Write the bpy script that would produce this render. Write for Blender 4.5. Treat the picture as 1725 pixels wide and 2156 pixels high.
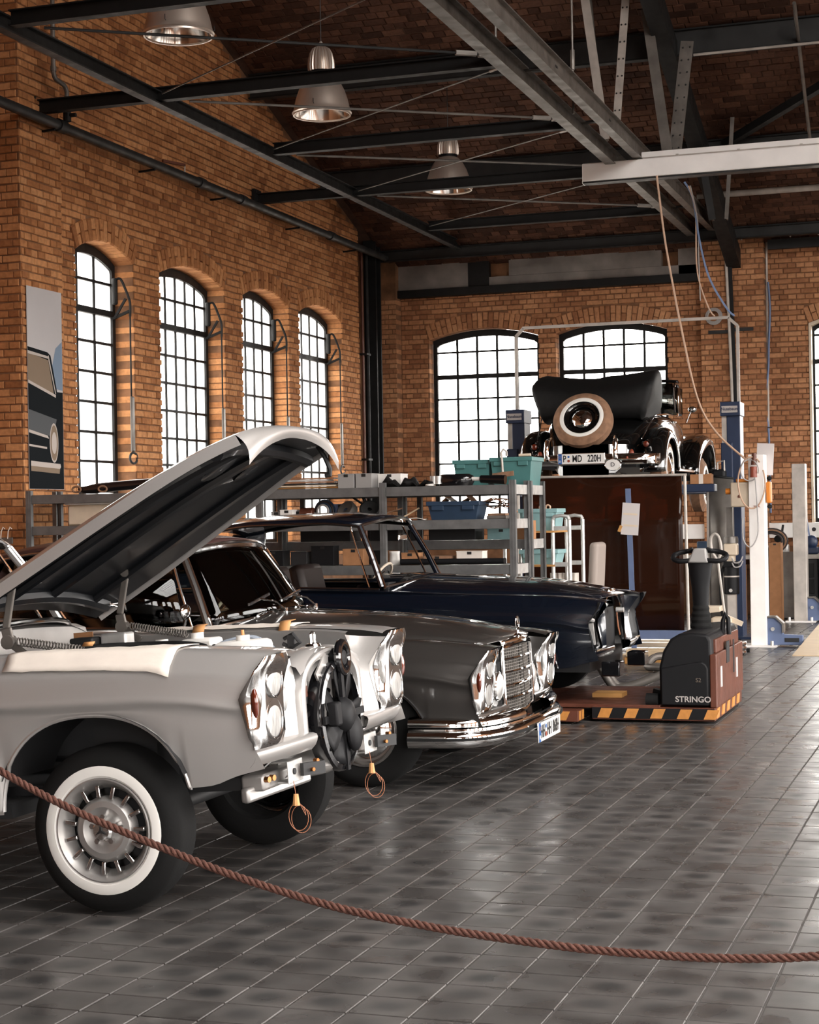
import bpy, bmesh, math, random
from mathutils import Vector, Matrix
random.seed(7)
R_ = random.Random(11)
PI = math.pi
for o in list(bpy.data.objects):
    bpy.data.objects.remove(o)
SC = bpy.context.scene
COL = SC.collection

# ------------------------------------------------------------------ camera
CAM_H = 1.53
CYAW, CPITCH, CROLL, CF = 0.3241, 0.002876, -0.01705, 3673.5
def cam_axes():
    cy, sy, cp, sp = math.cos(CYAW), math.sin(CYAW), math.cos(CPITCH), math.sin(CPITCH)
    fwd = Vector((-sy*cp, cy*cp, sp)); right = Vector((cy, sy, 0)); up = right.cross(fwd)
    cr, sr = math.cos(CROLL), math.sin(CROLL)
    return fwd, cr*right+sr*up, -sr*right+cr*up
CFWD, CRIGHT, CUP = cam_axes()
cam_d = bpy.data.cameras.new('camera'); cam = bpy.data.objects.new('camera', cam_d); COL.objects.link(cam)
cam_d.sensor_fit = 'HORIZONTAL'; cam_d.sensor_width = 36.0; cam_d.lens = CF/1725*36.0
cam_d.clip_start = 0.05; cam_d.clip_end = 300
m = Matrix((CRIGHT, CUP, -CFWD)).transposed().to_4x4(); m.translation = (0, 0, CAM_H)
cam.matrix_world = m
SC.camera = cam
def cproj(p):
    d = Vector(p)-Vector((0, 0, CAM_H)); z = d.dot(CFWD)
    if z < .1: return (-9999, -9999, z)
    return (862.5+CF*d.dot(CRIGHT)/z, 1078-CF*d.dot(CUP)/z, z)

# ------------------------------------------------------------------ world, exposure
SC.view_settings.view_transform = 'Standard'; SC.view_settings.look = 'None'
SC.view_settings.gamma = 1.0; SC.view_settings.use_curve_mapping = False
SC.view_settings.exposure = 0.97
W = bpy.data.worlds.new('overcast_sky'); SC.world = W; W.use_nodes = True
bg = W.node_tree.nodes['Background']; bg.inputs[1].default_value = 8.0
_n = W.node_tree.nodes.new; _l = W.node_tree.links.new                # overcast sky above, plain ground below the horizon
_tc = _n('ShaderNodeTexCoord'); _sp = _n('ShaderNodeSeparateXYZ'); _mr = _n('ShaderNodeMapRange'); _mx = _n('ShaderNodeMix'); _mx.data_type = 'RGBA'
_mr.inputs[1].default_value = -.03; _mr.inputs[2].default_value = .02
_mx.inputs[6].default_value = (.17, .155, .14, 1); _mx.inputs[7].default_value = (1.0, .965, .93, 1)
_l(_tc.outputs['Generated'], _sp.inputs[0]); _l(_sp.outputs['Z'], _mr.inputs[0]); _l(_mr.outputs[0], _mx.inputs[0]); _l(_mx.outputs[2], bg.inputs[0])
try:
    SC.cycles.use_denoising = True
    SC.cycles.max_bounces = 8; SC.cycles.diffuse_bounces = 4; SC.cycles.glossy_bounces = 4
    SC.cycles.transparent_max_bounces = 24; SC.cycles.transmission_bounces = 6
    SC.cycles.sample_clamp_indirect = 6.0; SC.cycles.caustics_reflective = False; SC.cycles.caustics_refractive = False
except Exception: pass
def portal(name, loc, rot, sx, sy):
    l = bpy.data.lights.new(name, 'AREA'); l.shape = 'RECTANGLE'; l.size = sx; l.size_y = sy
    l.cycles.is_portal = True
    o = bpy.data.objects.new(name, l); COL.objects.link(o); o.location = loc; o.rotation_euler = rot

# ------------------------------------------------------------------ materials
MATS = {}
def pmat(name, col, rough=.5, metal=0, var=0, vscale=8, bump=0, bscale=60, rvar=0, spec=.5, coat=0, trans=0, emit=None, alpha=1, stretch=None, col2=None, ior=1.5):
    m = bpy.data.materials.new(name); m.use_nodes = True; MATS[name] = m
    nt = m.node_tree; b = nt.nodes['Principled BSDF']; N = nt.nodes.new; L = nt.links.new
    c4 = (*col, 1)
    b.inputs['Base Color'].default_value = c4; b.inputs['Roughness'].default_value = rough
    b.inputs['Metallic'].default_value = metal; b.inputs['Specular IOR Level'].default_value = spec
    b.inputs['IOR'].default_value = ior
    if coat: b.inputs['Coat Weight'].default_value = coat; b.inputs['Coat Roughness'].default_value = .03
    if trans: b.inputs['Transmission Weight'].default_value = trans
    if alpha < 1: b.inputs['Alpha'].default_value = alpha
    if emit: b.inputs['Emission Color'].default_value = (*emit[0], 1); b.inputs['Emission Strength'].default_value = emit[1]
    if var or bump or rvar:
        tc = N('ShaderNodeTexCoord'); mp = N('ShaderNodeMapping'); L(tc.outputs['Object'], mp.inputs[0])
        if stretch: mp.inputs['Scale'].default_value = stretch
        if var:
            n = N('ShaderNodeTexNoise'); n.inputs['Scale'].default_value = vscale; n.inputs['Detail'].default_value = 5
            L(mp.outputs[0], n.inputs['Vector'])
            r = N('ShaderNodeMapRange'); r.inputs[1].default_value = .3; r.inputs[2].default_value = .7
            L(n.outputs['Fac'], r.inputs[0])
            mx = N('ShaderNodeMix'); mx.data_type = 'RGBA'
            c2 = col2 if col2 else tuple(c*(1-var) for c in col)
            mx.inputs[6].default_value = (*c2, 1); mx.inputs[7].default_value = (*(c4[:3] if col2 else tuple(min(1, c*(1+var)) for c in col)), 1)
            L(r.outputs[0], mx.inputs[0]); L(mx.outputs[2], b.inputs['Base Color'])
        if rvar:
            n = N('ShaderNodeTexNoise'); n.inputs['Scale'].default_value = vscale*1.7; n.inputs['Detail'].default_value = 4
            L(mp.outputs[0], n.inputs['Vector'])
            r = N('ShaderNodeMapRange'); r.inputs[1].default_value = .3; r.inputs[2].default_value = .7
            r.inputs[3].default_value = max(.02, rough-rvar); r.inputs[4].default_value = min(1, rough+rvar)
            L(n.outputs['Fac'], r.inputs[0]); L(r.outputs[0], b.inputs['Roughness'])
        if bump:
            n = N('ShaderNodeTexNoise'); n.inputs['Scale'].default_value = bscale; n.inputs['Detail'].default_value = 4
            L(mp.outputs[0], n.inputs['Vector'])
            bp = N('ShaderNodeBump'); bp.inputs['Strength'].default_value = bump; bp.inputs['Distance'].default_value = .004
            L(n.outputs['Fac'], bp.inputs['Height']); L(bp.outputs[0], b.inputs['Normal'])
    return m

def brick_mat(name, ramp, bump=.6, rough=.9):
    """per-brick tone from object / island random, blotches from noise in world space"""
    m = bpy.data.materials.new(name); m.use_nodes = True; MATS[name] = m
    nt = m.node_tree; b = nt.nodes['Principled BSDF']; N = nt.nodes.new; L = nt.links.new
    b.inputs['Roughness'].default_value = rough; b.inputs['Specular IOR Level'].default_value = .2
    g = N('ShaderNodeNewGeometry'); oi = N('ShaderNodeObjectInfo')
    ad = N('ShaderNodeMath'); ad.operation = 'ADD'; L(g.outputs['Random Per Island'], ad.inputs[0]); L(oi.outputs['Random'], ad.inputs[1])
    fr = N('ShaderNodeMath'); fr.operation = 'FRACT'; L(ad.outputs[0], fr.inputs[0])
    n1 = N('ShaderNodeTexNoise'); n1.inputs['Scale'].default_value = .9; n1.inputs['Detail'].default_value = 3; L(g.outputs['Position'], n1.inputs['Vector'])
    n2 = N('ShaderNodeTexNoise'); n2.inputs['Scale'].default_value = 22; n2.inputs['Detail'].default_value = 6; L(g.outputs['Position'], n2.inputs['Vector'])
    a1 = N('ShaderNodeMath'); a1.operation = 'MULTIPLY_ADD'; a1.inputs[1].default_value = .55; L(n1.outputs['Fac'], a1.inputs[0]); 
    a0 = N('ShaderNodeMath'); a0.operation = 'MULTIPLY'; a0.inputs[1].default_value = .45; L(fr.outputs[0], a0.inputs[0]); L(a0.outputs[0], a1.inputs[2])
    cr = N('ShaderNodeValToRGB'); els = cr.color_ramp.elements
    while len(els) < len(ramp): els.new(.5)
    for e, (p, c) in zip(els, ramp): e.position = p; e.color = (*c, 1)
    L(a1.outputs[0], cr.inputs[0])
    mx = N('ShaderNodeMix'); mx.data_type = 'RGBA'; mx.blend_type = 'MULTIPLY'; mx.inputs[0].default_value = .55
    r2 = N('ShaderNodeMapRange'); r2.inputs[1].default_value = .3; r2.inputs[2].default_value = .75; r2.inputs[3].default_value = .55; r2.inputs[4].default_value = 1.25
    L(n2.outputs['Fac'], r2.inputs[0]); L(cr.outputs[0], mx.inputs[6]); L(r2.outputs[0], mx.inputs[7]); L(mx.outputs[2], b.inputs['Base Color'])
    bp = N('ShaderNodeBump'); bp.inputs['Strength'].default_value = bump; bp.inputs['Distance'].default_value = .008
    L(n2.outputs['Fac'], bp.inputs['Height']); L(bp.outputs[0], b.inputs['Normal'])
    return m

# ------------------------------------------------------------------ mesh builder
class MB:
    def __init__(s): s.v = []; s.f = []
    def add(s, vs, fs):
        n = len(s.v); s.v += [tuple(v) for v in vs]; s.f += [tuple(i+n for i in f) for f in fs]; return s
    def box(s, c, d, rot=None):
        x, y, z = d[0]/2, d[1]/2, d[2]/2
        vs = [Vector(p) for p in ((-x,-y,-z),(x,-y,-z),(x,y,-z),(-x,y,-z),(-x,-y,z),(x,-y,z),(x,y,z),(-x,y,z))]
        if rot is not None: vs = [rot @ v for v in vs]
        c = Vector(c)
        return s.add([v+c for v in vs], [(0,3,2,1),(4,5,6,7),(0,1,5,4),(1,2,6,5),(2,3,7,6),(3,0,4,7)])
    def bx(s, x0, x1, y0, y1, z0, z1):
        return s.box(((x0+x1)/2, (y0+y1)/2, (z0+z1)/2), (abs(x1-x0), abs(y1-y0), abs(z1-z0)))
    def bar(s, p0, p1, w, h, up=(0,0,1)):
        """rectangular bar from p0 to p1, w sideways, h along up"""
        p0, p1 = Vector(p0), Vector(p1); d = (p1-p0); L = d.length
        if L < 1e-6: return s
        d.normalize(); u = Vector(up)
        if abs(d.dot(u)) > .98: u = Vector((1,0,0)) if abs(d.x) < .9 else Vector((0,1,0))
        sd = d.cross(u).normalized(); u = sd.cross(d)
        return s.box((p0+p1)/2, (L, w, h), Matrix((d, sd, u)).transposed())
    def cyl(s, p0, p1, r0, r1=None, n=12, caps=True):
        r1 = r0 if r1 is None else r1
        p0, p1 = Vector(p0), Vector(p1); d = (p1-p0).normalized()
        a = Vector((0,0,1)) if abs(d.z) < .9 else Vector((1,0,0))
        u = d.cross(a).normalized(); w = d.cross(u)
        vs = []; fs = []
        for p, r in ((p0, r0), (p1, r1)):
            for i in range(n):
                t = 2*PI*i/n; vs.append(p+u*(r*math.cos(t))+w*(r*math.sin(t)))
        for i in range(n):
            j = (i+1) % n; fs.append((i, j, n+j, n+i))
        if caps: fs += [tuple(reversed(range(n))), tuple(range(n, 2*n))]
        return s.add(vs, fs)
    def tube(s, pts, r, n=8, closed=False, caps=True, rr=None):
        P = [Vector(p) for p in pts]; m = len(P); vs = []; fs = []
        u = None
        for i in range(m):
            a = P[(i-1) % m] if (closed or i > 0) else P[i]; b = P[(i+1) % m] if (closed or i < m-1) else P[i]
            d = (b-a).normalized()
            if u is None:
                k = Vector((0,0,1)) if abs(d.z) < .9 else Vector((1,0,0)); u = d.cross(k).normalized()
            else:
                u = (u-d*u.dot(d))
                u = u.normalized() if u.length > 1e-6 else d.orthogonal().normalized()
            w = d.cross(u); ri = rr[i] if rr else r
            for k in range(n):
                t = 2*PI*k/n; vs.append(P[i]+u*(ri*math.cos(t))+w*(ri*math.sin(t)))
        for i in range(m if closed else m-1):
            j = (i+1) % m
            for k in range(n):
                l = (k+1) % n; fs.append((i*n+k, i*n+l, j*n+l, j*n+k))
        if caps and not closed: fs += [tuple(reversed(range(n))), tuple(range((m-1)*n, m*n))]
        return s.add(vs, fs)
    def lathe(s, prof, o=(0,0,0), d=(0,0,1), n=24, a0=0, a1=2*PI):
        o = Vector(o); d = Vector(d).normalized()
        k = Vector((0,0,1)) if abs(d.z) < .9 else Vector((1,0,0))
        u = d.cross(k).normalized(); w = d.cross(u); full = abs(a1-a0-2*PI) < 1e-6
        m = n if full else n+1; vs = []; fs = []
        for r, h in prof:
            for i in range(m):
                t = a0+(a1-a0)*i/n; vs.append(o+d*h+u*(r*math.cos(t))+w*(r*math.sin(t)))
        for a in range(len(prof)-1):
            for i in range(n):
                j = (i+1) % m; fs.append((a*m+i, a*m+j, (a+1)*m+j, (a+1)*m+i))
        return s.add(vs, fs)
    def disc(s, o, d, r, n=20):
        return s.lathe([(r, 0), (.0005, 0)], o, d, n)
    def ell(s, o, r, n=16, m=10, rot=None):
        vs = []; fs = []
        for i in range(m+1):
            a = PI*i/m
            for k in range(n):
                t = 2*PI*k/n; v = Vector((r[0]*math.sin(a)*math.cos(t), r[1]*math.sin(a)*math.sin(t), r[2]*math.cos(a)))
                if rot is not None: v = rot @ v
                vs.append(v+Vector(o))
        for i in range(m):
            for k in range(n):
                l = (k+1) % n; fs.append((i*n+k, (i+1)*n+k, (i+1)*n+l, i*n+l))
        return s.add(vs, fs)
    def grid(s, rows, cu=False, cv=False):
        """rows: list of equal-length point lists"""
        n = len(rows[0]); m = len(rows); vs = [p for r in rows for p in r]; fs = []
        for i in range(m if cv else m-1):
            for k in range(n if cu else n-1):
                a, b = i*n+k, i*n+(k+1) % n; j = (i+1) % m
                fs.append((a, b, j*n+(k+1) % n, j*n+k))
        return s.add(vs, fs)
    def prism(s, poly, axis, a, b):
        """polygon in the plane normal to axis (0 x: (y,z), 1 y: (x,z), 2 z: (x,y)), extruded a..b"""
        n = len(poly); vs = []
        for t in (a, b):
            for p in poly:
                vs.append((t, p[0], p[1]) if axis == 0 else (p[0], t, p[1]) if axis == 1 else (p[0], p[1], t))
        fs = [tuple(range(n)), tuple(reversed(range(n, 2*n)))]+[(i, n+i, n+(i+1) % n, (i+1) % n) for i in range(n)]
        return s.add(vs, fs)
    def xf(s, M):
        s.v = [tuple(M @ Vector(v)) for v in s.v]; return s
    def mesh(s, name, mat, ang=35, merge=0):
        me = bpy.data.meshes.new(name); me.from_pydata(s.v, [], s.f); me.update()
        bm = bmesh.new(); bm.from_mesh(me)
        if merge: bmesh.ops.remove_doubles(bm, verts=bm.verts, dist=merge)
        bmesh.ops.recalc_face_normals(bm, faces=bm.faces)
        bm.to_mesh(me); bm.free()
        if mat is not None: me.materials.append(MATS[mat] if isinstance(mat, str) else mat)
        if ang:
            me.shade_smooth(); me.set_sharp_from_angle(angle=math.radians(ang))
        return me
    def build(s, name, mat, parent=None, ang=35, bev=0, sub=0, merge=0, solid=0, kind=None, loc=None, seg=2):
        o = bpy.data.objects.new(name, s.mesh(name, mat, ang, merge)); COL.objects.link(o)
        if parent is not None: o.parent = parent
        if loc is not None: o.location = loc
        if solid:
            md = o.modifiers.new('solid', 'SOLIDIFY'); md.thickness = solid; md.offset = 0
        if bev:
            md = o.modifiers.new('bevel', 'BEVEL'); md.width = bev; md.segments = seg; md.limit_method = 'ANGLE'; md.angle_limit = math.radians(40)
        if sub:
            md = o.modifiers.new('subd', 'SUBSURF'); md.levels = sub; md.render_levels = sub
        if kind: o['kind'] = kind
        return o

def tag(o, label, cat, group=None, kind=None):
    if label: o['label'] = label
    if cat: o['category'] = cat
    if group: o['group'] = group
    if kind: o['kind'] = kind
    return o
def thing(name, label, cat, loc=(0,0,0), group=None, rz=0):
    o = bpy.data.objects.new(name, None); COL.objects.link(o); o.location = loc; o.rotation_euler = (0,0,rz)
    o.empty_display_size = .1
    return tag(o, label, cat, group)
def root(name, loc=(0,0,0), kind='structure'):
    o = bpy.data.objects.new(name, None); COL.objects.link(o); o.location = loc; o.empty_display_size = .1
    if kind: o['kind'] = kind
    return o
def dup(src, loc=None, label=None, parent=None, rz=None):
    c = src.copy(); COL.objects.link(c)
    if parent is not None: c.parent = parent
    if loc is not None: c.location = loc
    if rz is not None: c.rotation_euler = (0,0,rz)
    if label: c['label'] = label
    for ch in src.children: dup(ch, parent=c)
    return c
def lerp(a, b, t): return a+(b-a)*t
def interp(tab, x):
    """piecewise smooth (monotone-ish cubic) table lookup"""
    if x <= tab[0][0]: return tab[0][1]
    if x >= tab[-1][0]: return tab[-1][1]
    for i in range(len(tab)-1):
        if tab[i][0] <= x <= tab[i+1][0]:
            x0, y0 = tab[i]; x1, y1 = tab[i+1]; h = x1-x0; t = (x-x0)/h
            def sl(j):
                if j <= 0 or j >= len(tab)-1:
                    k = 0 if j <= 0 else len(tab)-2
                    return (tab[k+1][1]-tab[k][1])/(tab[k+1][0]-tab[k][0])
                a = (tab[j][1]-tab[j-1][1])/(tab[j][0]-tab[j-1][0]); b = (tab[j+1][1]-tab[j][1])/(tab[j+1][0]-tab[j][0])
                return 0 if a*b <= 0 else 2*a*b/(a+b)
            m0, m1 = sl(i)*h, sl(i+1)*h; t2, t3 = t*t, t*t*t
            return (2*t3-3*t2+1)*y0+(t3-2*t2+t)*m0+(-2*t3+3*t2)*y1+(t3-t2)*m1
def bez(p, n=12):
    """catmull-rom through points"""
    P = [Vector(q) for q in p]; out = []
    for i in range(len(P)-1):
        a, b, c, d = P[max(i-1,0)], P[i], P[i+1], P[min(i+2,len(P)-1)]
        for k in range(n):
            t = k/n
            out.append(.5*((2*b)+(c-a)*t+(2*a-5*b+4*c-d)*t*t+(3*b-a-3*c+d)*t*t*t))
    out.append(P[-1]); return out

TXT = {}
def text_mesh(s, size, depth=.001, bold=False):
    cu = bpy.data.curves.new('lettering', 'FONT'); cu.body = s; cu.size = size; cu.extrude = depth; cu.align_x = 'CENTER'; cu.align_y = 'CENTER'
    if bold: cu.offset = size*.018
    o = bpy.data.objects.new('lettering_tmp', cu); COL.objects.link(o)
    dg = bpy.context.evaluated_depsgraph_get(); me = bpy.data.meshes.new_from_object(o.evaluated_get(dg))
    bpy.data.objects.remove(o); bpy.data.curves.remove(cu)
    return me
def text(s, size, mat, M, parent, name='lettering', depth=.001, sx=1, bold=False):
    """M maps the text plane (x right, y up, z out) into the parent's space"""
    me = text_mesh(s, size, depth, bold); me.transform(M @ Matrix.Diagonal((sx,1,1,1)))
    me.materials.clear(); me.materials.append(MATS[mat]); me.name = name
    o = bpy.data.objects.new(name, me); COL.objects.link(o); o.parent = parent
    return o
def frame(o, x, y):
    """4x4 with origin o, text x axis x, text y axis y"""
    x = Vector(x).normalized(); y = Vector(y); y = (y-x*y.dot(x)).normalized(); z = x.cross(y)
    M = Matrix((x, y, z)).transposed().to_4x4(); M.translation = o; return M
# ------------------------------------------------------------------ the palette
brick_mat('brick_orange', [(0.0,(.11,.042,.019)),(.28,(.32,.128,.050)),(.5,(.49,.215,.086)),(.72,(.60,.285,.122)),(1.0,(.68,.37,.18))])
brick_mat('brick_back', [(0.0,(.10,.04,.022)),(.28,(.29,.125,.060)),(.5,(.44,.205,.100)),(.72,(.54,.27,.135)),(1.0,(.62,.35,.19))])
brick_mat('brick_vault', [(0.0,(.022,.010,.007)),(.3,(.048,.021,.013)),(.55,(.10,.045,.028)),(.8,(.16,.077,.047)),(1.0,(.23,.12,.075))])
pmat('mortar', (.20,.095,.045), .95, var=.35, vscale=6, bump=.5, bscale=40)
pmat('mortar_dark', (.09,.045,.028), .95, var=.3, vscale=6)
pmat('steel_black', (.007,.007,.007), .6, 0, var=.3, vscale=5, rvar=.1, spec=.3)
pmat('steel_dark', (.020,.020,.020), .5, .1, var=.35, vscale=4, rvar=.12, spec=.4)
pmat('steel_grey', (.16,.145,.13), .45, .4, var=.3, vscale=5, rvar=.1)
pmat('steel_pale', (.45,.41,.37), .5, .2, var=.2, vscale=6)
pmat('galvanised', (.58,.57,.55), .42, .55, var=.18, vscale=14, rvar=.1)
pmat('white_metal', (.92,.90,.88), .45, 0, var=.06, vscale=3)
pmat('white_paint', (.90,.87,.84), .4, 0, var=.05, vscale=5)
pmat('concrete', (.20,.18,.165), .9, 0, var=.3, vscale=3, bump=.4, bscale=30)
pmat('chrome', (.86,.86,.85), .06, 1)
pmat('chrome_soft', (.72,.71,.70), .16, 1)
pmat('lamp_alu', (.70,.60,.52), .34, .7, var=.12, vscale=3)
pmat('lamp_inner', (.75,.72,.68), .12, 1)
pmat('rubber', (.006,.006,.006), .8, bump=.2, bscale=90, spec=.25)
pmat('hose_pale', (.30,.34,.40), .4)
pmat('black_plastic', (.007,.007,.008), .55, bump=.12, bscale=300, spec=.22)
pmat('black_gloss', (.006,.006,.007), .12, coat=.6)
pmat('black_cloth', (.006,.006,.006), .6, bump=.3, bscale=500, var=.3, vscale=20, spec=.25)
pmat('whitewall', (.80,.78,.74), .6)
pmat('tyre_tan', (.24,.13,.075), .85, bump=.4, bscale=120, var=.25, vscale=14)
pmat('silver_paint', (.455,.437,.422), .36, .45, coat=.7, var=.02, vscale=900)
pmat('silver_matt', (.40,.385,.37), .42, .6, var=.08, vscale=8)
pmat('grey_paint', (.050,.046,.043), .30, .45, coat=1.0)
pmat('navy_paint', (.0035,.006,.012), .22, .2, coat=1.0)
pmat('black_paint', (.004,.004,.004), .12, 0, coat=1.0)
pmat('roof_brown', (.045,.020,.018), .45, 0, coat=.25, var=.1, vscale=5)
pmat('dark_inner', (.012,.012,.013), .6)
pmat('hood_under', (.008,.009,.011), .35, .1, coat=.3)
pmat('paper', (.72,.65,.58), .85, var=.06, vscale=8, bump=.4, bscale=25)
pmat('tape', (.55,.27,.10), .6, var=.12, vscale=30)
pmat('amber', (.11,.018,.008), .12, 0, coat=.6)
pmat('lens', (.46,.455,.44), .28, .45, var=.35, vscale=14, bump=.3, bscale=60, stretch=(1,7,1), coat=.9)
pmat('reflector', (.85,.84,.82), .10, 1)
pmat('leather_dark', (.02,.012,.010), .45)
pmat('ivory', (.55,.47,.38), .4)
pmat('plastic_white', (.80,.77,.73), .45)
pmat('brass', (.40,.17,.06), .3, .9)
pmat('copper_wire', (.35,.13,.06), .5)
pmat('rope', (.095,.036,.024), .85, var=.25, vscale=60, bump=.7, bscale=250)
pmat('rust_orange', (.115,.036,.020), .45, .1, var=.2, vscale=6, rvar=.1)
pmat('hazard_yellow', (.52,.22,.05), .5, var=.12, vscale=30)
pmat('sticker_white', (.60,.56,.55), .5)
pmat('lettering_grey', (.42,.38,.36), .5)
pmat('lettering_dim', (.16,.13,.10), .5)
pmat('lettering_black', (.008,.008,.008), .6)
pmat('plate_white', (.78,.76,.73), .4)
pmat('plate_blue', (.015,.10,.33), .4)
pmat('red_seal', (.25,.05,.025), .4)
pmat('teal_plastic', (.065,.185,.18), .45, var=.1, vscale=8)
pmat('teal_pale', (.25,.42,.43), .45, var=.1, vscale=8)
pmat('blue_plastic', (.018,.038,.072), .45, var=.15, vscale=8)
pmat('lift_blue', (.013,.025,.062), .42, var=.12, vscale=6)
pmat('blue_steel', (.115,.155,.27), .45, var=.12, vscale=6)
pmat('hose_blue', (.15,.22,.38), .5)
pmat('hose_tan', (.55,.36,.25), .5)
pmat('cable_grey', (.38,.36,.35), .5)
pmat('cable_dark', (.03,.02,.018), .5)
pmat('cardboard', (.36,.17,.075), .85, var=.12, vscale=12)
pmat('wood_pale', (.62,.47,.30), .6, var=.12, vscale=5, stretch=(1,8,1))
pmat('wood_orange', (.48,.24,.07), .6, var=.15, vscale=5)
pmat('cream_paint', (.66,.55,.42), .4, var=.06, vscale=8)
pmat('orange_plastic', (.62,.20,.02), .45)
pmat('red_cloth', (.30,.03,.02), .7)
pmat('skin_grey', (.30,.29,.28), .6)
pmat('poster_paper', (.50,.48,.48), .9, spec=.05, var=.05, vscale=1.5)
pmat('print_dark', (.012,.014,.016), .9, spec=.05)
pmat('print_mid', (.10,.105,.11), .9, spec=.05)
pmat('print_light', (.50,.44,.40), .9, spec=.05)
pmat('print_tan', (.24,.18,.13), .9, spec=.05)
pmat('print_sky', (.20,.26,.34), .9, spec=.05)
pmat('seat_fabric', (.30,.25,.22), .8)
def glass_mat(name, tint, gloss, rough=.02):
    m = bpy.data.materials.new(name); m.use_nodes = True; MATS[name] = m; nt = m.node_tree
    for n in list(nt.nodes): nt.nodes.remove(n)
    N = nt.nodes.new; L = nt.links.new
    t = N('ShaderNodeBsdfTransparent'); t.inputs[0].default_value = (*tint, 1)
    g = N('ShaderNodeBsdfGlossy'); g.inputs['Roughness'].default_value = rough
    fr = N('ShaderNodeFresnel'); fr.inputs[0].default_value = 1.5
    ml = N('ShaderNodeMath'); ml.operation = 'MULTIPLY'; ml.inputs[1].default_value = gloss; L(fr.outputs[0], ml.inputs[0])
    mx = N('ShaderNodeMixShader'); L(ml.outputs[0], mx.inputs[0]); L(t.outputs[0], mx.inputs[1]); L(g.outputs[0], mx.inputs[2])
    o = N('ShaderNodeOutputMaterial'); L(mx.outputs[0], o.inputs[0]); return m
glass_mat('pane_glass', (.97,.97,.96), .6, .05)
glass_mat('car_glass', (.80,.83,.80), 1.0)
glass_mat('curtain_brown', (.055,.017,.008), 1.0, .10)
def _curtain():
    nt = MATS['curtain_brown'].node_tree; N = nt.nodes.new; L = nt.links.new
    out = next(n for n in nt.nodes if n.type == 'OUTPUT_MATERIAL'); old = out.inputs[0].links[0].from_socket
    d = N('ShaderNodeBsdfDiffuse'); d.inputs[0].default_value = (.05,.017,.009,1)
    mx = N('ShaderNodeMixShader'); mx.inputs[0].default_value = .4; L(old, mx.inputs[1]); L(d.outputs[0], mx.inputs[2]); L(mx.outputs[0], out.inputs[0])
_curtain()
glass_mat('lens_glass', (.96,.96,.95), 1.3)
def frost_mat():
    m = bpy.data.materials.new('pane_frosted'); m.use_nodes = True; MATS['pane_frosted'] = m; nt = m.node_tree
    for n in list(nt.nodes): nt.nodes.remove(n)
    N = nt.nodes.new; L = nt.links.new
    t = N('ShaderNodeBsdfTransparent'); t.inputs[0].default_value = (.9,.9,.89,1)
    d = N('ShaderNodeBsdfTranslucent'); d.inputs[0].default_value = (.85,.85,.84,1)
    mx = N('ShaderNodeMixShader'); mx.inputs[0].default_value = .45; L(t.outputs[0], mx.inputs[1]); L(d.outputs[0], mx.inputs[2])
    o = N('ShaderNodeOutputMaterial'); L(mx.outputs[0], o.inputs[0])
frost_mat()
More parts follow.
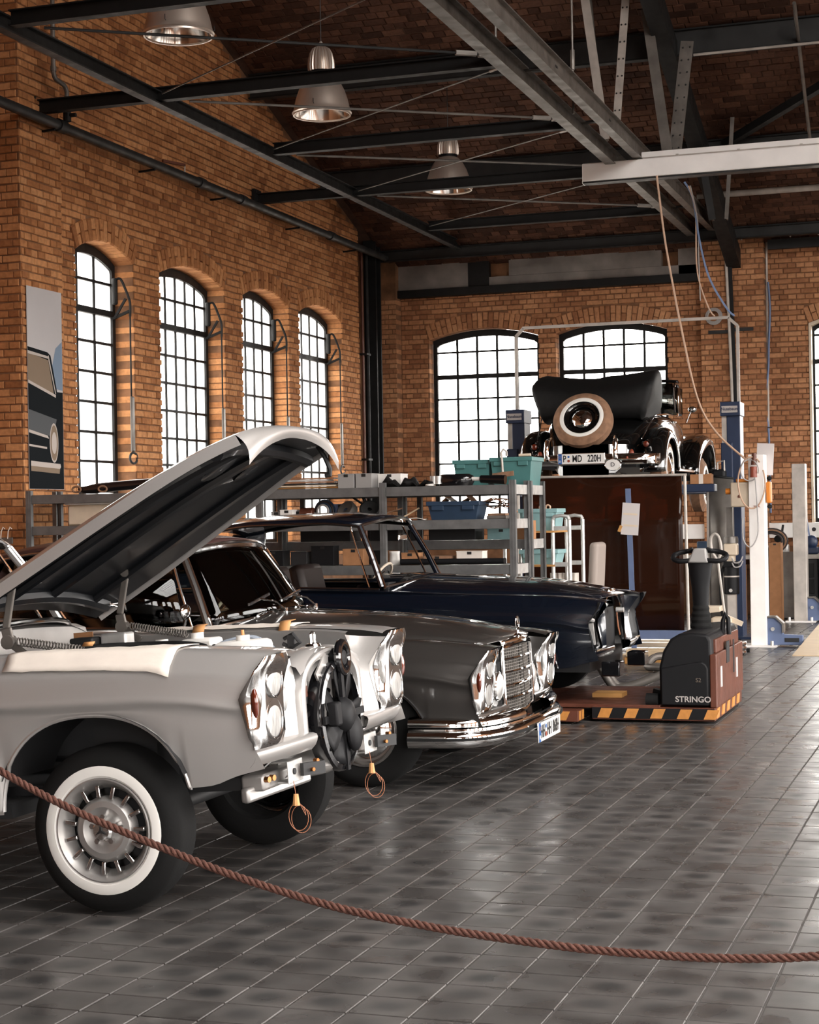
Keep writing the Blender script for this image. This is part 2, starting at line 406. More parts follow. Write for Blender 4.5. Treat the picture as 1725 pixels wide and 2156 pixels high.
def floor_mat():
    m = bpy.data.materials.new('floor_tile'); m.use_nodes = True; MATS['floor_tile'] = m; nt = m.node_tree
    b = nt.nodes['Principled BSDF']; N = nt.nodes.new; L = nt.links.new
    g = N('ShaderNodeNewGeometry'); oi = N('ShaderNodeObjectInfo')
    ad = N('ShaderNodeMath'); ad.operation = 'ADD'; L(g.outputs['Random Per Island'], ad.inputs[0]); L(oi.outputs['Random'], ad.inputs[1])
    fr = N('ShaderNodeMath'); fr.operation = 'FRACT'; L(ad.outputs[0], fr.inputs[0])
    n1 = N('ShaderNodeTexNoise'); n1.inputs['Scale'].default_value = 5.5; n1.inputs['Detail'].default_value = 1.5; L(g.outputs['Position'], n1.inputs['Vector'])
    n3 = N('ShaderNodeTexNoise'); n3.inputs['Scale'].default_value = .8; n3.inputs['Detail'].default_value = 3; L(g.outputs['Position'], n3.inputs['Vector'])
    n2 = N('ShaderNodeTexNoise'); n2.inputs['Scale'].default_value = 160; n2.inputs['Detail'].default_value = 4; L(g.outputs['Position'], n2.inputs['Vector'])
    s = N('ShaderNodeMath'); s.operation = 'MULTIPLY_ADD'; s.inputs[1].default_value = .3; L(fr.outputs[0], s.inputs[0])
    k = N('ShaderNodeMath'); k.operation = 'MULTIPLY'; k.inputs[1].default_value = .7; L(n1.outputs['Fac'], k.inputs[0]); L(k.outputs[0], s.inputs[2])
    cr = N('ShaderNodeValToRGB'); e = cr.color_ramp.elements; e.new(.5)
    for q, (p, c) in zip(e, ((.28,(.048,.044,.042)),(.46,(.066,.061,.058)),(.72,(.090,.083,.079)))): q.position = p; q.color = (*c, 1)
    L(s.outputs[0], cr.inputs[0])
    # darker tone towards the middle of each tile
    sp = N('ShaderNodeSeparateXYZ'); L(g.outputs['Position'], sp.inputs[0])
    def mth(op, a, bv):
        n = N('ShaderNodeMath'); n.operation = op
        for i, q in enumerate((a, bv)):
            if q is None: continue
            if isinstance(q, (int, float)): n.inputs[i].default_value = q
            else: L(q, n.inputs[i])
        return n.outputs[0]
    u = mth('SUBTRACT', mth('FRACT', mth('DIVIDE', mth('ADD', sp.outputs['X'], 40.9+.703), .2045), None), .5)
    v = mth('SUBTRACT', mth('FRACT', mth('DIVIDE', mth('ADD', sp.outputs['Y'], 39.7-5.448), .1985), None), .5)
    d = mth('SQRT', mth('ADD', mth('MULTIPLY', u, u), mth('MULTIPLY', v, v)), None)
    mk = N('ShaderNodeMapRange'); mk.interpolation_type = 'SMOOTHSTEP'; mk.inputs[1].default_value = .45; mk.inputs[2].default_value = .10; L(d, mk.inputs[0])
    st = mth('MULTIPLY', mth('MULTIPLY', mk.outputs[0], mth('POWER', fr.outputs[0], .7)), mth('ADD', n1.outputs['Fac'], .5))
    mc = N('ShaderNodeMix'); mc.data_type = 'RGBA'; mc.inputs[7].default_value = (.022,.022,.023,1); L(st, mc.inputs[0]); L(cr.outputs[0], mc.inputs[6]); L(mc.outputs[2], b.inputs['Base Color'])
    mr = N('ShaderNodeMapRange'); mr.inputs[1].default_value = .3; mr.inputs[2].default_value = .7; mr.inputs[3].default_value = .22; mr.inputs[4].default_value = .44
    L(n1.outputs['Fac'], mr.inputs[0]); L(mr.outputs[0], b.inputs['Roughness'])
    bp = N('ShaderNodeBump'); bp.inputs['Strength'].default_value = .12; bp.inputs['Distance'].default_value = .002
    L(n2.outputs['Fac'], bp.inputs['Height']); L(bp.outputs[0], b.inputs['Normal'])
    b.inputs['Specular IOR Level'].default_value = .7
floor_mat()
pmat('floor_joint', (.085,.077,.072), .8)
pmat('shelf_steel', (.16,.16,.158), .45, .35, var=.2, vscale=10, rvar=.1)
# ------------------------------------------------------------------ the room
WX, WY = -9.10, 26.20                      # brick faces of the left and back wall
SLOPE = .337
def roofz(y): return 5.45+SLOPE*(WY-y)
def mapL(u, z, d): return Vector((WX+d, u, z))            # u = Y, d = out into the room
def mapB(u, z, d): return Vector((u, WY-d, z))
RIDGE = 10.5
sl = math.sqrt(1+SLOPE*SLOPE)
def mapC(u, v, d):                                        # underside of the rear roof slope, v measured up the slope from the eave
    y = WY-v/sl; return Vector((u, y-d*SLOPE/sl, roofz(y)-d/sl))

def unit_piece(name, ix=.02, iy=.07, iz=.06):
    a = .5; b = Vector((.5-ix, .5-iy, .5-iz))
    vs = [(-a,-a,-a),(a,-a,-a),(a,a,-a),(-a,a,-a),(-a,-a,b.z),(a,-a,b.z),(a,a,b.z),(-a,a,b.z),(-b.x,-b.y,a),(b.x,-b.y,a),(b.x,b.y,a),(-b.x,b.y,a)]
    fs = [(8,9,10,11)]+[(4+i, 4+(i+1)%4, 8+(i+1)%4, 8+i) for i in range(4)]+[(i,(i+1)%4,4+(i+1)%4,4+i) for i in range(4)]
    return vs, fs
def place_pieces(parent, name, items, unit, mat, limit=300, keep=None, mind=0):
    """items: 4x4 matrices of unit pieces; the largest in view become parts, the rest one joined part"""
    vs, fs = unit; vs = [Vector(v) for v in vs]
    sc = []
    for i, M in enumerate(items):
        c = M.translation; x, y, z = cproj(c); s = 0
        if 8 < x < 1717 and 8 < y < 2148 and z > .2 and (keep is None or keep(x, y)):
            ax = (M.to_3x3() @ Vector((1,0,0))); ay = (M.to_3x3() @ Vector((0,1,0)))
            n = ax.cross(ay); vd = (c-Vector((0,0,CAM_H)))
            s = abs(n.dot(vd.normalized()))/vd.length_squared
        sc.append((s, i))
    sc.sort(reverse=True); top = {i for s, i in sc[:limit] if s > 0}
    me = bpy.data.meshes.new(name); me.from_pydata([tuple(v) for v in vs], [], fs); me.update(); me.materials.append(MATS[mat])
    V = []; F = []
    for i, M in enumerate(items):
        if i in top:
            o = bpy.data.objects.new(name, me); COL.objects.link(o); o.parent = parent; o.matrix_local = M
        else:
            n = len(V); V += [tuple(M @ v) for v in vs]; F += [tuple(k+n for k in f) for f in fs]
    if V:
        mm = bpy.data.meshes.new(name+'_field'); mm.from_pydata(V, [], F); mm.update(); mm.materials.append(MATS[mat])
        o = bpy.data.objects.new(name+'_field', mm); COL.objects.link(o); o.parent = parent; o['kind'] = 'stuff'
BRICK = unit_piece('brick')
class Opening:
    def __init__(s, a, b, sill, spring, rise, ring=.25):
        s.a, s.b, s.sill, s.spring, s.rise, s.ring = a, b, sill, spring, rise, ring
        w = b-a; s.R = (w*w/4+rise*rise)/(2*rise); s.c = (a+b)/2; s.zc = spring+rise-s.R; s.ang = math.asin(w/2/s.R)
    def arch(s, u):
        return s.zc+math.sqrt(max(0, s.R**2-(u-s.c)**2))
    def block(s, z, hz):
        """interval taken out of a brick course centred at z"""
        if z+hz < s.sill: return None
        if z < s.spring-.01: return (s.a, s.b)
        dz = z-s.zc; Ro = s.R+s.ring
        if dz-hz*.3 >= Ro: return None
        hw = min(math.sqrt(max(0, Ro*Ro-dz*dz)), dz*math.tan(s.ang)) if dz < Ro else 0
        return (s.c-hw, s.c+hw) if hw > .03 else None
def bond(u0, u1, z0, z1, ops, ztop, mp, depth=.10, proud=.0, edge_depth=.30, edges=(), H=.0775, L=.25):
    """alternating stretcher and header courses -> matrices"""
    out = []; k = 0; z = z0
    du = mp(1,0,0)-mp(0,0,0); dv = mp(0,1,0)-mp(0,0,0); dn = mp(0,0,1)-mp(0,0,0)
    def put(a, b, zz, edge):
        ln = b-a-.012
        if ln < .03: return
        uc = (a+b)/2
        if zz+H/2 > min(ztop(a), ztop(b))+.02: return
        d = edge_depth if edge else depth
        j = R_.uniform(-.006, .005); hh = H-.012+R_.uniform(-.004, .003); rt = R_.uniform(-.012, .012)
        M = Matrix((du, dv, dn)).transposed().to_4x4()
        Mr = Matrix.Rotation(rt, 4, 'Z') @ Matrix.Diagonal((ln, hh, d, 1))
        Mt = M @ Mr; Mt.translation = mp(uc, zz+R_.uniform(-.002,.002), proud+j-d/2)
        out.append(Mt)
    while z < z1:
        zc = z+H/2; w = L if k % 2 == 0 else L/2
        off = 0 if k % 2 == 0 else (.0625)
        if (k//2) % 2 and k % 2 == 0: off = .125
        blocks = sorted([b for b in (o.block(zc, H/2) for o in ops) if b])
        segs = []; s = u0
        for a, b in blocks:
            if b < u0 or a > u1: continue
            segs.append((s, a)); s = b
        segs.append((s, u1))
        for a, b in segs:
            if b-a < .03: continue
            x = a-((a-u0-off) % w) if (a-u0-off) % w > 1e-6 else a
            while x < b-1e-6:
                p, q = max(x, a), min(x+w, b)
                if 0 < q-p < .05 and q < b: x += w; continue
                e = (abs(p-a) < 1e-6 and a > u0) or (abs(q-b) < 1e-6 and b < u1) or ('a' in edges and abs(p-u0) < 1e-6) or ('b' in edges and abs(q-u1) < 1e-6)
                put(p, q, zc, e); x += w
        z += H; k += 1
    for o in ops:                                           # arch rings
        n = max(9, int(o.R*2*o.ang/.078)); 
        for i in range(n):
            t = -o.ang+(i+.5)*2*o.ang/n; wd = 2*o.ang/n
            parts = [(0, o.ring)] if i % 2 == 0 else [(0, o.ring*.5), (o.ring*.5, o.ring)]
            for r0, r1 in parts:
                rm = o.R+(r0+r1)/2; ln = r1-r0-.008; u = o.c+rm*math.sin(t); zz = o.zc+rm*math.cos(t)
                d = edge_depth if r0 == 0 else depth
                M = Matrix((du, dv, dn)).transposed().to_4x4() @ Matrix.Rotation(-t, 4, 'Z') @ Matrix.Diagonal((rm*wd-.011, ln, d, 1))
                M.translation = mp(u, zz, proud+R_.uniform(.002,.016)-d/2); out.append(M)
    return out
def wall_core(mb, mp, u0, u1, z0, ztop, ops, d0, d1, grow=.014):
    ops = [Opening(o.a-grow, o.b+grow, o.sill-grow, o.spring, o.rise+grow) for o in ops]
    br = {u0, u1}
    for o in ops:
        for i in range(13): br.add(min(max(lerp(o.a, o.b, i/12), u0), u1))
    br = sorted(br)
    for a, b in zip(br, br[1:]):
        if b-a < 1e-5: continue
        mid = (a+b)/2; op = next((o for o in ops if o.a < mid < o.b), None)
        spans = [((z0, z0), (ztop(a), ztop(b)))] if op is None else [((z0, z0), (op.sill, op.sill)), ((op.arch(a), op.arch(b)), (ztop(a), ztop(b)))]
        for (la, lb), (ta, tb) in spans:
            P = [mp(u, z, d) for d in (d0, d1) for u, z in ((a, la), (b, lb), (b, tb), (a, ta))]
            mb.add(P, [(0,1,2,3),(4,7,6,5),(0,4,5,1),(1,5,6,2),(2,6,7,3),(3,7,4,0)])
    return mb
def window(name, mp, o, ncol, zbars, transom, dglass, pane, frame_m='steel_black', marg=.0):
    """steel window set in an arched opening: frame, each glazing bar and each pane a part"""
    r = root(name)
    a, b = o.a+marg, o.b-marg; fw, fd = .065, .06; ft = .10  # ft: black frame made taller on top, standing in for the soffit's shade
    mb = MB(); n = 16
    outer = [(a, o.sill)]+[(lerp(a,b,i/n), o.arch(lerp(a,b,i/n))) for i in range(n+1)]+[(b, o.sill)]
    def inset(p):
        u, z = p; return (min(max(u, a+fw), b-fw), z-ft if z > o.sill+.01 else z+fw)
    inner = [inset(p) for p in outer]
    for i in range(len(outer)):
        j = (i+1) % len(outer)
        q = [outer[i], outer[j], inner[j], inner[i]]
        P = [mp(u, z, dglass+s*fd/2) for s in (-1, 1) for u, z in q]
        mb.add(P, [(0,1,2,3),(4,7,6,5),(0,4,5,1),(1,5,6,2),(2,6,7,3),(3,7,4,0)])
    mb.build('window_frame', frame_m, r, ang=0)
    us = [lerp(a+fw, b-fw, i/ncol) for i in range(ncol+1)]
    bw = .017
    for i in range(1, ncol):
        m2 = MB(); zt = o.arch(us[i])-ft*.5
        P = [mp(u, z, dglass+d) for d in (-.016, .016) for u, z in ((us[i]-bw, o.sill+.02), (us[i]+bw, o.sill+.02), (us[i]+bw, zt), (us[i]-bw, zt))]
        m2.add(P, [(0,1,2,3),(4,7,6,5),(0,4,5,1),(1,5,6,2),(2,6,7,3),(3,7,4,0)]).build('glazing_bar', frame_m, r, ang=0)
    zl = [o.sill+fw*.6]+list(zbars)
    for z in zbars:
        h = .034 if abs(z-transom) < 1e-6 else .014; dd = .035 if h > .02 else .02
        P = [mp(u, zz, dglass+d) for d in (-dd, dd) for u, zz in ((a+.01, z-h), (b-.01, z-h), (b-.01, z+h), (a+.01, z+h))]
        MB().add(P, [(0,1,2,3),(4,7,6,5),(0,4,5,1),(1,5,6,2),(2,6,7,3),(3,7,4,0)]).build('transom' if h > .02 else 'glazing_bar', frame_m, r, ang=0)
    for i in range(ncol):
        for k in range(len(zl)):
            u0, u1 = us[i], us[i+1]; z0 = zl[k]
            if k+1 < len(zl): top = [(u1, zl[k+1]), (u0, zl[k+1])]
            else: top = [(lerp(u1,u0,t/4), o.arch(lerp(u1,u0,t/4))-ft*.8) for t in range(5)]
            poly = [(u0, z0), (u1, z0)]+top; m = len(poly)
            P = [mp(u, z, dglass+d) for d in (-.002, .002) for u, z in poly]
            MB().add(P, [tuple(range(m)), tuple(reversed(range(m, 2*m)))]+[(q, (q+1)%m, m+(q+1)%m, m+q) for q in range(m)]).build('pane', pane, r, ang=0)
    return r

# ---- floor: slab plus square clay tiles, stack bond
floor = MB().bx(-10.5, 9.3, -6.3, 26.6, -.3, -.006).build('floor', 'floor_joint', ang=0); floor['kind'] = 'structure'
TILE = unit_piece('tile', .012, .012, .2)
items = []
PX, PY = .2045, .1985
i0 = int(-9.4/PX); 
for i in range(-47, 46):
    for k in range(0, 132):
        x = -.703+(i+.5)*PX; y = 5.448+(k-14+.5)*PY
        if x < -9.3 or x > 9.2 or y > 26.3: continue
        if (x > 2.5 or x < -9.3) and y < 2: continue
        M = Matrix.Translation((x, y, -.011+R_.uniform(-.0007, .0007))) @ Matrix.Rotation(R_.uniform(-.003,.003), 4, 'X') @ Matrix.Rotation(R_.uniform(-.003,.003), 4, 'Y') @ Matrix.Diagonal((PX-.007, PY-.007, .022, 1))
        items.append(M)
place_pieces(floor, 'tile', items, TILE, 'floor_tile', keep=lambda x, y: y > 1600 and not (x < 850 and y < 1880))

# ---- left wall (gable side) with four arched windows
OPL = [Opening(16.24, 17.52, 1.2, 4.40, .16), Opening(18.20, 19.95, 1.2, 4.40, .16), Opening(20.52, 22.05, 1.2, 4.40, .16), Opening(22.45, 24.10, 1.2, 4.40, .16)]
mb = MB(); wall_core(mb, mapL, 15.85, 24.85, 0, roofz, OPL, -.32, -.014)
mb.bx(WX-.9, WX+.052, 15.05, 15.85, 0, 8.8)                     # pier at the near end
mb.bx(WX-.9, WX-.25, 24.85, 26.2, 0, 6.2)                       # recess by the corner
wl = mb.build('wall_left', 'mortar', ang=0); wl['kind'] = 'structure'
items = bond(15.86, 24.85, 1.0, 8.9, OPL, roofz, mapL, edges='b', edge_depth=.29)
items += bond(15.05, 15.85, 1.0, 8.7, [], lambda u: 8.8, mapL, proud=.066, edges='b', edge_depth=.12)
mapE = lambda u, z, d: Vector((u, 15.05-d, z))
items += bond(-10.0, WX+.066, 1.0, 7.0, [], lambda u: 8, mapE, proud=.012)
place_pieces(wl, 'brick', items, BRICK, 'brick_orange', keep=lambda x, y: y < 1000 and x > 22)
ZB = [1.54, 1.87, 2.20, 2.52, 2.85, 3.18, 3.51, 3.85, 4.18]
for i, (o, nc) in enumerate(zip(OPL, (3, 6, 5, 5))):
    window('window_%d' % (i+1), mapL, o, nc, ZB, 3.85, -.26, 'pane_frosted')

# ---- back wall with arched windows and a pillar
OPB = [Opening(-8.42, -6.66, 1.35, 4.31, .15), Opening(-6.37, -4.66, 1.35, 4.31, .15), Opening(-2.56, -.86, 1.35, 4.28, .15)]
mb = MB(); top = lambda u: 5.55
wall_core(mb, mapB, -9.6, 9.3, 0, top, OPB, -.35, -.014)
mb.bx(-4.10, -3.165, WY-.24, WY, 0, 5.6)
mb.bx(-9.2, -8.89, WY-.24, WY, 0, 5.6)
wb = mb.build('wall_back', 'mortar', ang=0); wb['kind'] = 'structure'
items = bond(-8.89, -4.10, 1.0, 5.02, OPB[:2], lambda u: 5.04, mapB, edge_depth=.2)
items += bond(-3.165, .6, 1.0, 5.5, OPB[2:], lambda u: 5.5, mapB, edge_depth=.2)
mapP = lambda u, z, d: Vector((u, WY-.25-d, z))
items += bond(-4.11, -3.155, .6, 5.5, [], lambda u: 5.56, mapP, edges='ab', edge_depth=.24)
items += bond(-9.2, -8.88, 1.0, 4.95, [], lambda u: 5.0, mapP, edges='ab', edge_depth=.24)
place_pieces(wb, 'brick', items, BRICK, 'brick_back', keep=lambda x, y: y < 1090 and (x > 1440 or 840 < x < 1180 and y < 960))
ZBB = [1.68, 2.02, 2.36, 2.70, 3.04, 3.38, 3.73, 4.12]
for i, (o, nc) in enumerate(zip(OPB, (5, 5, 5))):
    window('window_%d' % (i+5), mapB, o, nc, ZBB, 3.73, -.22, 'pane_glass')
# pale painted reveal round the third back window
mb = MB(); o = OPB[2]; n = 14
ol = [(o.a, o.sill)]+[(lerp(o.a,o.b,i/n), o.arch(lerp(o.a,o.b,i/n))) for i in range(n+1)]+[(o.b, o.sill)]
il = [(min(max(u, o.a+.035), o.b-.035), z-.035 if z > o.sill+.01 else z) for u, z in ol]
for i in range(len(ol)-1):
    q = [ol[i], ol[i+1], il[i+1], il[i]]; P = [mapB(u, z, d) for d in (-.19, .012) for u, z in q]
    mb.add(P, [(0,1,2,3),(4,7,6,5),(0,4,5,1),(1,5,6,2),(2,6,7,3),(3,7,4,0)])
t1 = mb.build('trim_1', 'cream_paint', ang=0); t1['kind'] = 'structure'
# concrete wall plate over the two windows, with a steel girder below
mb = MB().bx(-8.90, -7.74, WY-.10, WY+.1, 5.10, 5.56).bx(-7.40, -4.10, WY-.10, WY+.1, 5.10, 5.24).bx(-7.08, -4.70, WY-.10, WY+.1, 5.24, 5.50).bx(-4.45, -4.12, WY-.10, WY+.1, 5.10, 5.50)
t2 = mb.build('trim_2', 'concrete', ang=0, bev=.006); t2['kind'] = 'structure'
mb = MB().bx(-8.90, -4.11, WY-.16, WY+.1, 4.98, 5.10).bx(-7.74, -7.40, WY-.10, WY+.1, 5.10, 5.56)
t3 = mb.build('trim_3', 'steel_black', ang=0, bev=.004); t3['kind'] = 'structure'

# ---- roof: rear slope of brick vaulting between purlins, front slope with a long rooflight behind the camera
mb = MB()
def slab(mb, x0, x1, y0, y1, zf, t=.22):
    P = [(x, y, zf(y)+d) for d in (.0, t) for x, y in ((x0,y0),(x1,y0),(x1,y1),(x0,y1))]
    return mb.add(P, [(0,3,2,1),(4,5,6,7),(0,1,5,4),(1,2,6,5),(2,3,7,6),(3,0,4,7)])
slab(mb, -10.6, 9.5, RIDGE, 26.7, lambda y: roofz(y)+.012)
zf2 = lambda y: roofz(RIDGE)-SLOPE*(RIDGE-y)
SKX0, SKX1, SKY0, SKY1 = 1.5, 8.5, .5, 9.5
slab(mb, -10.6, 9.5, SKY1, RIDGE, zf2); slab(mb, -10.6, 9.5, -6.5, SKY0, zf2)
slab(mb, -10.6, SKX0, SKY0, SKY1, zf2); slab(mb, SKX1, 9.5, SKY0, SKY1, zf2)
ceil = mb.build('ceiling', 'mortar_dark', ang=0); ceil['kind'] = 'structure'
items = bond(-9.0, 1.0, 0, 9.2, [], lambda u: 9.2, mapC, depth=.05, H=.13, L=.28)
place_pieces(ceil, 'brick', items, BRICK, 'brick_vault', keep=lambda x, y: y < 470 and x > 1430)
sb = MB()
for i in range(11):
    x = lerp(SKX0, SKX1, i/10); sb.bar((x, SKY0, zf2(SKY0)+.1), (x, SKY1, zf2(SKY1)+.1), .05, .08)
for i in range(4):
    y = lerp(SKY0, SKY1, i/3); sb.bx(SKX0, SKX1, y-.03, y+.03, zf2(y)+.06, zf2(y)+.14)
sk = sb.build('window_20', 'steel_dark', ang=0); sk['kind'] = 'structure'

# ---- walls beside and behind the camera
wm = pmat('brick_far', (.30,.13,.06), .9, var=.3, vscale=5)
mb = MB(); mapR = lambda u, z, d: Vector((9.0-d, u, z))
OPR = [Opening(y, y+2.0, 1.0, 4.4, .25) for y in (-4, -1, 2, 5, 8, 11)]+[Opening(13.8, 20.6, .02, 4.7, .5)]+[Opening(y, y+2.0, 1.0, 4.4, .25) for y in (21, 23.6)]   # windows, and an unseen gateway added to light the far right floor
rz = lambda y: roofz(y) if y > RIDGE else zf2(y)
wall_core(mb, mapR, -6.2, RIDGE, 0, rz, OPR, -.35, 0); wall_core(mb, mapR, RIDGE, 26.4, 0, rz, OPR, -.35, 0)
wr = mb.build('wall_right', 'brick_far', ang=0); wr['kind'] = 'structure'
mb = MB(); mapF = lambda u, z, d: Vector((u, -6.0+d, z))
OPF = [Opening(x, x+3.2, .8, 4.4, .30) for x in (.6, 4.6)]
wall_core(mb, mapF, -10.5, 9.3, 0, lambda u: zf2(-6.0), OPF, -.35, 0)
wf = mb.build('wall_front', 'brick_far', ang=0); wf['kind'] = 'structure'
mb = MB(); mapN = lambda u, z, d: Vector((-10.0+d, u, z))
wall_core(mb, mapN, -6.2, RIDGE, 0, rz, [], -.3, 0); wall_core(mb, mapN, RIDGE, 15.05, 0, rz, [], -.3, 0)
wn = mb.build('wall_left_near', 'brick_far', ang=0); wn['kind'] = 'structure'
# sampling guides at the openings (portals give off no light of their own)
rp = math.atan(SLOPE)
portal('portal_rooflight', ((SKX0+SKX1)/2, (SKY0+SKY1)/2, zf2((SKY0+SKY1)/2)+.2), (rp, 0, 0), SKX1-SKX0, (SKY1-SKY0)*sl)
for i, o in enumerate(OPR): portal('portal_right', (9.4, o.c, (o.sill+o.spring+o.rise)/2), (PI/2, 0, PI/2), o.b-o.a, o.spring+o.rise-o.sill)
for i, o in enumerate(OPF): portal('portal_front', (o.c, -6.2, 2.75), (PI/2, 0, PI), 3.2, 3.9)
for i, o in enumerate(OPB): portal('portal_back', (o.c, 26.5, 2.9), (PI/2, 0, 0), o.b-o.a, 3.1)
for i, o in enumerate(OPL): portal('portal_left', (-9.45, o.c, 2.9), (PI/2, 0, -PI/2), o.b-o.a, 3.4)
# ------------------------------------------------------------------ roof steelwork
def ibeam(mb, p0, p1, h, b, t=.012):
    p0, p1 = Vector(p0), Vector(p1); up = Vector((0,0,1)); d = (p1-p0).normalized(); u = d.cross(up).normalized().cross(d)
    mb.bar(p0, p1, t, h-2*t); mb.bar(p0+u*(h-t)/2, p1+u*(h-t)/2, b, t); mb.bar(p0-u*(h-t)/2, p1-u*(h-t)/2, b, t); return mb
BEY = [12.66, 15.44, 18.22, 20.95, 23.90]; ZBM = 5.71; BX1 = -7.72; CHX = -4.02
BN = ['nearest black steel cross beam high under the roof, cropped by the top edge', 'black steel cross beam bolted to the brick pier above the grey pipe', 'black steel cross beam just right of the middle pendant lamp', 'black steel cross beam passing in front of the farthest pendant lamp', 'farthest dark steel cross beam near the back wall under the roof']
for i, y in enumerate(BEY):
    t = thing('cross_beam', BN[i], 'beam', (0, y, ZBM), 'roof cross beams')
    x0 = WX+.02 if i in (1, 3) else BX1+.06
    MB().bar((x0, 0, 0), (CHX-.16, 0, 0), .012, .11).build('web', 'steel_black', t, ang=0)
    MB().bar((x0, 0, .06), (CHX-.16, 0, .06), .10, .012).build('flange', 'steel_black', t, ang=0)
    MB().bar((x0, 0, -.06), (CHX-.16, 0, -.06), .10, .012).build('flange', 'steel_black', t, ang=0)
    if i in (1, 3):
        p = MB().bx(WX+.012, WX+.05, -.11, .11, -.12, .12).build('wall_plate', 'steel_black', t, ang=0)
        for a in (-.08, .08):
            for b in (-.08, .08): MB().cyl((WX+.05, a, b), (WX+.07, a, b), .014, n=6).build('bolt', 'steel_dark', p)
    MB().box((CHX-.19, 0, 0), (.08, .09, .10)).build('end_cleat', 'steel_dark', t, ang=0, bev=.006)
t = thing('runner_beam', 'long black steel beam running along the left wall under the cross beams', 'beam', (BX1, 0, 5.675))
MB().bar((0, 9, 0), (0, 26.0, 0), .014, .12).build('web', 'steel_black', t, ang=0)
MB().bar((0, 9, .06), (0, 26.0, .06), .10, .014).build('flange', 'steel_dark', t, ang=0)
MB().bar((0, 9, -.06), (0, 26.0, -.06), .10, .014).build('flange', 'steel_dark', t, ang=0)
# horizontal cross bracing rods with turnbuckles
k = 0
names = ['first', 'second', 'third', 'fourth']
for i in range(4):
    a = Vector((BX1+.25, BEY[i]+.2, ZBM-.04)); b = Vector((CHX-.22, BEY[i+1]-.04, ZBM+.03))
    t = thing('tie_rod', 'pale steel tie rod, %s from the camera, running down-right to the truss' % names[i], 'rod', (0,0,0), 'roof tie rods')
    MB().cyl(a, b, .013, n=8).build('rod', 'steel_grey' if i else 'steel_dark', t)
    d = (b-a).normalized()
    MB().cyl(b-d*.42, b-d*.22, .026, n=8).build('turnbuckle', 'steel_pale', t)
    MB().bar(b-d*.2, b, .05, .06).build('fork_end', 'steel_pale', t, ang=0, bev=.008)
    a2 = Vector((CHX-.25, BEY[i]+.1, ZBM-.05)); b2 = Vector((BX1+.1, BEY[i+1]-.1, ZBM-.02))
    t = thing('tie_rod', 'thin dark tie rod, %s from the camera, running down-left from the truss' % names[i], 'rod', (0,0,0), 'roof counter rods')
    MB().cyl(a2, b2, .007, n=6).build('rod', 'steel_grey', t)
    MB().cyl(a2, a2+(b2-a2).normalized()*.15, .014, n=6).build('fork_end', 'steel_pale', t)
# truss: double bottom chord, rafter, web members
t = thing('roof_truss', 'large riveted steel roof truss with a double bottom chord running to the back pillar', 'truss', (CHX, 0, 0))
ibeam(MB(), (-.14, 8, 5.66), (-.14, 26.0, 5.66), .17, .12).build('bottom_chord', 'steel_grey', t, ang=0)
ibeam(MB(), (.17, 8, 5.72), (.17, 26.0, 5.72), .19, .10).build('bottom_chord', 'steel_grey', t, ang=0)
for y in (11, 13.5, 16, 18.4, 21.5, 24): MB().bx(-.16, .18, y-.04, y+.04, 5.73, 5.75).build('batten_plate', 'steel_dark', t, ang=0)
MB().bar((.42, RIDGE, roofz(RIDGE)-.28), (.42, 26.0, roofz(26.0)-.28), .20, .26).build('rafter', 'steel_black', t, ang=0)
def strut(p0, p1, w, mat, rivets=False, parent=None):
    p0, p1 = Vector(p0), Vector(p1)
    o = MB().bar(p0, p1, w, .014, up=(0,1,0)).bar(p0+Vector((0,.06,0)), p1+Vector((0,.06,0)), w*.35, .10, up=(0,1,0)).build('web_member', mat, parent, ang=0)
    if rivets:
        d = p1-p0; sd = Vector((1,0,0))
        for i in range(9):
            for s in (-1, 1):
                q = p0+d*((i+.5)/9)+sd*(s*w*.27); MB().ell(q+Vector((0,-.012,0)), (.011,.008,.011), 8, 5).build('rivet', 'steel_dark', o)
    return o
strut((-.13, 19.6, 5.8), (-.36, 19.6, 7.6), .10, 'steel_pale', parent=t); strut((-.20, 19.75, 5.9), (-.33, 19.75, 7.6), .05, 'steel_grey', parent=t)
strut((-.03, 19.7, 5.85), (.13, 19.7, 7.6), .09, 'steel_pale', True, parent=t)
strut((.48, 20.15, 5.72), (.26, 20.15, 7.4), .12, 'steel_grey', parent=t); strut((.44, 20.15, 5.72), (.30, 20.25, 7.4), .04, 'steel_pale', parent=t)
strut((.55, 20.25, 5.70), (.72, 20.25, 7.0), .15, 'steel_grey', True, parent=t)
strut((.62, 22.6, 5.3), (.42, 22.6, 6.6), .09, 'steel_dark', parent=t); strut((.8, 22.6, 5.3), (.9, 22.6, 6.6), .05, 'steel_grey', parent=t)
for x, y in ((0.02, 17.36), (-.16, 15.1), (-.25, 13.4)):
    MB().cyl((x, y, 5.6), (x, y, roofz(y)), .012, n=8).build('hanger_rod', 'steel_grey', t)
    MB().cyl((x, y, 6.05), (x, y, 6.25), .024, n=8).build('turnbuckle', 'steel_grey', t)
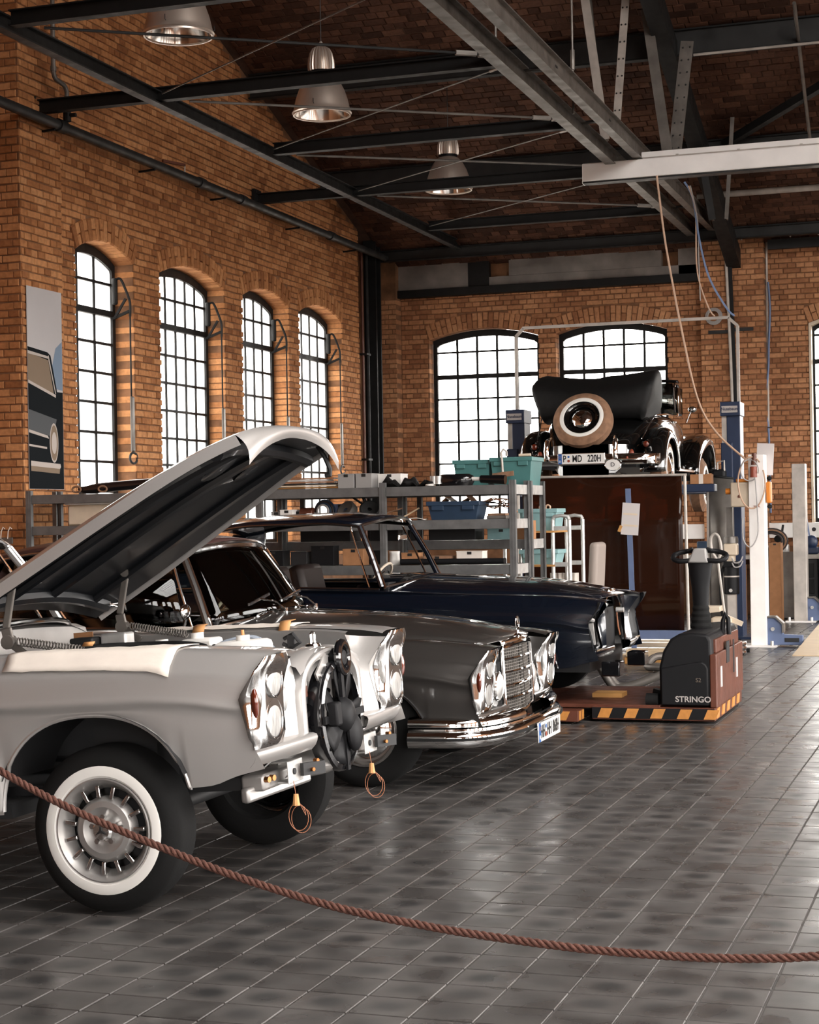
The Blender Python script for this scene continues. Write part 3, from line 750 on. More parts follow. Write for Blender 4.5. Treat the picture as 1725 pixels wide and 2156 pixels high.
# purlins and braces
PN = ['upper dark steel purlin with a pale conduit along its lower edge', 'middle dark steel purlin behind the white trunking', 'lowest dark steel purlin above the back wall', 'highest dark steel purlin close under the roof']
for (y, h), lab in zip(((20.75, .30), (23.2, .30), (25.55, .15), (18.2, .28)), PN):
    t = thing('purlin', lab, 'beam', (0, y, roofz(y)-h/2-.02), 'roof purlins')
    MB().bar((-9.05, 0, 0), (6, 0, 0), .02, h).build('web', 'steel_dark', t, ang=0)
    MB().bar((-9.05, 0, h/2), (6, 0, h/2), .12, .02).build('flange', 'steel_black', t, ang=0)
    MB().bar((-9.05, 0, -h/2), (6, 0, -h/2), .12, .02).build('flange', 'steel_black', t, ang=0)
    if y == 20.75: MB().cyl((-3.3, -.07, -h/2-.02), (6, -.07, -h/2-.02), .016, n=8).build('conduit', 'steel_pale', t)
tag(MB().bar((-3.3, 23.12, roofz(23.12)-.12), (.2, 20.2, roofz(20.2)-.12), .10, .10).build('wind_brace', 'steel_black', ang=0), 'diagonal black steel brace across the reddish vaulting at right', 'brace')
tag(MB().tube([(-2.05, 20.0, roofz(20.0)-.30), (-2.13, 21.8, roofz(21.8)-.28), (-2.20, 23.4, roofz(23.4)-.26)], .022).build('conduit_pipe', 'steel_grey'), 'slim grey conduit sloping down under the vaulting at the right', 'pipe')
tag(MB().cyl((-3.9, 24.55, 5.97), (3, 24.55, 5.97), .045, n=12).build('ceiling_pipe', 'steel_pale'), 'pale horizontal pipe below the vaulting behind the truss', 'pipe')
t = thing('wall_pipe', 'grey horizontal pipe along the top of the back wall above the pillar', 'pipe', (0, 25.72, 5.63))
MB().cyl((-3.72, 0, 0), (3, 0, 0), .042, n=14).build('pipe', 'steel_grey', t)
MB().cyl((-3.80, 0, 0), (-3.68, 0, 0), .055, n=14).build('end_cap', 'steel_grey', t)
for x in (-3.45, -2.75, -2.35): MB().bar((x, 0, .04), (x, .0, -.14), .01, .02).build('clip', 'steel_pale', t)
tag(MB().bx(-3.1, 3, 25.9, 26.0, 5.36, 5.5).build('ring_beam', 'steel_black', ang=0), 'dark steel beam along the back wall under the pipe', 'beam')

# ---- white trunking with a rail on top
t = thing('light_trunking', 'long white metal trunking with a rail on top, hung under the truss', 'trunking', (0, 20.0, 5.38))
MB().bx(-4.50, 3.0, -.09, .09, .02, .23).build('casing', 'white_metal', t, ang=0, bev=.012)
MB().bx(-4.49, 3.0, -.075, .075, .0, .02).build('lip', 'steel_dark', t, ang=0)
MB().bx(-4.505, -4.495, -.07, .07, .0, .03).build('end_stop', 'white_metal', t, ang=0)
MB().bx(-3.82, 3.0, .03, .10, .245, .33).build('rail', 'white_metal', t, ang=0, bev=.006)
MB().bx(-3.82, 3.0, .0, .04, .232, .262).build('rail_flange', 'steel_pale', t, ang=0)
for x in (-3.4, -2.7, -2.0, -1.0): MB().bx(x-.015, x+.015, -.01, .06, .225, .27).build('clip', 'steel_pale', t, ang=0)

# ---- pendant lamps
def lamp(loc, label):
    t = thing('pendant_lamp', label, 'lamp', loc, 'bell pendant lamps')
    MB().lathe([(.300,.0),(.312,.012),(.300,.03),(.292,.06),(.272,.15),(.238,.25),(.190,.34),(.145,.395),(.125,.41)], n=48).build('shade', 'lamp_alu', t, ang=50)
    MB().lathe([(.292,.004),(.262,.14),(.228,.24),(.18,.33),(.06,.39),(.001,.395)], n=40).build('reflector', 'lamp_inner', t, ang=60)
    MB().lathe([(.302,.0),(.302,-.012),(.286,-.012),(.286,.004)], n=40).build('rim', 'lamp_alu', t)
    MB().lathe([(.115,.41),(.115,.445),(.10,.445)], n=24).build('neck', 'black_plastic', t)
    rows = []
    for r, h in ((.138,.445),(.142,.50),(.136,.57),(.120,.635),(.094,.68),(.05,.705),(.015,.71)):
        rows.append([Vector((math.cos(a)*rr, math.sin(a)*rr, h)) for i in range(88) for a, rr in [(2*PI*i/88, r*(1.0 if i % 4 < 2 else .90))]])
    MB().grid(rows, cu=True).build('finned_cap', 'lamp_alu', t, ang=25)
    MB().ell((0,0,.735), (.022,.022,.03), 10, 6).build('cable_grip', 'steel_pale', t)
    MB().cyl((0,0,.75), (0,0,roofz(loc[1])-loc[2]), .006, n=6).build('cord', 'cable_dark', t)
    for a in (.6, 2.7, 4.8): MB().tube([(.29*math.cos(a), .29*math.sin(a), .05), (.315*math.cos(a), .315*math.sin(a), .06), (.315*math.cos(a), .315*math.sin(a), .10)], .004, 6).build('latch', 'steel_dark', t)
lamp((-6.63, 13.68, 5.73), 'nearest bell pendant lamp, half hidden by a black beam at the top')
lamp((-6.57, 16.92, 5.73), 'middle bell pendant lamp with a finned cap above the centre of the hall')
lamp((-6.60, 21.45, 5.73), 'farthest and smallest bell pendant lamp under the roof')

# ---- pipework on the left wall
t = thing('wall_pipe', 'thick grey pipe running along the brick wall above the arched windows', 'pipe', (-8.90, 0, 5.545))
MB().cyl((0, 9, 0), (0, 25.6, 0), .052, n=16).build('pipe', 'steel_dark', t)
for y in (15.62, 18.9, 20.1, 23.2): MB().cyl((0, y-.07, 0), (0, y+.07, 0), .066, n=16).build('coupling', 'steel_dark', t)
for y in (15.5, 17.7, 19.6, 22.0, 24.2):
    MB().bar((-.2, y, -.07), (.0, y, -.06), .03, .02).bar((0, y, -.06), (0, y, -.02), .03, .02).build('bracket', 'steel_black', t, ang=0)
t = thing('riser_pipe', 'narrow steel pipe dropping to a valve on the grey wall pipe', 'pipe', (0,0,0))
def wp(y, z, x=-8.86): return Vector((x, y, z))
MB().tube([wp(15.42, 8.3), wp(15.42, 6.05)]+bez([wp(15.42, 6.05), wp(15.45, 5.99), wp(15.55, 5.97), wp(15.64, 5.95), wp(15.68, 5.90), wp(15.68, 5.84)], 5)+[wp(15.68, 5.62)], .024, 10).build('pipe', 'steel_grey', t)
MB().cyl(wp(15.68, 5.60), wp(15.68, 5.72), .042, n=10).build('valve', 'steel_dark', t)
MB().cyl(wp(15.68, 5.66)+Vector((-.02,0,0)), wp(15.68, 5.66)+Vector((.10,0,0)), .022, n=8).build('valve_stem', 'steel_dark', t)
MB().cyl(wp(15.42, 6.05), wp(15.42, 6.10), .032, n=10).build('elbow_collar', 'steel_grey', t)
t = thing('pipe_bracket', 'small rusty bracket with a hanging wire on the pipe', 'bracket', (-8.9, 18.1, 5.62))
MB().bar((-.1, 0, .05), (.02, .33, .05), .03, .03).build('arm', 'rust_orange', t, ang=0)
MB().tube([(.02, .33, .05), (.02, .33, -.05), (.0, .34, -.08)], .008, 6).build('hook', 'steel_pale', t)
# ------------------------------------------------------------------ 1960s coupes and saloon, one body generator
T_YW = [(-4.05,.70),(-3.8,.80),(-3.4,.865),(-2.75,.905),(-1.6,.925),(-.6,.922),(0,.915),(.3,.902),(.5,.884),(.62,.868),(.76,.85)]
T_CR = [(-4.05,.80),(-3.6,.85),(-2.9,.875),(-2.0,.885),(-1.0,.875),(-.44,.853),(0,.842),(.35,.832),(.55,.812),(.66,.790),(.74,.768)]
T_CS = [(-4.05,.62),(-3,.66),(-2,.655),(-.5,.647),(.18,.645),(.4,.63),(.62,.595)]
T_HW = [(-4.05,.55),(-3.3,.66),(-1.2,.74),(-.9,.715),(-.3,.66),(.2,.60),(.5,.545),(.7,.50)]
T_HZ = [(-1.0,.985),(-.85,.972),(-.5,.958),(-.2,.946),(.1,.926),(.35,.896),(.5,.868),(.60,.842),(.68,.806)]
T_BZ = [(.43,.676),(.458,.672),(.54,.655),(.60,.642),(.628,.637),(.66,.655),(.70,.686),(.74,.714),(.765,.728),(.79,.735),(.83,.70)]
def arch_low(x, xc, base, w=.405, h=.60):
    u = abs(x-xc)/w
    if u >= 1: return base
    return .20+(h-.20)*(1-u**2.3)**(1/2.3)
def lowz(x, rear=True):
    base = interp([(-4.05,.36),(-3.6,.27),(-3.2,.25),(-2.2,.225),(-.5,.225),(.36,.30),(.47,.306),(.56,.338),(.66,.360)], x)
    z = arch_low(x, 0, base)
    if rear: z = max(z, arch_low(x, -2.75, base, .39, .575))
    return max(z, base)
def body_section(x, n=26):
    """points from the bonnet seam over the wing crown and down the side"""
    yw, cr, cs, hw, lo = interp(T_YW, x), interp(T_CR, x), interp(T_CS, x), interp(T_HW, x), lowz(x)
    lo = min(lo, cs-.035)
    P = [(hw, cr-.012), (hw+.05, cr-.002), ((hw+yw)/2+.04, cr-.004), (yw-.075, cr-.026), (yw-.030, cr-.072), (yw-.012, (cr+cs)/2), (yw-.002, cs+.03), (yw+.004, cs), (yw-.010, cs-.03)]
    for t in (.3, .65, .9, 1): P.append((yw-.010-.028*t*t*(1 if lo < .4 else .35), lerp(cs-.03, lo, t)))
    out = bez([(a, b, 0) for a, b in P], 3)
    return [(p.x, p.y) for p in out]
def car_stations():
    xs = [-4.05,-4.0,-3.9,-3.75,-3.6,-3.4,-3.25]
    for c, w in ((-2.75,.39),(0,.405)):
        for i in range(25): xs.append(c-w*math.cos(PI*i/24)*1.0001)
    xs += [-2.2,-2.0,-1.8,-1.6,-1.4,-1.2,-1.0,-.8,-.6,-.5,.44,.47,.50,.53,.56,.585,.61,.635,.66]
    return sorted(set(xs))
def side_rows(sgn):
    rows = []
    for x in car_stations():
        r = []
        for y, z in body_section(x):
            w = min(1, max(0, (x-.34)/.32)); w = w*w*(3-2*w)
            xe = interp(T_BZ, z) if z > .43 else lerp(.70, .676, min(1, max(0, (z-.36)/.07)))
            r.append(Vector((x+w*(xe-.66), sgn*y, z)))
        rows.append(r)
    return rows
def hood_z(x, y, hz, cr, hw):
    t = min(1, abs(y)/hw); return lerp(hz, cr-.012, t**2.6)
def hood_grid(dn=0, nx=26, ny=20, inset=.006):
    rows = []
    for i in range(nx+1):
        t = i/nx; x0 = lerp(-.90, .685, t); r = []
        for k in range(ny+1):
            s = lerp(-1, 1, k/ny); hw = interp(T_HW, x0)-inset; y = s*hw
            x = x0-(.07*abs(s)**3 if t > .6 else 0)*((t-.6)/.4 if t > .6 else 0)+(.06*(1-s*s) if t < .15 else 0)*(1-t/.15 if t < .15 else 0)*-1
            r.append(Vector((x, y, hood_z(x, y, interp(T_HZ, x), interp(T_CR, x), hw)-dn)))
        rows.append(r)
    return rows
def mk_wheel(parent, loc, side, style, r=.325, w=.175):
    """side -1: outer face towards -y"""
    t = bpy.data.objects.new('wheel', None); COL.objects.link(t); t.parent = parent; t.location = loc; t.empty_display_size = .1
    d = (0, side, 0); h = w/2
    MB().lathe([(.205,-h),(.26,-h-.004),(.30,-h*.85),(r,-h*.62),(r,h*.62),(.315,h*.8),(.285,h+.004),(.255,h+.010),(.205,h+.004),(.19,h-.02),(.19,-h+.02),(.205,-h)], d=d, n=56).build('tyre', 'tyre_tan' if style == 'tan' else 'rubber', t)
    if style in ('bundt', 'white', 'tan'):
        MB().lathe([(.203,h+.006),(.212,h+.0125),(.246,h+.0125),(.250,h+.010)], d=d, n=56).build('whitewall', 'whitewall', t)
    if style == 'bundt':
        MB().lathe([(.197,h-.01),(.203,h+.012),(.197,h+.014),(.186,h+.002),(.176,h-.012),(.170,h-.030),(.163,h-.036),(.158,h-.05)], d=d, n=56).build('rim', 'silver_matt', t)
        MB().lathe([(.130,h-.040),(.126,h-.014),(.112,h+.002),(.090,h+.006),(.07,h-.004),(.055,h-.010),(.001,h-.012)], d=d, n=48).build('hub_dish', 'silver_matt', t)
        MB().lathe([(.17,h-.075),(.001,h-.075)], d=d, n=32).build('brake_disc', 'dark_inner', t)
        for i in range(15):
            a = 2*PI*i/15; c, s = math.cos(a), math.sin(a); y0 = side*(h-.020)
            rot = Matrix.Rotation(-a, 3, 'Y')
            m = MB().box((0,0,0), (.050,.045,.017)); m.v = [tuple(rot @ Vector((v[0]+.149, v[1], v[2]))+Vector((0, y0, 0))) for v in m.v]
            m.build('spoke', 'chrome_soft', t, ang=30, bev=.004)
        for i in range(5):
            a = 2*PI*i/5+.3; MB().cyl((.052*math.cos(a), side*(h-.012), .052*math.sin(a)), (.052*math.cos(a), side*(h+.010), .052*math.sin(a)), .011, n=6).build('wheel_bolt', 'chrome_soft', t)
        cap = MB().lathe([(.042,h-.01),(.042,h+.016),(.034,h+.026),(.001,h+.028)], d=d, n=24).build('centre_cap', 'chrome', t)
        for i in range(3):
            a = 2*PI*i/3+PI/2; q = Vector((math.cos(a), 0, math.sin(a)))
            MB().add([q*.03+Vector((0,side*(h+.030),0)), Vector((-q.z*.006, side*(h+.034), q.x*.006)), Vector((q.z*.006, side*(h+.034), -q.x*.006)), Vector((0,side*(h+.027),0))], [(0,1,2),(0,1,3),(0,2,3),(1,2,3)]).build('star_arm', 'dark_inner', t, ang=0)
    else:
        MB().lathe([(.197,h-.01),(.203,h+.010),(.19,h+.012),(.175,h-.012),(.15,h-.02)], d=d, n=40).build('rim', 'chrome_soft' if style != 'plain' else 'dark_inner', t)
        MB().lathe([(.165,h-.018),(.14,h-.002),(.10,h+.010),(.05,h+.022),(.001,h+.026)], d=d, n=36).build('hubcap', 'chrome' if style != 'plain' else 'dark_inner', t)
    return t
def mk_headlamp(parent, sgn, paint, full=True):
    e = bpy.data.objects.new('headlamp', None); COL.objects.link(e); e.parent = parent; e.empty_display_size = .1
    zs = [.434,.44,.458,.48,.52,.56,.60,.628,.65,.68,.71,.735,.755,.770,.782]
    T_XF = [(.43,.690),(.458,.702),(.55,.708),(.65,.713),(.72,.724),(.76,.740),(.785,.742)]
    rows = []
    for z in zs:
        xe = interp(T_BZ, z)-.004; xf = interp(T_XF, z); pin = .0 if .46 < z < .74 else (.02 if z < .46 else .05*(z-.74)/.04)
        yo = .872-pin; yi = .560+pin
        pass
        P = [(xe, yo), (lerp(xe,xf,.35), yo-.003), (lerp(xe,xf,.75), yo-.022), (xf-.004, yo-.055), (xf, yo-.09), (xf, yi+.085), (xf-.004, yi+.05), (lerp(xe,xf,.75), yi+.020), (lerp(xe,xf,.35), yi+.003), (xe, yi)]
        rows.append([Vector((p.x, sgn*p.y, z)) for p in bez([(a, b, 0) for a, b in P], 3)])
    m = MB().grid(rows); m.f.append(tuple(range(len(rows[0])))); n0 = len(rows[0])*(len(rows)-1); m.f.append(tuple(range(n0, n0+len(rows[0]))))
    m.build('bezel', 'chrome', e, ang=50)
    for z, r in ((.693, .070), (.537, .0725)):
        xf = interp(T_XF, z); o = (xf-.004, sgn*.716, z)
        MB().lathe([(r+.008,-.006),(r+.008,.005),(r+.004,.008),(r,.006)], o, (1,0,0), 32).build('lamp_ring', 'chrome_soft', e)
        MB().lathe([(r+.001,.0055),(r-.003,.0045)], o, (1,0,0), 32).build('lamp_seal', 'dark_inner', e)
        MB().lathe([(r-.002,.004),(r*.75,.0065),(r*.4,.008),(.001,.0085)], o, (1,0,0), 32).build('lens', 'lens', e, ang=60)
    MB().ell((.684, sgn*.842, .612), (.017,.032,.063), 20, 12, Matrix.Rotation(-sgn*.62, 3, 'Z')).build('turn_signal', 'amber', e)
    MB().ell((.684, sgn*.590, .60), (.017,.032,.060), 20, 12, Matrix.Rotation(sgn*.62, 3, 'Z')).build('fog_lens', 'lens', e)
    return e
def car_body(t, paint, lamps=True, apron=True, bonnet=True, trim=True):
    mb = MB()
    for s in (-1, 1): mb.grid(side_rows(s))
    # rolled wheel-arch lips
    body = mb.build('body_shell', paint, t, ang=60)
    for s in (-1, 1):
        for xc, w, h in ((0,.405,.60),(-2.75,.39,.575)):
            pts = []
            for i in range(33):
                x = xc-w*math.cos(PI*i/32)*.998; sec = body_section(x); y, z = sec[-1]; pts.append((x, s*(y-.002), max(z, .24)))
            MB().tube(pts, .0085, 6).build('arch_lip', paint, body)
            # inner wheel house
            rows = []
            for i in range(17):
                a = PI*(.10+.80*i/16); x = xc-(w+.01)*math.cos(a); z = .20+(h-.19)*math.sin(a)**.8
                rows.append([Vector((x, s*.90, z)), Vector((x, s*.50, z))])
            MB().grid(rows).build('wheel_house', 'dark_inner', t, ang=60)
    # nose cheeks between lamp and grille, and the valance below
    for s in (-1, 1):
        rows = []
        for i in range(9):
            z = lerp(.40, .79, i/8); r = []
            for k in range(9):
                q = k/8; y = lerp(.345, .562, q); zt = z-(.03*q if i == 8 else 0)
                r.append(Vector((lerp(.655,interp(T_BZ,z)-.005,q)-.045*math.sin(PI*q)*(.6+.4*math.sin(PI*i/8))-(.04*(i/8)**4)*(1-q), s*y, zt)))
            rows.append(r)
        MB().grid(rows).build('nose_cheek', paint, t, ang=60)
        rows = []
        for k in range(19):
            y = lerp(.30, .838, k/18); xv = .668+.045*(1-(y/.88)**3)
            prof = [(.60,.436),(xv-.02,.434),(xv-.004,.428),(xv,.416),(xv-.004,.400),(xv-.012,.384),(xv-.03,.366)]
            rows.append([Vector((min(a, xv+.01), s*y, z)) for a, z in prof])
        MB().grid(rows).build('valance', paint, t, ang=60)
    # crown between wing and bonnet seam at the very front
    if lamps:
        for s in (-1, 1): mk_headlamp(t, s, paint)
    # cowl and scuttle
    rows = []
    for i in range(7):
        x = lerp(-1.18, -.86, i/6); hw = interp(T_HW, x)+.01
        rows.append([Vector((x+.05*(1-(k/8-1)**2)*(0), lerp(-1, 1, k/16)*hw, hood_z(x, lerp(-1, 1, k/16)*hw, interp(T_HZ, max(x,-1.0))-.004, interp(T_CR, x), hw))) for k in range(17)])
    MB().grid(rows).build('scuttle', paint, t, ang=60)
    # boot lid and tail
    rows = []
    for x in (-2.95,-3.1,-3.3,-3.6,-3.85,-4.0,-4.05):
        hw = interp(T_HW, x)+.005; cr = interp(T_CR, x)-.012
        rows.append([Vector((x, lerp(-1,1,k/10)*hw, cr+.03*(1-(k/5-1)**2))) for k in range(11)])
    rows.append([Vector((-4.07, lerp(-1,1,k/10)*.56, .34)) for k in range(11)])
    MB().grid(rows).build('boot_lid', paint, t, ang=60)
    # sills, underbody, firewall
    MB().bx(-3.9, -.42, -.80, .80, .20, .26).build('underbody', 'dark_inner', t, ang=0)
    MB().bx(-1.0, -.96, -.70, .70, .26, .93).build('firewall', 'dark_inner', t, ang=0)
    MB().bx(-3.2, -3.1, -.74, .74, .26, .85).build('rear_bulkhead', 'dark_inner', t, ang=0)
    if bonnet:
        MB().grid(hood_grid()).build('bonnet', paint, t, ang=60, solid=.006)
        MB().bx(-.96, .58, -.60, .60, .25, .70).build('engine_bay', 'dark_inner', t, ang=0)
    return body
def cabin(t, paint, roofm, rz=0.0, glass=True, xa=-1.02, pillar_b=False):
    """greenhouse: roof skin, pillars, glass, chrome frames, seats, wheel"""
    zt = 1.345+rz
    rows = []
    for i in range(17):
        u = i/16; x = lerp(xa-.20, -2.72, u); half = interp([(0,.615),(.15,.632),(.6,.625),(1,.56)], u)
        z0 = interp([(0,zt),(.2,zt+.025),(.6,zt+.015),(1,zt-.075)], u); cz = interp([(0,.055),(.25,.068),(.7,.06),(1,.045)], u)
        rows.append([Vector((x+.10*(1-abs(s)**2.2)*(1-u)**3-.08*(1-s*s)*u**4, s*half, z0+cz*(1-abs(s)**2.4))) for s in [lerp(-1,1,k/16) for k in range(17)]])
    MB().grid(rows).build('roof', roofm, t, ang=60, solid=.02)
    hdr = [r for r in rows[0]]
    MB().tube([p+Vector((.006,0,-.008)) for p in hdr], .013, 8).build('header_rail', 'chrome_soft', t)
    for s in (-1, 1):
        MB().tube([r[0 if s < 0 else -1]+Vector((0, s*.004, -.012)) for r in rows], .011, 8).build('drip_rail', 'chrome_soft', t)
        top = Vector((xa-.20, s*.612, zt-.01)); bot = Vector((xa+.02, s*.735, .895))
        MB().tube([top, lerp(top, bot, .5)+Vector((.012, s*.012, 0)), bot], .022, 8).build('a_pillar', paint, t)
        MB().tube([top+Vector((.022,0,0)), lerp(top, bot, .5)+Vector((.034, s*.008, 0)), bot+Vector((.03,0,0))], .008, 6).build('pillar_chrome', 'chrome', t)
        MB().tube([top+Vector((-.07,s*.01,-.01)), lerp(top, bot, .5)+Vector((-.085, s*.02, 0)), bot+Vector((-.10,.0,.0))], .008, 6).build('window_chrome', 'chrome', t)
        rt = rows[-1][0 if s < 0 else -1]
        rb = Vector((-3.05, s*.70, .87))
        MB().grid([[rows[14][0 if s < 0 else -1], rt, rt+Vector((-.06, -s*.08, -.005))], [Vector((-2.62, s*.74, .88)), rb, rb+Vector((-.1, -s*.10, 0))]]).build('c_pillar', roofm, t, ang=60, solid=.03)
        MB().tube([(xa+.02, s*.80, .882), (-1.6, s*.835, .895), (-2.3, s*.815, .893), (-3.0, s*.74, .885)], .010, 6).build('belt_chrome', 'chrome_soft', t)
        if pillar_b: MB().tube([(-1.95, s*.628, zt), (-1.98, s*.80, .89)], .022, 8).build('b_pillar', paint, t)
        if glass:
            MB().grid([[rows[k][0 if s < 0 else -1]+Vector((0,-s*.01,-.02)) for k in (1,5,9,13)], [Vector((x, s*.775, .885)) for x in (-1.13,-1.6,-2.1,-2.6)]]).build('side_glass', 'car_glass', t, ang=60, solid=.004)
    base = [Vector((xa+.03+.235*(1-abs(s)**2.2), s*.725, .90+.062*(1-abs(s)**2.2))) for s in [lerp(-1,1,k/16) for k in range(17)]]
    if glass:
        g = []
        for j in range(7): g.append([lerp(base[k], hdr[k], j/6)+Vector((.018,0,0))*math.sin(PI*j/6) for k in range(17)])
        MB().grid(g).build('windscreen', 'car_glass', t, ang=60, solid=.004)
    MB().tube([b+Vector((.008,0,-.004)) for b in base], .012, 8).build('screen_chrome', 'chrome_soft', t)
    # backlight
    if glass:
        r9 = [rows[-1][k] for k in range(2, 15)]
        b9 = [Vector((-3.14+.12*(k/6-1)**2, lerp(-.62, .62, k/12), .895)) for k in range(13)]
        MB().grid([r9, b9]).build('rear_screen', 'car_glass', t, ang=60, solid=.004)
    # interior
    MB().grid([[Vector((x, y, z)) for y in (-.68,-.3,0,.3,.68)] for x, z in ((-1.0,.92),(-1.1,.935),(-1.22,.91),(-1.26,.82),(-1.24,.70))]).build('dashboard', 'leather_dark', t, ang=60)
    for y in (-.36, .36):
        s = MB().box((-1.75, y, .52), (.50,.52,.16)).build('seat_cushion', 'leather_dark', t, ang=30, bev=.05)
        MB().box((-2.03, y, .80), (.14,.50,.50), Matrix.Rotation(-.22, 3, 'Y')).build('seat_back', 'leather_dark', t, ang=30, bev=.05)
    MB().box((-2.75, 0, .62), (.45,1.2,.25)).build('rear_seat', 'leather_dark', t, ang=30, bev=.06)
    sw = bpy.data.objects.new('steering_wheel', None); COL.objects.link(sw); sw.parent = t; sw.location = (-1.42, .36, .875); sw.rotation_euler = (0, -1.05, 0)
    MB().tube([(.20*math.cos(a), .20*math.sin(a), 0) for a in [2*PI*i/32 for i in range(32)]], .011, 8, closed=True).build('rim', 'ivory', sw)
    MB().tube([(.14*math.cos(a), .14*math.sin(a), -.01) for a in [2*PI*i/28 for i in range(28)]], .004, 6, closed=True).build('horn_ring', 'chrome', sw)
    MB().bar((0,-.19,0), (0,.19,0), .03, .012).ell((0,0,-.01), (.05,.05,.025), 16, 8).build('hub', 'ivory', sw)
    MB().cyl((0,0,-.02), (0,0,-.3), .02).build('column', 'leather_dark', sw)
    MB().box((xa-.06, .0, 1.24+rz), (.02,.20,.05)).build('rear_view_mirror', 'chrome_soft', t, ang=30, bev=.01)
def grille(t, x0=.675):
    g = bpy.data.objects.new('grille', None); COL.objects.link(g); g.parent = t; g.empty_display_size = .1
    W2, zb, zt = .315, .385, .765
    def P(y, z): return Vector((x0+.045-.05*(y/W2)**2*.6+(z-.38)*-.05, y, z))
    loop = [(-W2,zb),(-W2,zt-.02),(-W2*.9,zt),(0,zt+.012),(W2*.9,zt),(W2,zt-.02),(W2,zb),(0,zb-.012)]
    MB().tube([P(*q) for q in loop], .014, 8, closed=True).build('surround', 'chrome', g)
    rows = []
    for i in range(6):
        q = i/5
        rows.append([lerp(P(lerp(-W2,W2,k/12), zt+.008), Vector((.665-.03*(k/6-1)**2, lerp(-W2,W2,k/12)*1.02, .815-.018*(k/6-1)**2)), q)+Vector((.012*math.sin(PI*q),0,.012*math.sin(PI*q))) for k in range(13)])
    MB().grid(rows).build('shell', 'chrome', g, ang=60, solid=.004)
    MB().grid([[P(y, z)-Vector((.06,0,0)) for y in (-W2,0,W2)] for z in (zb, zt)]).build('core', 'dark_inner', g)
    m = MB()
    for i in range(1, 20):
        y = lerp(-W2, W2, i/20); m.bar(P(y, zb)-Vector((.015,0,0)), P(y, zt)-Vector((.015,0,0)), .005, .008, up=(1,0,0))
    for i in range(1, 21):
        z = lerp(zb, zt, i/21)
        for a, b in ((-W2,-W2/2),(-W2/2,0),(0,W2/2),(W2/2,W2)): m.bar(P(a, z)-Vector((.012,0,0)), P(b, z)-Vector((.012,0,0)), .008, .0032)
    m.build('mesh_insert', 'steel_grey', g, ang=0)
    for i in range(1, 5):
        z = lerp(zb, zt, i/5); pts = [P(lerp(-W2,W2,k/8), z) for k in range(9)]
        MB().tube(pts, .008, 6).build('grille_bar', 'chrome', g)
    MB().bar(P(0, zb), P(0, zt), .012, .02, up=(1,0,0)).build('centre_bar', 'chrome', g, ang=0)
    st = bpy.data.objects.new('hood_star', None); COL.objects.link(st); st.parent = t; st.location = (.685, 0, .808)
    MB().lathe([(.028,0),(.022,.010),(.010,.018),(.008,.035)], n=16).build('base', 'chrome', st)
    MB().tube([(0, .040*math.cos(a), .078+.040*math.sin(a)) for a in [2*PI*i/28 for i in range(28)]], .0035, 6, closed=True).build('ring', 'chrome', st)
    for i in range(3):
        a = PI/2+2*PI*i/3; MB().cyl((0,0,.078), (0, .039*math.cos(a), .078+.039*math.sin(a)), .0055, .0015, n=6).build('arm', 'chrome', st)
def bumper(t):
    b = bpy.data.objects.new('front_bumper', None); COL.objects.link(b); b.parent = t; b.empty_display_size = .1
    def path(s):                         # s -1..1
        a = abs(s); sg = 1 if s >= 0 else -1
        y = interp([(0,0),(.35,.34),(.6,.62),(.75,.80),(.85,.885),(1,.93)], a); x = interp([(0,.80),(.35,.785),(.6,.745),(.75,.675),(.85,.55),(1,.30)], a)
        return Vector((x, sg*y, 0))
    def sweep(name, s0, s1, prof, mat, n=40):
        rows = []
        for i in range(n+1):
            s = lerp(s0, s1, i/n); p = path(s); d = (path(min(1,s+.01))-path(max(-1,s-.01))).normalized(); nrm = Vector((d.y, -d.x, 0))
            if nrm.dot(Vector((1,0,0))*.6+Vector((0,p.y,0))) < 0: nrm = -nrm
            rows.append([p+nrm*o+Vector((0,0,z)) for o, z in prof])
        MB().grid(rows, cu=True).build(name, mat, b, ang=50)
    lower = [(-.02,.245),(.02,.25),(.045,.275),(.050,.31),(.035,.335),(.012,.342),(.010,.352),(-.02,.352)]
    sweep('lower_blade', -1, 1, lower, 'chrome', 56)
    upper = [(-.03,.352),(.0,.352),(.020,.362),(.022,.385),(.008,.405),(-.05,.414)]
    sweep('upper_blade', .30, 1, upper, 'chrome'); sweep('upper_blade', -1, -.30, upper, 'chrome')
    sweep('rubber_strip', -1, 1, [(.044,.29),(.058,.292),(.058,.306),(.044,.308)], 'rubber', 56)
    return b
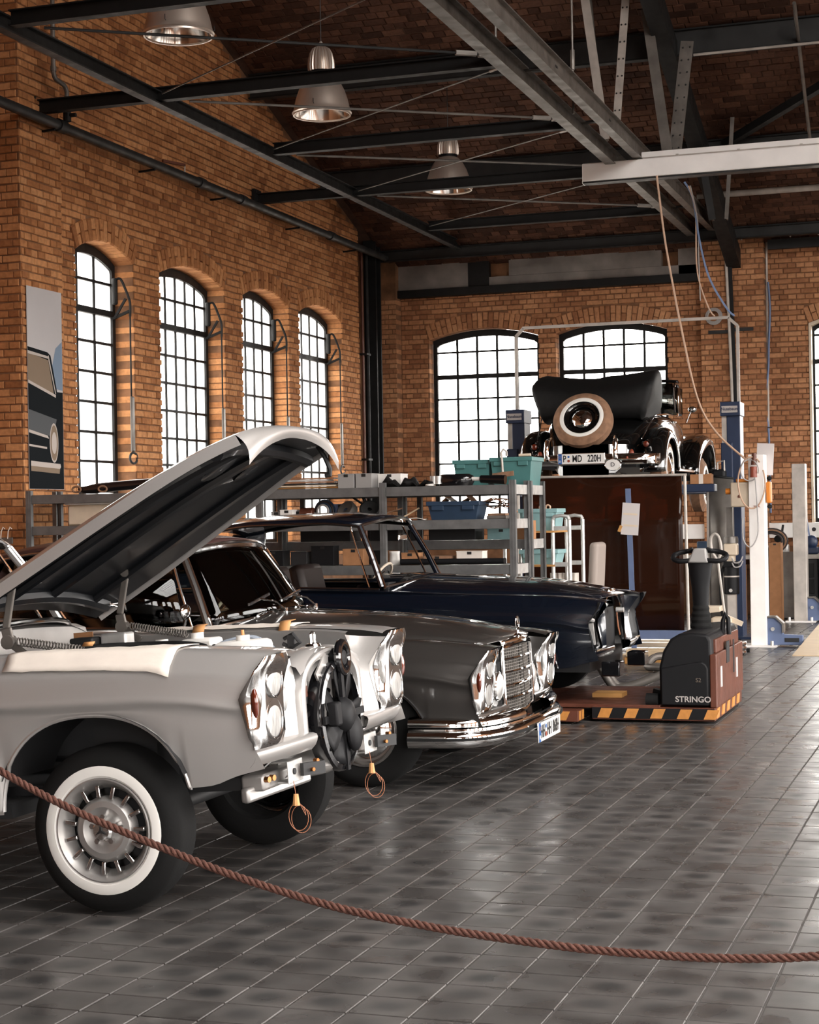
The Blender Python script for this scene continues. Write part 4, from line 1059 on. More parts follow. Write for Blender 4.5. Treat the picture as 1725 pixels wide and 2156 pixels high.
def number_plate(parent, M, s, w=.52, h=.11, seals=True):
    """M: text plane frame; blue band at the left"""
    p = bpy.data.objects.new('number_plate', None); COL.objects.link(p); p.parent = parent; p.matrix_local = M
    MB().box((0,0,-.003), (w+.012,h+.012,.006)).build('frame', 'chrome_soft', p, ang=30, bev=.002)
    MB().box((0,0,.001), (w,h,.003)).build('sheet', 'plate_white', p, ang=0)
    MB().box((-w/2+.022,0,.0025), (.040,h,.003)).build('blue_band', 'plate_blue', p, ang=0)
    text('D', .03, 'plate_white', Matrix.Translation((-w/2+.022,-.028,.005)), p, bold=True)
    for i in range(12):
        a = 2*PI*i/12; MB().box((-w/2+.022+.011*math.cos(a), .022+.011*math.sin(a), .0045), (.0035,.0035,.001)).build('star', 'hazard_yellow', p, ang=0)
    a, bb, c = s
    text(a, .105, 'lettering_black', Matrix.Translation((-w/2+(.092 if len(a) > 1 else .072),-.002,.004)), p, sx=.70, bold=True)
    text(bb, .105, 'lettering_black', Matrix.Translation((-.018 if len(a) > 1 else -.045,-.002,.004)), p, sx=.70, bold=True)
    text(c, .105, 'lettering_black', Matrix.Translation((w/2-.112,-.002,.004)), p, sx=.66, bold=True)
    if seals:
        sx_ = -w/2+(.165 if len(a) > 1 else .118)
        MB().cyl((sx_,.024,.003), (sx_,.024,.0055), .012, n=16).build('seal', 'plate_blue', p)
        MB().cyl((sx_,-.022,.003), (sx_,-.022,.0055), .015, n=16).build('seal', 'red_seal', p)
    return p
# ------------------------------------------------------------------ the grey coupe in the middle
c2 = thing('coupe_car', 'dark grey coupe with a brown roof, chrome grille and front number plate', 'car', (-3.41, 10.10, 0))
car_body(c2, 'grey_paint'); cabin(c2, 'grey_paint', 'roof_brown'); grille(c2); bumper(c2)
for x, y, s in ((0,-.741,-1),(0,.741,1),(-2.75,-.742,-1),(-2.75,.742,1)): mk_wheel(c2, (x, y, .325), s, 'hub')
number_plate(c2, frame((.872, .0, .262), (0,1,0), (0,0,1)), ('HH', 'HH', '868H'), seals=True)
MB().bx(.80, .866, -.2, .2, .24, .27).build('plate_bracket', 'chrome_soft', c2, ang=0)
for s in (-1, 1):       # extra lamps beside the grille
    e = bpy.data.objects.new('fog_lamp', None); COL.objects.link(e); e.parent = c2; e.location = (.66, s*.375, .54)
    MB().lathe([(.02,-.07),(.06,-.05),(.082,-.01),(.088,.012),(.080,.018)], d=(1,0,0), n=32).build('housing', 'chrome', e, ang=60)
    MB().lathe([(.081,.014),(.05,.028),(.001,.034)], d=(1,0,0), n=32).build('lens', 'lens', e, ang=60)
    MB().cyl((-.03,0,-.06), (-.03,0,-.13), .012).build('stalk', 'chrome_soft', e)
def wiper(t, y, s):
    w = bpy.data.objects.new('wiper', None); COL.objects.link(w); w.parent = t
    p0 = Vector((-.735, y, .972)); p1 = Vector((-.79, y+s*.28, 1.055)); 
    MB().cyl(p0-Vector((0,0,.02)), p0+Vector((0,0,.015)), .013, n=10).build('pivot', 'chrome', w)
    MB().tube([p0, lerp(p0,p1,.5)+Vector((.02,0,.02)), p1], .006, 6).build('arm', 'chrome', w)
    MB().bar(p1+Vector((.02,-.20,-.025)), p1+Vector((-.02,.20,.02)), .010, .016).build('blade', 'chrome_soft', w, ang=0)
for y, s in ((-.18,-1),(.32,-1)): wiper(c2, y, s)
def cowl_grille(t, y):
    g = bpy.data.objects.new('cowl_grille', None); COL.objects.link(g); g.parent = t
    x = -.80
    def Z(yy): return hood_z(x, yy, interp(T_HZ, x), interp(T_CR, x), .72)+.012
    loop = [(x+.035*math.sin(a), y+.22*math.cos(a)) for a in [2*PI*i/24 for i in range(24)]]
    MB().tube([(p, q, Z(q)+.002) for p, q in loop], .005, 6, closed=True).build('surround', 'chrome', g)
    for d in (-.012, .012): MB().tube([(x+d, y+q, Z(y+q)+.004) for q in (-.19,-.1,0,.1,.19)], .0035, 6).build('bar', 'chrome', g)
cowl_grille(c2, -.25); cowl_grille(c2, .25)
mr = bpy.data.objects.new('wing_mirror', None); COL.objects.link(mr); mr.parent = c2; mr.location = (-1.10, -.86, .90)
MB().cyl((0,0,0), (.03,-.02,.07), .010, n=8).build('stalk', 'chrome', mr)
MB().ell((.03,-.03,.10), (.022,.065,.045), 18, 10).build('head', 'chrome', mr)

# ------------------------------------------------------------------ the silver coupe with its bonnet up, nearest
c1 = thing('coupe_car', 'nearest car, a silver coupe with its bonnet raised and its grille and bumper removed', 'car', (-3.30, 6.88, .185))
c1.rotation_euler = (0, -math.atan(.185/2.75), 0)     # front suspension hangs without the bumper and engine load
DZ = 0.0
b1 = bpy.data.objects.new('bodywork', None); COL.objects.link(b1); b1.parent = c1; b1.location = (0,0,DZ)
def up(o):                                     # parts of the raised body stay direct children of the car
    o.parent = c1; o.location = Vector(o.location)+Vector((0,0,DZ)); return o
car_body(b1, 'silver_paint', bonnet=False)
cabin(b1, 'silver_paint', 'silver_paint', rz=-.02, glass=False)
for ch in list(b1.children): up(ch)
bpy.data.objects.remove(b1)
for x, y, s, z in ((.01,-.755,-1,.150),(-2.75,-.742,-1,.325)): mk_wheel(c1, (x, y, z), s, 'bundt')
for x, y, s, z in ((.01,.741,1,.142),(-2.75,.742,1,.325)): mk_wheel(c1, (x, y, z), s, 'hub')
def zz(z): return z+DZ
# raised bonnet
hb = bpy.data.objects.new('bonnet', None); COL.objects.link(hb); hb.parent = c1; hb.location = (-.86, 0, 1.045); hb.rotation_euler = (0, -math.radians(29.8), 0)
OFF = Matrix.Translation((.90, 0, -.955))
g = hood_grid(0, 30, 24)
MB().grid(g).xf(OFF).build('skin', 'silver_paint', hb, ang=60)
def edge_strip(pts, dr, name, mat, k=4):
    rows = [[p+Vector(dr)*(i/k)+Vector((0,0,0)) for p in pts] for i in range(k+1)]
    return MB().grid(rows).xf(OFF).build(name, mat, hb, ang=60)
for s, e in ((0, 1), (-1, -1)):
    pts = [r[s] for r in g]
    edge_strip(pts, (0, -.004*e, -.05), 'side_flange', 'silver_paint')
fr = g[-1]; rows = []
for i in range(9):
    q = i/8; r = []
    for k, p in enumerate(fr):
        s = k/24*2-1; dep = .050+.085*abs(s)**2.0
        r.append(p+Vector((.035*math.sin(q*PI*.6)-.05*q*q, 0, -dep*q)))
    rows.append(r)
MB().grid(rows).xf(OFF).build('nose_flange', 'silver_paint', hb, ang=60)
MB().grid(hood_grid(.032, 26, 20, .03)).xf(OFF).build('inner_panel', 'hood_under', hb, ang=60)
for y in (-.46, -.16, .16, .46):
    pts = [(x, y*(interp(T_HW,x)/.62), hood_z(x, y*(interp(T_HW,x)/.62), interp(T_HZ,x), interp(T_CR,x), interp(T_HW,x))-.045) for x in [lerp(-.80,.52,i/14) for i in range(15)]]
    MB().tube(pts, .026, 8).xf(OFF).build('rib', 'hood_under', hb)
for x in (-.80, .50):
    pts = [(x, y, hood_z(x, y, interp(T_HZ,x), interp(T_CR,x), interp(T_HW,x))-.045) for y in [lerp(-.9,.9,i/16)*interp(T_HW,x) for i in range(17)]]
    MB().tube(pts, .034, 8).xf(OFF).build('cross_rib', 'hood_under', hb)
for y in (-.32, .0, .34):
    MB().ell((.30, y, .855), (.10,.07,.012), 14, 6).xf(OFF).build('pressing', 'hood_under', hb)
MB().tube([(.60,.42,.78),(.60,.42,.72),(.59,.42,.66),(.575,.42,.64),(.555,.42,.65)], .011, 8).xf(OFF).build('safety_hook', 'dark_inner', hb)
# hinge arms with springs
for s in (-1, 1):
    e = bpy.data.objects.new('bonnet_hinge', None); COL.objects.link(e); e.parent = c1
    y = s*.50
    P = [Vector((-.52, y, zz(1.145))), Vector((-.57, y, zz(.95))), Vector((-.56, y, zz(.89))), Vector((-.47, y, zz(.82)))]
    MB().bar(P[0], P[1], .014, .035, up=(1,0,0)).bar(P[1], P[2], .014, .05, up=(1,0,0)).bar(P[2], P[3], .014, .035).build('arm', 'steel_grey', e, ang=0, bev=.006)
    MB().cyl(P[0]-Vector((0,.02,0)), P[0]+Vector((0,.02,0)), .022, n=14).build('pivot', 'steel_grey', e)
    MB().cyl(P[2]-Vector((0,.02,0)), P[2]+Vector((0,.02,0)), .030, n=14).build('pivot', 'steel_grey', e)
    a, b = P[2]+Vector((.04,0,.0)), P[2]+Vector((.34, s*-.02, -.055)); d = b-a; pts = []
    for i in range(150):
        q = i/149; ang = q*2*PI*22; u = Vector((0,1,0)); v = d.normalized().cross(u); pts.append(a+d*q+u*(.017*math.cos(ang))+v*(.017*math.sin(ang)))
    MB().tube(pts, .0034, 5).build('spring', 'steel_grey', e)
# engine bay
def eb(name, mb, mat, **k): return mb.build(name, mat, c1, **k)
for s in (-1, 1):
    rows = []
    for i in range(14):
        x = lerp(-.95, .56, i/13); hw = interp(T_HW, x); cr = interp(T_CR, x)
        rows.append([Vector((x, s*(hw+.002), zz(cr-.014))), Vector((x, s*(hw-.03), zz(cr-.02))), Vector((x, s*(hw-.035), zz(cr-.07))), Vector((x, s*(hw-.06), zz(cr-.10))), Vector((x, s*(hw-.08), zz(cr-.23)))])
    eb('inner_wing', MB().grid(rows), 'silver_matt', ang=50)
eb('bay_floor', MB().bx(-.95, .50, -.6, .6, zz(.25), zz(.30)), 'dark_inner', ang=0)
eb('bulkhead', MB().bx(-.99, -.93, -.70, .70, zz(.4), zz(.90)), 'silver_matt', ang=0)
rows = [[Vector((-.92+dx, y, zz(z-.03*(abs(y)/.7)**2))) for y in [lerp(-.7,.7,k/14) for k in range(15)]] for dx, z in ((-.04,.93),(0,.945),(.05,.925),(.06,.88),(.07,.78))]
eb('cowl_channel', MB().grid(rows), 'silver_matt', ang=50)
eb('engine_block', MB().bx(-.75, .2, -.25, .2, zz(.35), zz(.62)), 'dark_inner', ang=30, bev=.03)
e = bpy.data.objects.new('cam_cover', None); COL.objects.link(e); e.parent = c1
MB().box((-.25,-.05,zz(.66)), (.75,.22,.10)).build('cover', 'steel_grey', e, ang=30, bev=.03)
for i in range(6): MB().cyl((-.55+.12*i,-.05,zz(.71)), (-.55+.12*i,-.05,zz(.73)), .015, n=6).build('cover_nut', 'chrome_soft', e)
eb('intake_pipe', MB().tube(bez([(-.7,.22,zz(.70)),(-.4,.25,zz(.76)),(-.1,.22,zz(.76)),(.1,.1,zz(.70))], 6), .035, 10), 'dark_inner')
eb('air_filter', MB().cyl((-.45,.36,zz(.66)), (-.02,.36,zz(.70)), .085, n=20), 'dark_inner', bev=.01)
eb('heater_hose', MB().tube(bez([(-.88,.1,zz(.78)),(-.6,.0,zz(.80)),(-.35,.12,zz(.76)),(-.1,.3,zz(.74)),(.1,.34,zz(.66))], 7), .014, 8), 'rubber')
for k in (0, .025): eb('washer_pipe', MB().tube(bez([(.02,.10+k,zz(.70)),(.10,.12+k,zz(.79)),(.24,.16+k,zz(.815)),(.34,.16+k,zz(.76))], 7), .008, 8), 'hose_pale')
for a, b, nm in (((-.24,.30,.765),(.13,.13,.07),'brake_reservoir'), ((-.06,.30,.775),(.16,.13,.09),'brake_reservoir')):
    e = bpy.data.objects.new(nm, None); COL.objects.link(e); e.parent = c1
    MB().box((a[0],a[1],zz(a[2])), b).build('tank', 'plastic_white', e, ang=30, bev=.015)
    MB().cyl((a[0]-.02,a[1],zz(a[2])+b[2]/2), (a[0]-.02,a[1],zz(a[2])+b[2]/2+.025), .03, n=14).build('cap', 'plastic_white', e)
e = bpy.data.objects.new('washer_tank', None); COL.objects.link(e); e.parent = c1
MB().box((.27,.02,zz(.715)), (.21,.20,.19)).build('tank', 'plastic_white', e, ang=30, bev=.025)
MB().cyl((.27,.02,zz(.81)), (.27,.02,zz(.832)), .03, n=14).build('cap', 'plastic_white', e)
MB().cyl((.27,.02,zz(.832)), (.27,.02,zz(.855)), .008, n=8).build('nipple', 'tape', e)
eb('relay_box', MB().box((-.42,.18,zz(.84)), (.13,.09,.07)), 'galvanised', ang=30, bev=.01)
eb('fuse_box', MB().box((-.55,.12,zz(.83)), (.12,.09,.07)), 'dark_inner', ang=30, bev=.01)
eb('cable_loom', MB().tube(bez([(-.6,-.1,zz(.80)),(-.45,.05,zz(.82)),(-.28,.2,zz(.81)),(-.1,.22,zz(.80)),(.1,.28,zz(.76))], 7), .014, 8), 'rubber')
eb('bay_label', MB().box((-.66,.30,zz(.86)), (.10,.004,.045)), 'cardboard', ang=0)
eb('loom_clip', MB().tube([(.42,.12,zz(.80)),(.47,.10,zz(.82)),(.50,.10,zz(.78)),(.46,.10,zz(.76)),(.42,.10,zz(.78))], .009, 6).box((.46,.10,zz(.79)), (.03,.02,.05)), 'dark_inner')
eb('wiper_stub', MB().tube([(-.90,-.05,zz(.93)),(-.90,-.05,zz(1.0)),(-.91,-.09,zz(1.06)),(-.91,-.03,zz(1.07)),(-.90,-.03,zz(.98))], .006, 6), 'chrome')
eb('wiper_stub', MB().tube([(-.62,.62,zz(.90)),(-.62,.62,zz(.97)),(-.66,.58,zz(1.0)),(-.66,.72,zz(1.0)),(-.62,.66,zz(.96))], .006, 6), 'chrome')
# masking paper and tape
def cover(x0, x1, y0, y1, s, name, mat, dz=.008, n=16, drop=None):
    rows = []
    for i in range(n+1):
        x = lerp(x0, x1, i/n); sec = body_section(x); r = []
        for k in range(15):
            q = k/14; y = lerp(max(y0, interp(T_HW, x)+.004), y1, q)
            zt = max([b for a, b in [(sec[j][0], sec[j][1]) for j in range(len(sec)-1)] if True]) if False else None
            z = None
            for (ya, za), (yb, zb2) in zip(sec, sec[1:]):
                if min(ya,yb) <= y <= max(ya,yb)+1e-9 and zb2 > interp(T_CS, x): z = lerp(za, zb2, (y-ya)/(yb-ya) if abs(yb-ya) > 1e-6 else 0); break
            if z is None: z = sec[0][1]
            r.append(Vector((x, s*(y+.006*(y > .85)), zz(z)+dz+.0025*math.sin(x*23+y*9)*math.sin(x*51))))
        rows.append(r)
    return eb(name, MB().grid(rows), mat, ang=60, solid=.002)
cover(-.36, .36, .60, .888, -1, 'masking_paper', 'paper')
cover(-.50, .27, .60, .80, 1, 'masking_paper', 'paper')
def tape(pts, w, dirv):
    rows = [[Vector(p)-Vector(dirv)*w/2, Vector(p)+Vector(dirv)*w/2] for p in pts]
    return eb('tape_strip', MB().grid(rows), 'tape', ang=60, solid=.0015)
tape([(.23,.66,zz(.862)),(.23,.60,zz(.858)),(.235,.575,zz(.84)),(.225,.57,zz(.80)),(.235,.568,zz(.755))], .055, (1,0,0))
tape([(-.24,.70,zz(.868)),(-.24,.66,zz(.862)),(-.23,.63,zz(.845)),(-.245,.625,zz(.80))], .06, (1,0,0))
tape([(-.14,-.60,zz(.855)),(-.13,-.595,zz(.872)),(-.14,-.58,zz(.862))], .05, (1,0,0))
# grille opening: arched front panel, fan with shroud, horn, brackets
rows = []
for i in range(25):
    a = PI*i/24; y = -.355*math.cos(a); z = .56+.20*math.sin(a)**.7 if 0 < i < 24 else .56
    r = []
    for w, dx in ((1.0,-.10),(1.0,-.02),(.985,.0),(.93,.006),(.86,.0),(.84,-.03)): r.append(Vector((.675+dx, y*w, zz(.56+(z-.56)*w))))
    rows.append(r)
rows = [[Vector((p.x, p.y, zz(.385))) for p in rows[0]]]+rows+[[Vector((p.x, p.y, zz(.385))) for p in rows[-1]]]
eb('grille_frame', MB().grid(rows), 'silver_paint', ang=50)
rows = [[Vector((x, y*w, zz(z-.05*(abs(y)/.36)**2.5))) for y in [lerp(-.36,.36,k/12) for k in range(13)]] for x, z, w in ((.44,.735,1.1),(.50,.755,1.06),(.56,.768,1.02),(.62,.768,1.0),(.66,.752,.98),(.675,.72,.96))]
eb('lock_panel', MB().grid(rows), 'silver_paint', ang=50)
e = bpy.data.objects.new('bonnet_lock', None); COL.objects.link(e); e.parent = c1
MB().lathe([(.035,0),(.03,.012),(.012,.016)], (.60,.0,zz(.765)), n=18).build('base', 'chrome_soft', e)
MB().tube([(.60,-.02,zz(.775)),(.60,-.02,zz(.815)),(.60,.0,zz(.825)),(.60,.02,zz(.815)),(.60,.02,zz(.775))], .007, 8).build('loop', 'chrome_soft', e)
eb('radiator', MB().bx(.50, .54, -.33, .33, zz(.30), zz(.72)), 'silver_matt', ang=0)
fan = bpy.data.objects.new('radiator_fan', None); COL.objects.link(fan); fan.parent = c1; fan.location = (.69, -.01, zz(.47))
MB().lathe([(.225,-.05),(.235,.0),(.23,.02),(.21,.025),(.205,.0)], d=(1,0,0), n=40).build('shroud', 'black_gloss', fan)
MB().lathe([(.075,-.02),(.08,.03),(.06,.06),(.03,.07),(.001,.072)], d=(1,0,0), n=28).build('hub', 'black_plastic', fan, ang=50)
for i in range(7):
    a = 2*PI*i/7; u = Vector((0, math.cos(a), math.sin(a))); v = Vector((0, -math.sin(a), math.cos(a)))
    rows = [[u*r+v*(w*q)+Vector((.015*q/1, 0, 0))+Vector((.02,0,0)) for q in (-1,-.3,.4,1)] for r, w in ((.06,.035),(.12,.05),(.17,.058),(.205,.05))]
    MB().grid(rows).build('blade', 'black_plastic', fan, ang=60, solid=.006)
MB().bar((.03,.0,-.23), (.03,.0,.23), .03, .012, up=(1,0,0)).bar((.03,-.23,0), (.03,.23,0), .03, .012, up=(1,0,0)).build('guard_bar', 'black_plastic', fan, ang=0)
MB().box((.05,-.16,.02), (.05,.06,.10)).build('motor_mount', 'black_plastic', fan, ang=30, bev=.01)
MB().ell((.05,.05,-.08), (.03,.07,.08), 18, 10).build('motor', 'black_plastic', fan)
hn = bpy.data.objects.new('horn', None); COL.objects.link(hn); hn.parent = c1; hn.location = (.70, .02, zz(.71))
MB().tube([(.02, .055*math.cos(a), .062*math.sin(a)) for a in [2*PI*i/24 for i in range(24)]], .018, 10, closed=True).build('coil', 'black_gloss', hn)
MB().lathe([(.04,-.03),(.045,.01),(.03,.03),(.001,.034)], d=(1,0,0), n=20).build('disc', 'black_plastic', hn)
MB().bar((0,.0,-.06), (-.02,.0,-.20), .03, .012).build('stem', 'black_plastic', hn, ang=0)
br = bpy.data.objects.new('lock_bracket', None); COL.objects.link(br); br.parent = c1
MB().prism([(-.20,.66),(-.08,.74),(-.05,.72),(-.06,.64),(-.16,.61)], 0, .675, .683).xf(Matrix.Translation((0,0,DZ))).build('plate', 'silver_matt', br, ang=0)
for y, z in ((-.16,.65),(-.10,.685),(-.10,.64)): MB().cyl((.680,y,zz(z)), (.694,y,zz(z)), .011, n=6).build('bolt', 'chrome_soft', br)
can = bpy.data.objects.new('filter_can', None); COL.objects.link(can); can.parent = c1; can.location = (.62, -.25, zz(.62))
MB().lathe([(.001,.06),(.036,.06),(.038,.03),(.038,.0)], n=20).build('upper', 'galvanised', can)
MB().lathe([(.038,.0),(.038,-.045)], n=20).build('band', 'rust_orange', can)
MB().lathe([(.037,-.045),(.034,-.075),(.001,-.075)], n=20).build('lower', 'dark_inner', can)
eb('white_panel', MB().bx(.56, .57, -.30, -.02, zz(.40), zz(.62)), 'plastic_white', ang=0)
eb('stay_rod', MB().cyl((.64,-.28,zz(.40)), (.66,-.02,zz(.58)), .012, n=8), 'black_plastic')
eb('stay_rod', MB().bar((.60,-.30,zz(.52)), (.64,-.02,zz(.36)), .02, .03), 'silver_matt', ang=0)
eb('cross_member', MB().bx(.50, .60, -.62, .62, zz(.245), zz(.31)), 'silver_matt', ang=30, bev=.012)
eb('lower_tray', MB().ell((.58,-.02,zz(.28)), (.13,.30,.05), 24, 10), 'silver_matt')
for s in (-1, 1):
    e = bpy.data.objects.new('bumper_bracket', None); COL.objects.link(e); e.parent = c1
    y = s*.44
    e.location = (-.10, 0, -.035)
    MB().bx(.60, .76, y-.05, y+.05, zz(.29), zz(.298)).bx(.60, .76, y-.05, y+.05, zz(.37), zz(.378)).bx(.755, .762, y-.075, y+.075, zz(.29), zz(.378)).build('channel', 'galvanised', e, ang=0, bev=.003)
    MB().cyl((.76,y-.02,zz(.335)), (.768,y-.02,zz(.335)), .013, n=12).build('hole', 'dark_inner', e)
    MB().bar((.78,y+.02,zz(.335)), (.83,y+.13,zz(.33)), .02, .05).build('damper', 'dark_inner', e, ang=0)
    for k in range(2): MB().cyl((.80,y+.06+.05*k,zz(.33+.03*k)), (.82,y+.05+.05*k,zz(.33+.03*k)), .008, n=8).build('bolt', 'brass', e)
    MB().tube(bez([(.68,y-.12,zz(.37)),(.72,y-.10,zz(.40)),(.74,y-.02,zz(.40)),(.77,y+.10,zz(.41))], 5), .006, 6).build('brake_line', 'chrome_soft', e)
    pts = [(.78+.948*.036*math.cos(a), y-.07+.318*.036*math.cos(a)+.004*a, zz(.165)+.052*math.sin(a)-.002*a) for a in [2*PI*i/20 for i in range(44)]]
    w = MB().tube([(.77,y-.05,zz(.30)), (.78,y-.06,zz(.24))]+pts, .0016, 5).build('loose_wire', 'copper_wire', e)
    MB().cyl((.78,y-.06,zz(.25)), (.78,y-.065,zz(.205)), .010, .016, n=8).build('connector', 'tape', e)
eb('tow_rail', MB().bar((.53,-.66,zz(.235)), (.62,-.22,zz(.255)), .04, .06), 'silver_matt', ang=30, bev=.012)
for k in range(2): eb('bumper_bolt', MB().cyl((.58,-.60+.05*k,zz(.29)), (.62,-.61+.05*k,zz(.29)), .012, n=8), 'brass')
eb('front_axle', MB().cyl((0,-.7,.15), (0,.7,.15), .035), 'dark_inner')
for s in (-1, 1): eb('strut_tower', MB().bx(-.14,.14,s*.60,s*.42,.14,zz(.62)), 'dark_inner', ang=0)
for s in (-1, 1): eb('rear_wing_mask', MB().grid([[Vector((x, s*.64, zz(1.345)+.0)), Vector((x, 0, zz(1.405)))] for x in (-1.3,-1.6,-1.9)]), 'paper', solid=.003)
for y in (-.30, .25): tape([(-1.13,y,zz(1.385)),(-1.16,y,zz(1.40)),(-1.25,y,zz(1.405))], .05, (0,1,0))

# ------------------------------------------------------------------ the dark blue saloon on the car mover
c3 = thing('saloon_car', 'dark navy saloon with empty lamp openings and no windows, its nose on the car mover', 'car', (-3.46, 13.32, .10))
car_body(c3, 'navy_paint', lamps=False); cabin(c3, 'navy_paint', 'navy_paint', rz=.03, glass=False, xa=-1.02, pillar_b=False)
for x, y, s in ((0,-.741,-1),(0,.741,1),(-2.75,-.742,-1),(-2.75,.742,1)): mk_wheel(c3, (x, y, .325 if x > -1 else .228), s, 'plain')
for s in (-1, 1):                                   # empty lamp bowls
    rows = []
    for z in [lerp(.43,.785,i/10) for i in range(11)]:
        xe = interp(T_BZ, z)-.004; rows.append([Vector((x, s*y, z)) for x, y in ((xe,.868),(xe-.03,.80),(xe-.07,.72),(.54,.60))])
    MB().grid(rows).build('lamp_bowl', 'dark_inner', c3, ang=50, solid=.004)
    e = bpy.data.objects.new('lamp_bracket', None); COL.objects.link(e); e.parent = c3
    MB().tube([(.56,s*.80,.70),(.60,s*.72,.66),(.62,s*.64,.64)], .016, 8).build('pipe', 'galvanised', e)
    MB().bar((.60,s*.66,.62), (.61,s*.63,.46), .02, .05, up=(1,0,0)).build('strap', 'galvanised', e, ang=0)
    MB().box((.62,s*.72,.43), (.13,.18,.012)).build('tray', 'chrome_soft', e, ang=0)
    MB().bx(.66, .80, s*.48-.09, s*.48+.09, .22, .33).build('bumper_bracket', 'black_gloss', c3, ang=30, bev=.01)
rows = []
for i in range(17):
    a = PI*i/16; rows.append([Vector((.60+dx, -.33*math.cos(a)*w, .58+.235*w*math.sin(a)**.7)) for w, dx in ((1.06,-.02),(1.03,.03),(.96,.03),(.94,-.02))])
rows = [[Vector((p.x,p.y,.40)) for p in rows[0]]]+rows+[[Vector((p.x,p.y,.40)) for p in rows[-1]]]
MB().grid(rows).build('grille_frame', 'black_paint', c3, ang=50)
MB().box((.61,.0,.835), (.05,.22,.03)).build('lock_plate', 'chrome', c3, ang=30, bev=.01)
MB().bx(.50,.52,-.33,.33,.30,.80).build('radiator', 'dark_inner', c3, ang=0)
MB().cyl((.64,.10,.68), (.70,.10,.68), .02).build('horn', 'galvanised', c3)
MB().tube([(.63,.16,.66),(.64,.16,.55),(.65,.18,.48)], .006, 6).build('wire', 'copper_wire', c3)
for s in (-1, 1): MB().bar((.14,s*.90,.56), (.30,s*.888,.56), .004, .008).bar((.16,s*.90,.53), (.28,s*.888,.53), .004, .008).build('side_trim', 'chrome', c3, ang=0)
# ------------------------------------------------------------------ the black cabriolet on the lift
v = thing('vintage_cabriolet', 'black vintage cabriolet raised on the blue lift, seen from behind with a whitewall spare wheel', 'car', (-4.32, 18.95, 1.68))
TW = [(.10,.26),(.2,.38),(.35,.48),(.55,.55),(.8,.60),(1.2,.68),(1.8,.71),(2.6,.67),(3.2,.50),(3.7,.43),(4.1,.38)]
TZ = [(.10,.46),(.2,.58),(.35,.70),(.55,.83),(.8,.95),(1.1,1.02),(1.5,1.05),(2.6,1.05),(3.2,1.04),(3.8,1.0),(4.1,.96)]
rows = []
for i in range(41):
    y = lerp(.10, 4.1, i/40); w = interp(TW, y); z = interp(TZ, y); sec = [(0,z),(.5*w,z-.008),(.8*w,z-.04),(.95*w,z-.11),(w,z-.22),(w*1.01,.62),(.97*w,.50),(.90*w,.40)]
    half = bez([(a, b, 0) for a, b in sec], 3)
    rows.append([Vector((-p.x, y, p.y)) for p in reversed(half)]+[Vector((p.x, y, p.y)) for p in half[1:]])
m = MB().grid(rows); m.f.append(tuple(range(len(rows[0]))))
m.build('body_shell', 'black_paint', v, ang=60)
MB().bx(-.55, .55, .2, 4.0, .36, .42).build('chassis', 'dark_inner', v, ang=0)
MB().bx(-.38, .38, 4.05, 4.16, .45, .95).build('radiator_shell', 'chrome', v, ang=30, bev=.05)
def wing(s, yc, a0, a1, Ry, Rz, x0, x1, tail=0, name='rear_wing'):
    rows = []
    for i in range(29):
        a = lerp(a0, a1, i/28); cy, sz = -math.cos(a), math.sin(a); ex = tail*max(0, cy*-1)**2 if tail else 0
        P = []
        for x, f in ((x0, .90), (lerp(x0,x1,.25), .985), (lerp(x0,x1,.5), 1.0), (lerp(x0,x1,.75), .985), (lerp(x0,x1,.93), .93), (x1, .84), (x1+.004, .74), (x1-.006,.70)):
            P.append(Vector((s*x, yc+Ry*f*cy-ex, .36+Rz*f*sz)))
        rows.append(P)
    o = MB().grid(rows).build(name, 'black_paint', v, ang=60, solid=.006)
    crest = [r[5]+Vector((s*.004, 0, 0)) for r in rows]
    MB().tube(crest, .006, 6).build('bead', 'chrome_soft', o)
for s in (-1, 1):
    wing(s, .86, -.12, PI+.05, .55, .47, .56, .84)
    wing(s, 3.66, -.25, PI+.0, .52, .50, .44, .84, tail=.55, name='front_wing')
    MB().bx(s*.60, s*.82, 1.3, 2.7, .33, .37).build('running_board', 'black_paint', v, ang=0, bev=.01)
    w = mk_wheel(v, (s*.72, .84, .35), -1, 'tan', r=.345); w.rotation_euler = (0, 0, s*PI/2)
    w = mk_wheel(v, (s*.68, 3.67, .20), -1, 'tan', r=.345); w.rotation_euler = (0, 0, s*PI/2)
    l = bpy.data.objects.new('tail_lamp', None); COL.objects.link(l); l.parent = v; l.location = (s*.64, .34, .62)
    MB().lathe([(.02,.10),(.045,.06),(.055,0),(.05,-.03)], d=(0,1,0), n=20).build('housing', 'chrome', l, ang=60)
    MB().ell((0,-.03,0), (.035,.015,.035), 16, 8).build('lens', 'amber', l)
    MB().tube([(0,.06,-.02),(-s*.03,.10,-.10)], .012).build('stalk', 'chrome', l)
    MB().ell((s*.52, .10, .50), (.03,.03,.06), 14, 8).build('reflector', 'red_seal', v)
    MB().tube([(s*.60,.30,1.0-.32),(s*.66,.75,1.0-.04),(s*.70,1.3,1.0),(s*.72,2.5,1.0)], .008, 6).build('side_moulding', 'chrome', v)
    MB().bar((s*.715,1.62,.92), (s*.74,1.76,.92), .02, .02).build('door_handle', 'chrome', v, ang=30, bev=.006)
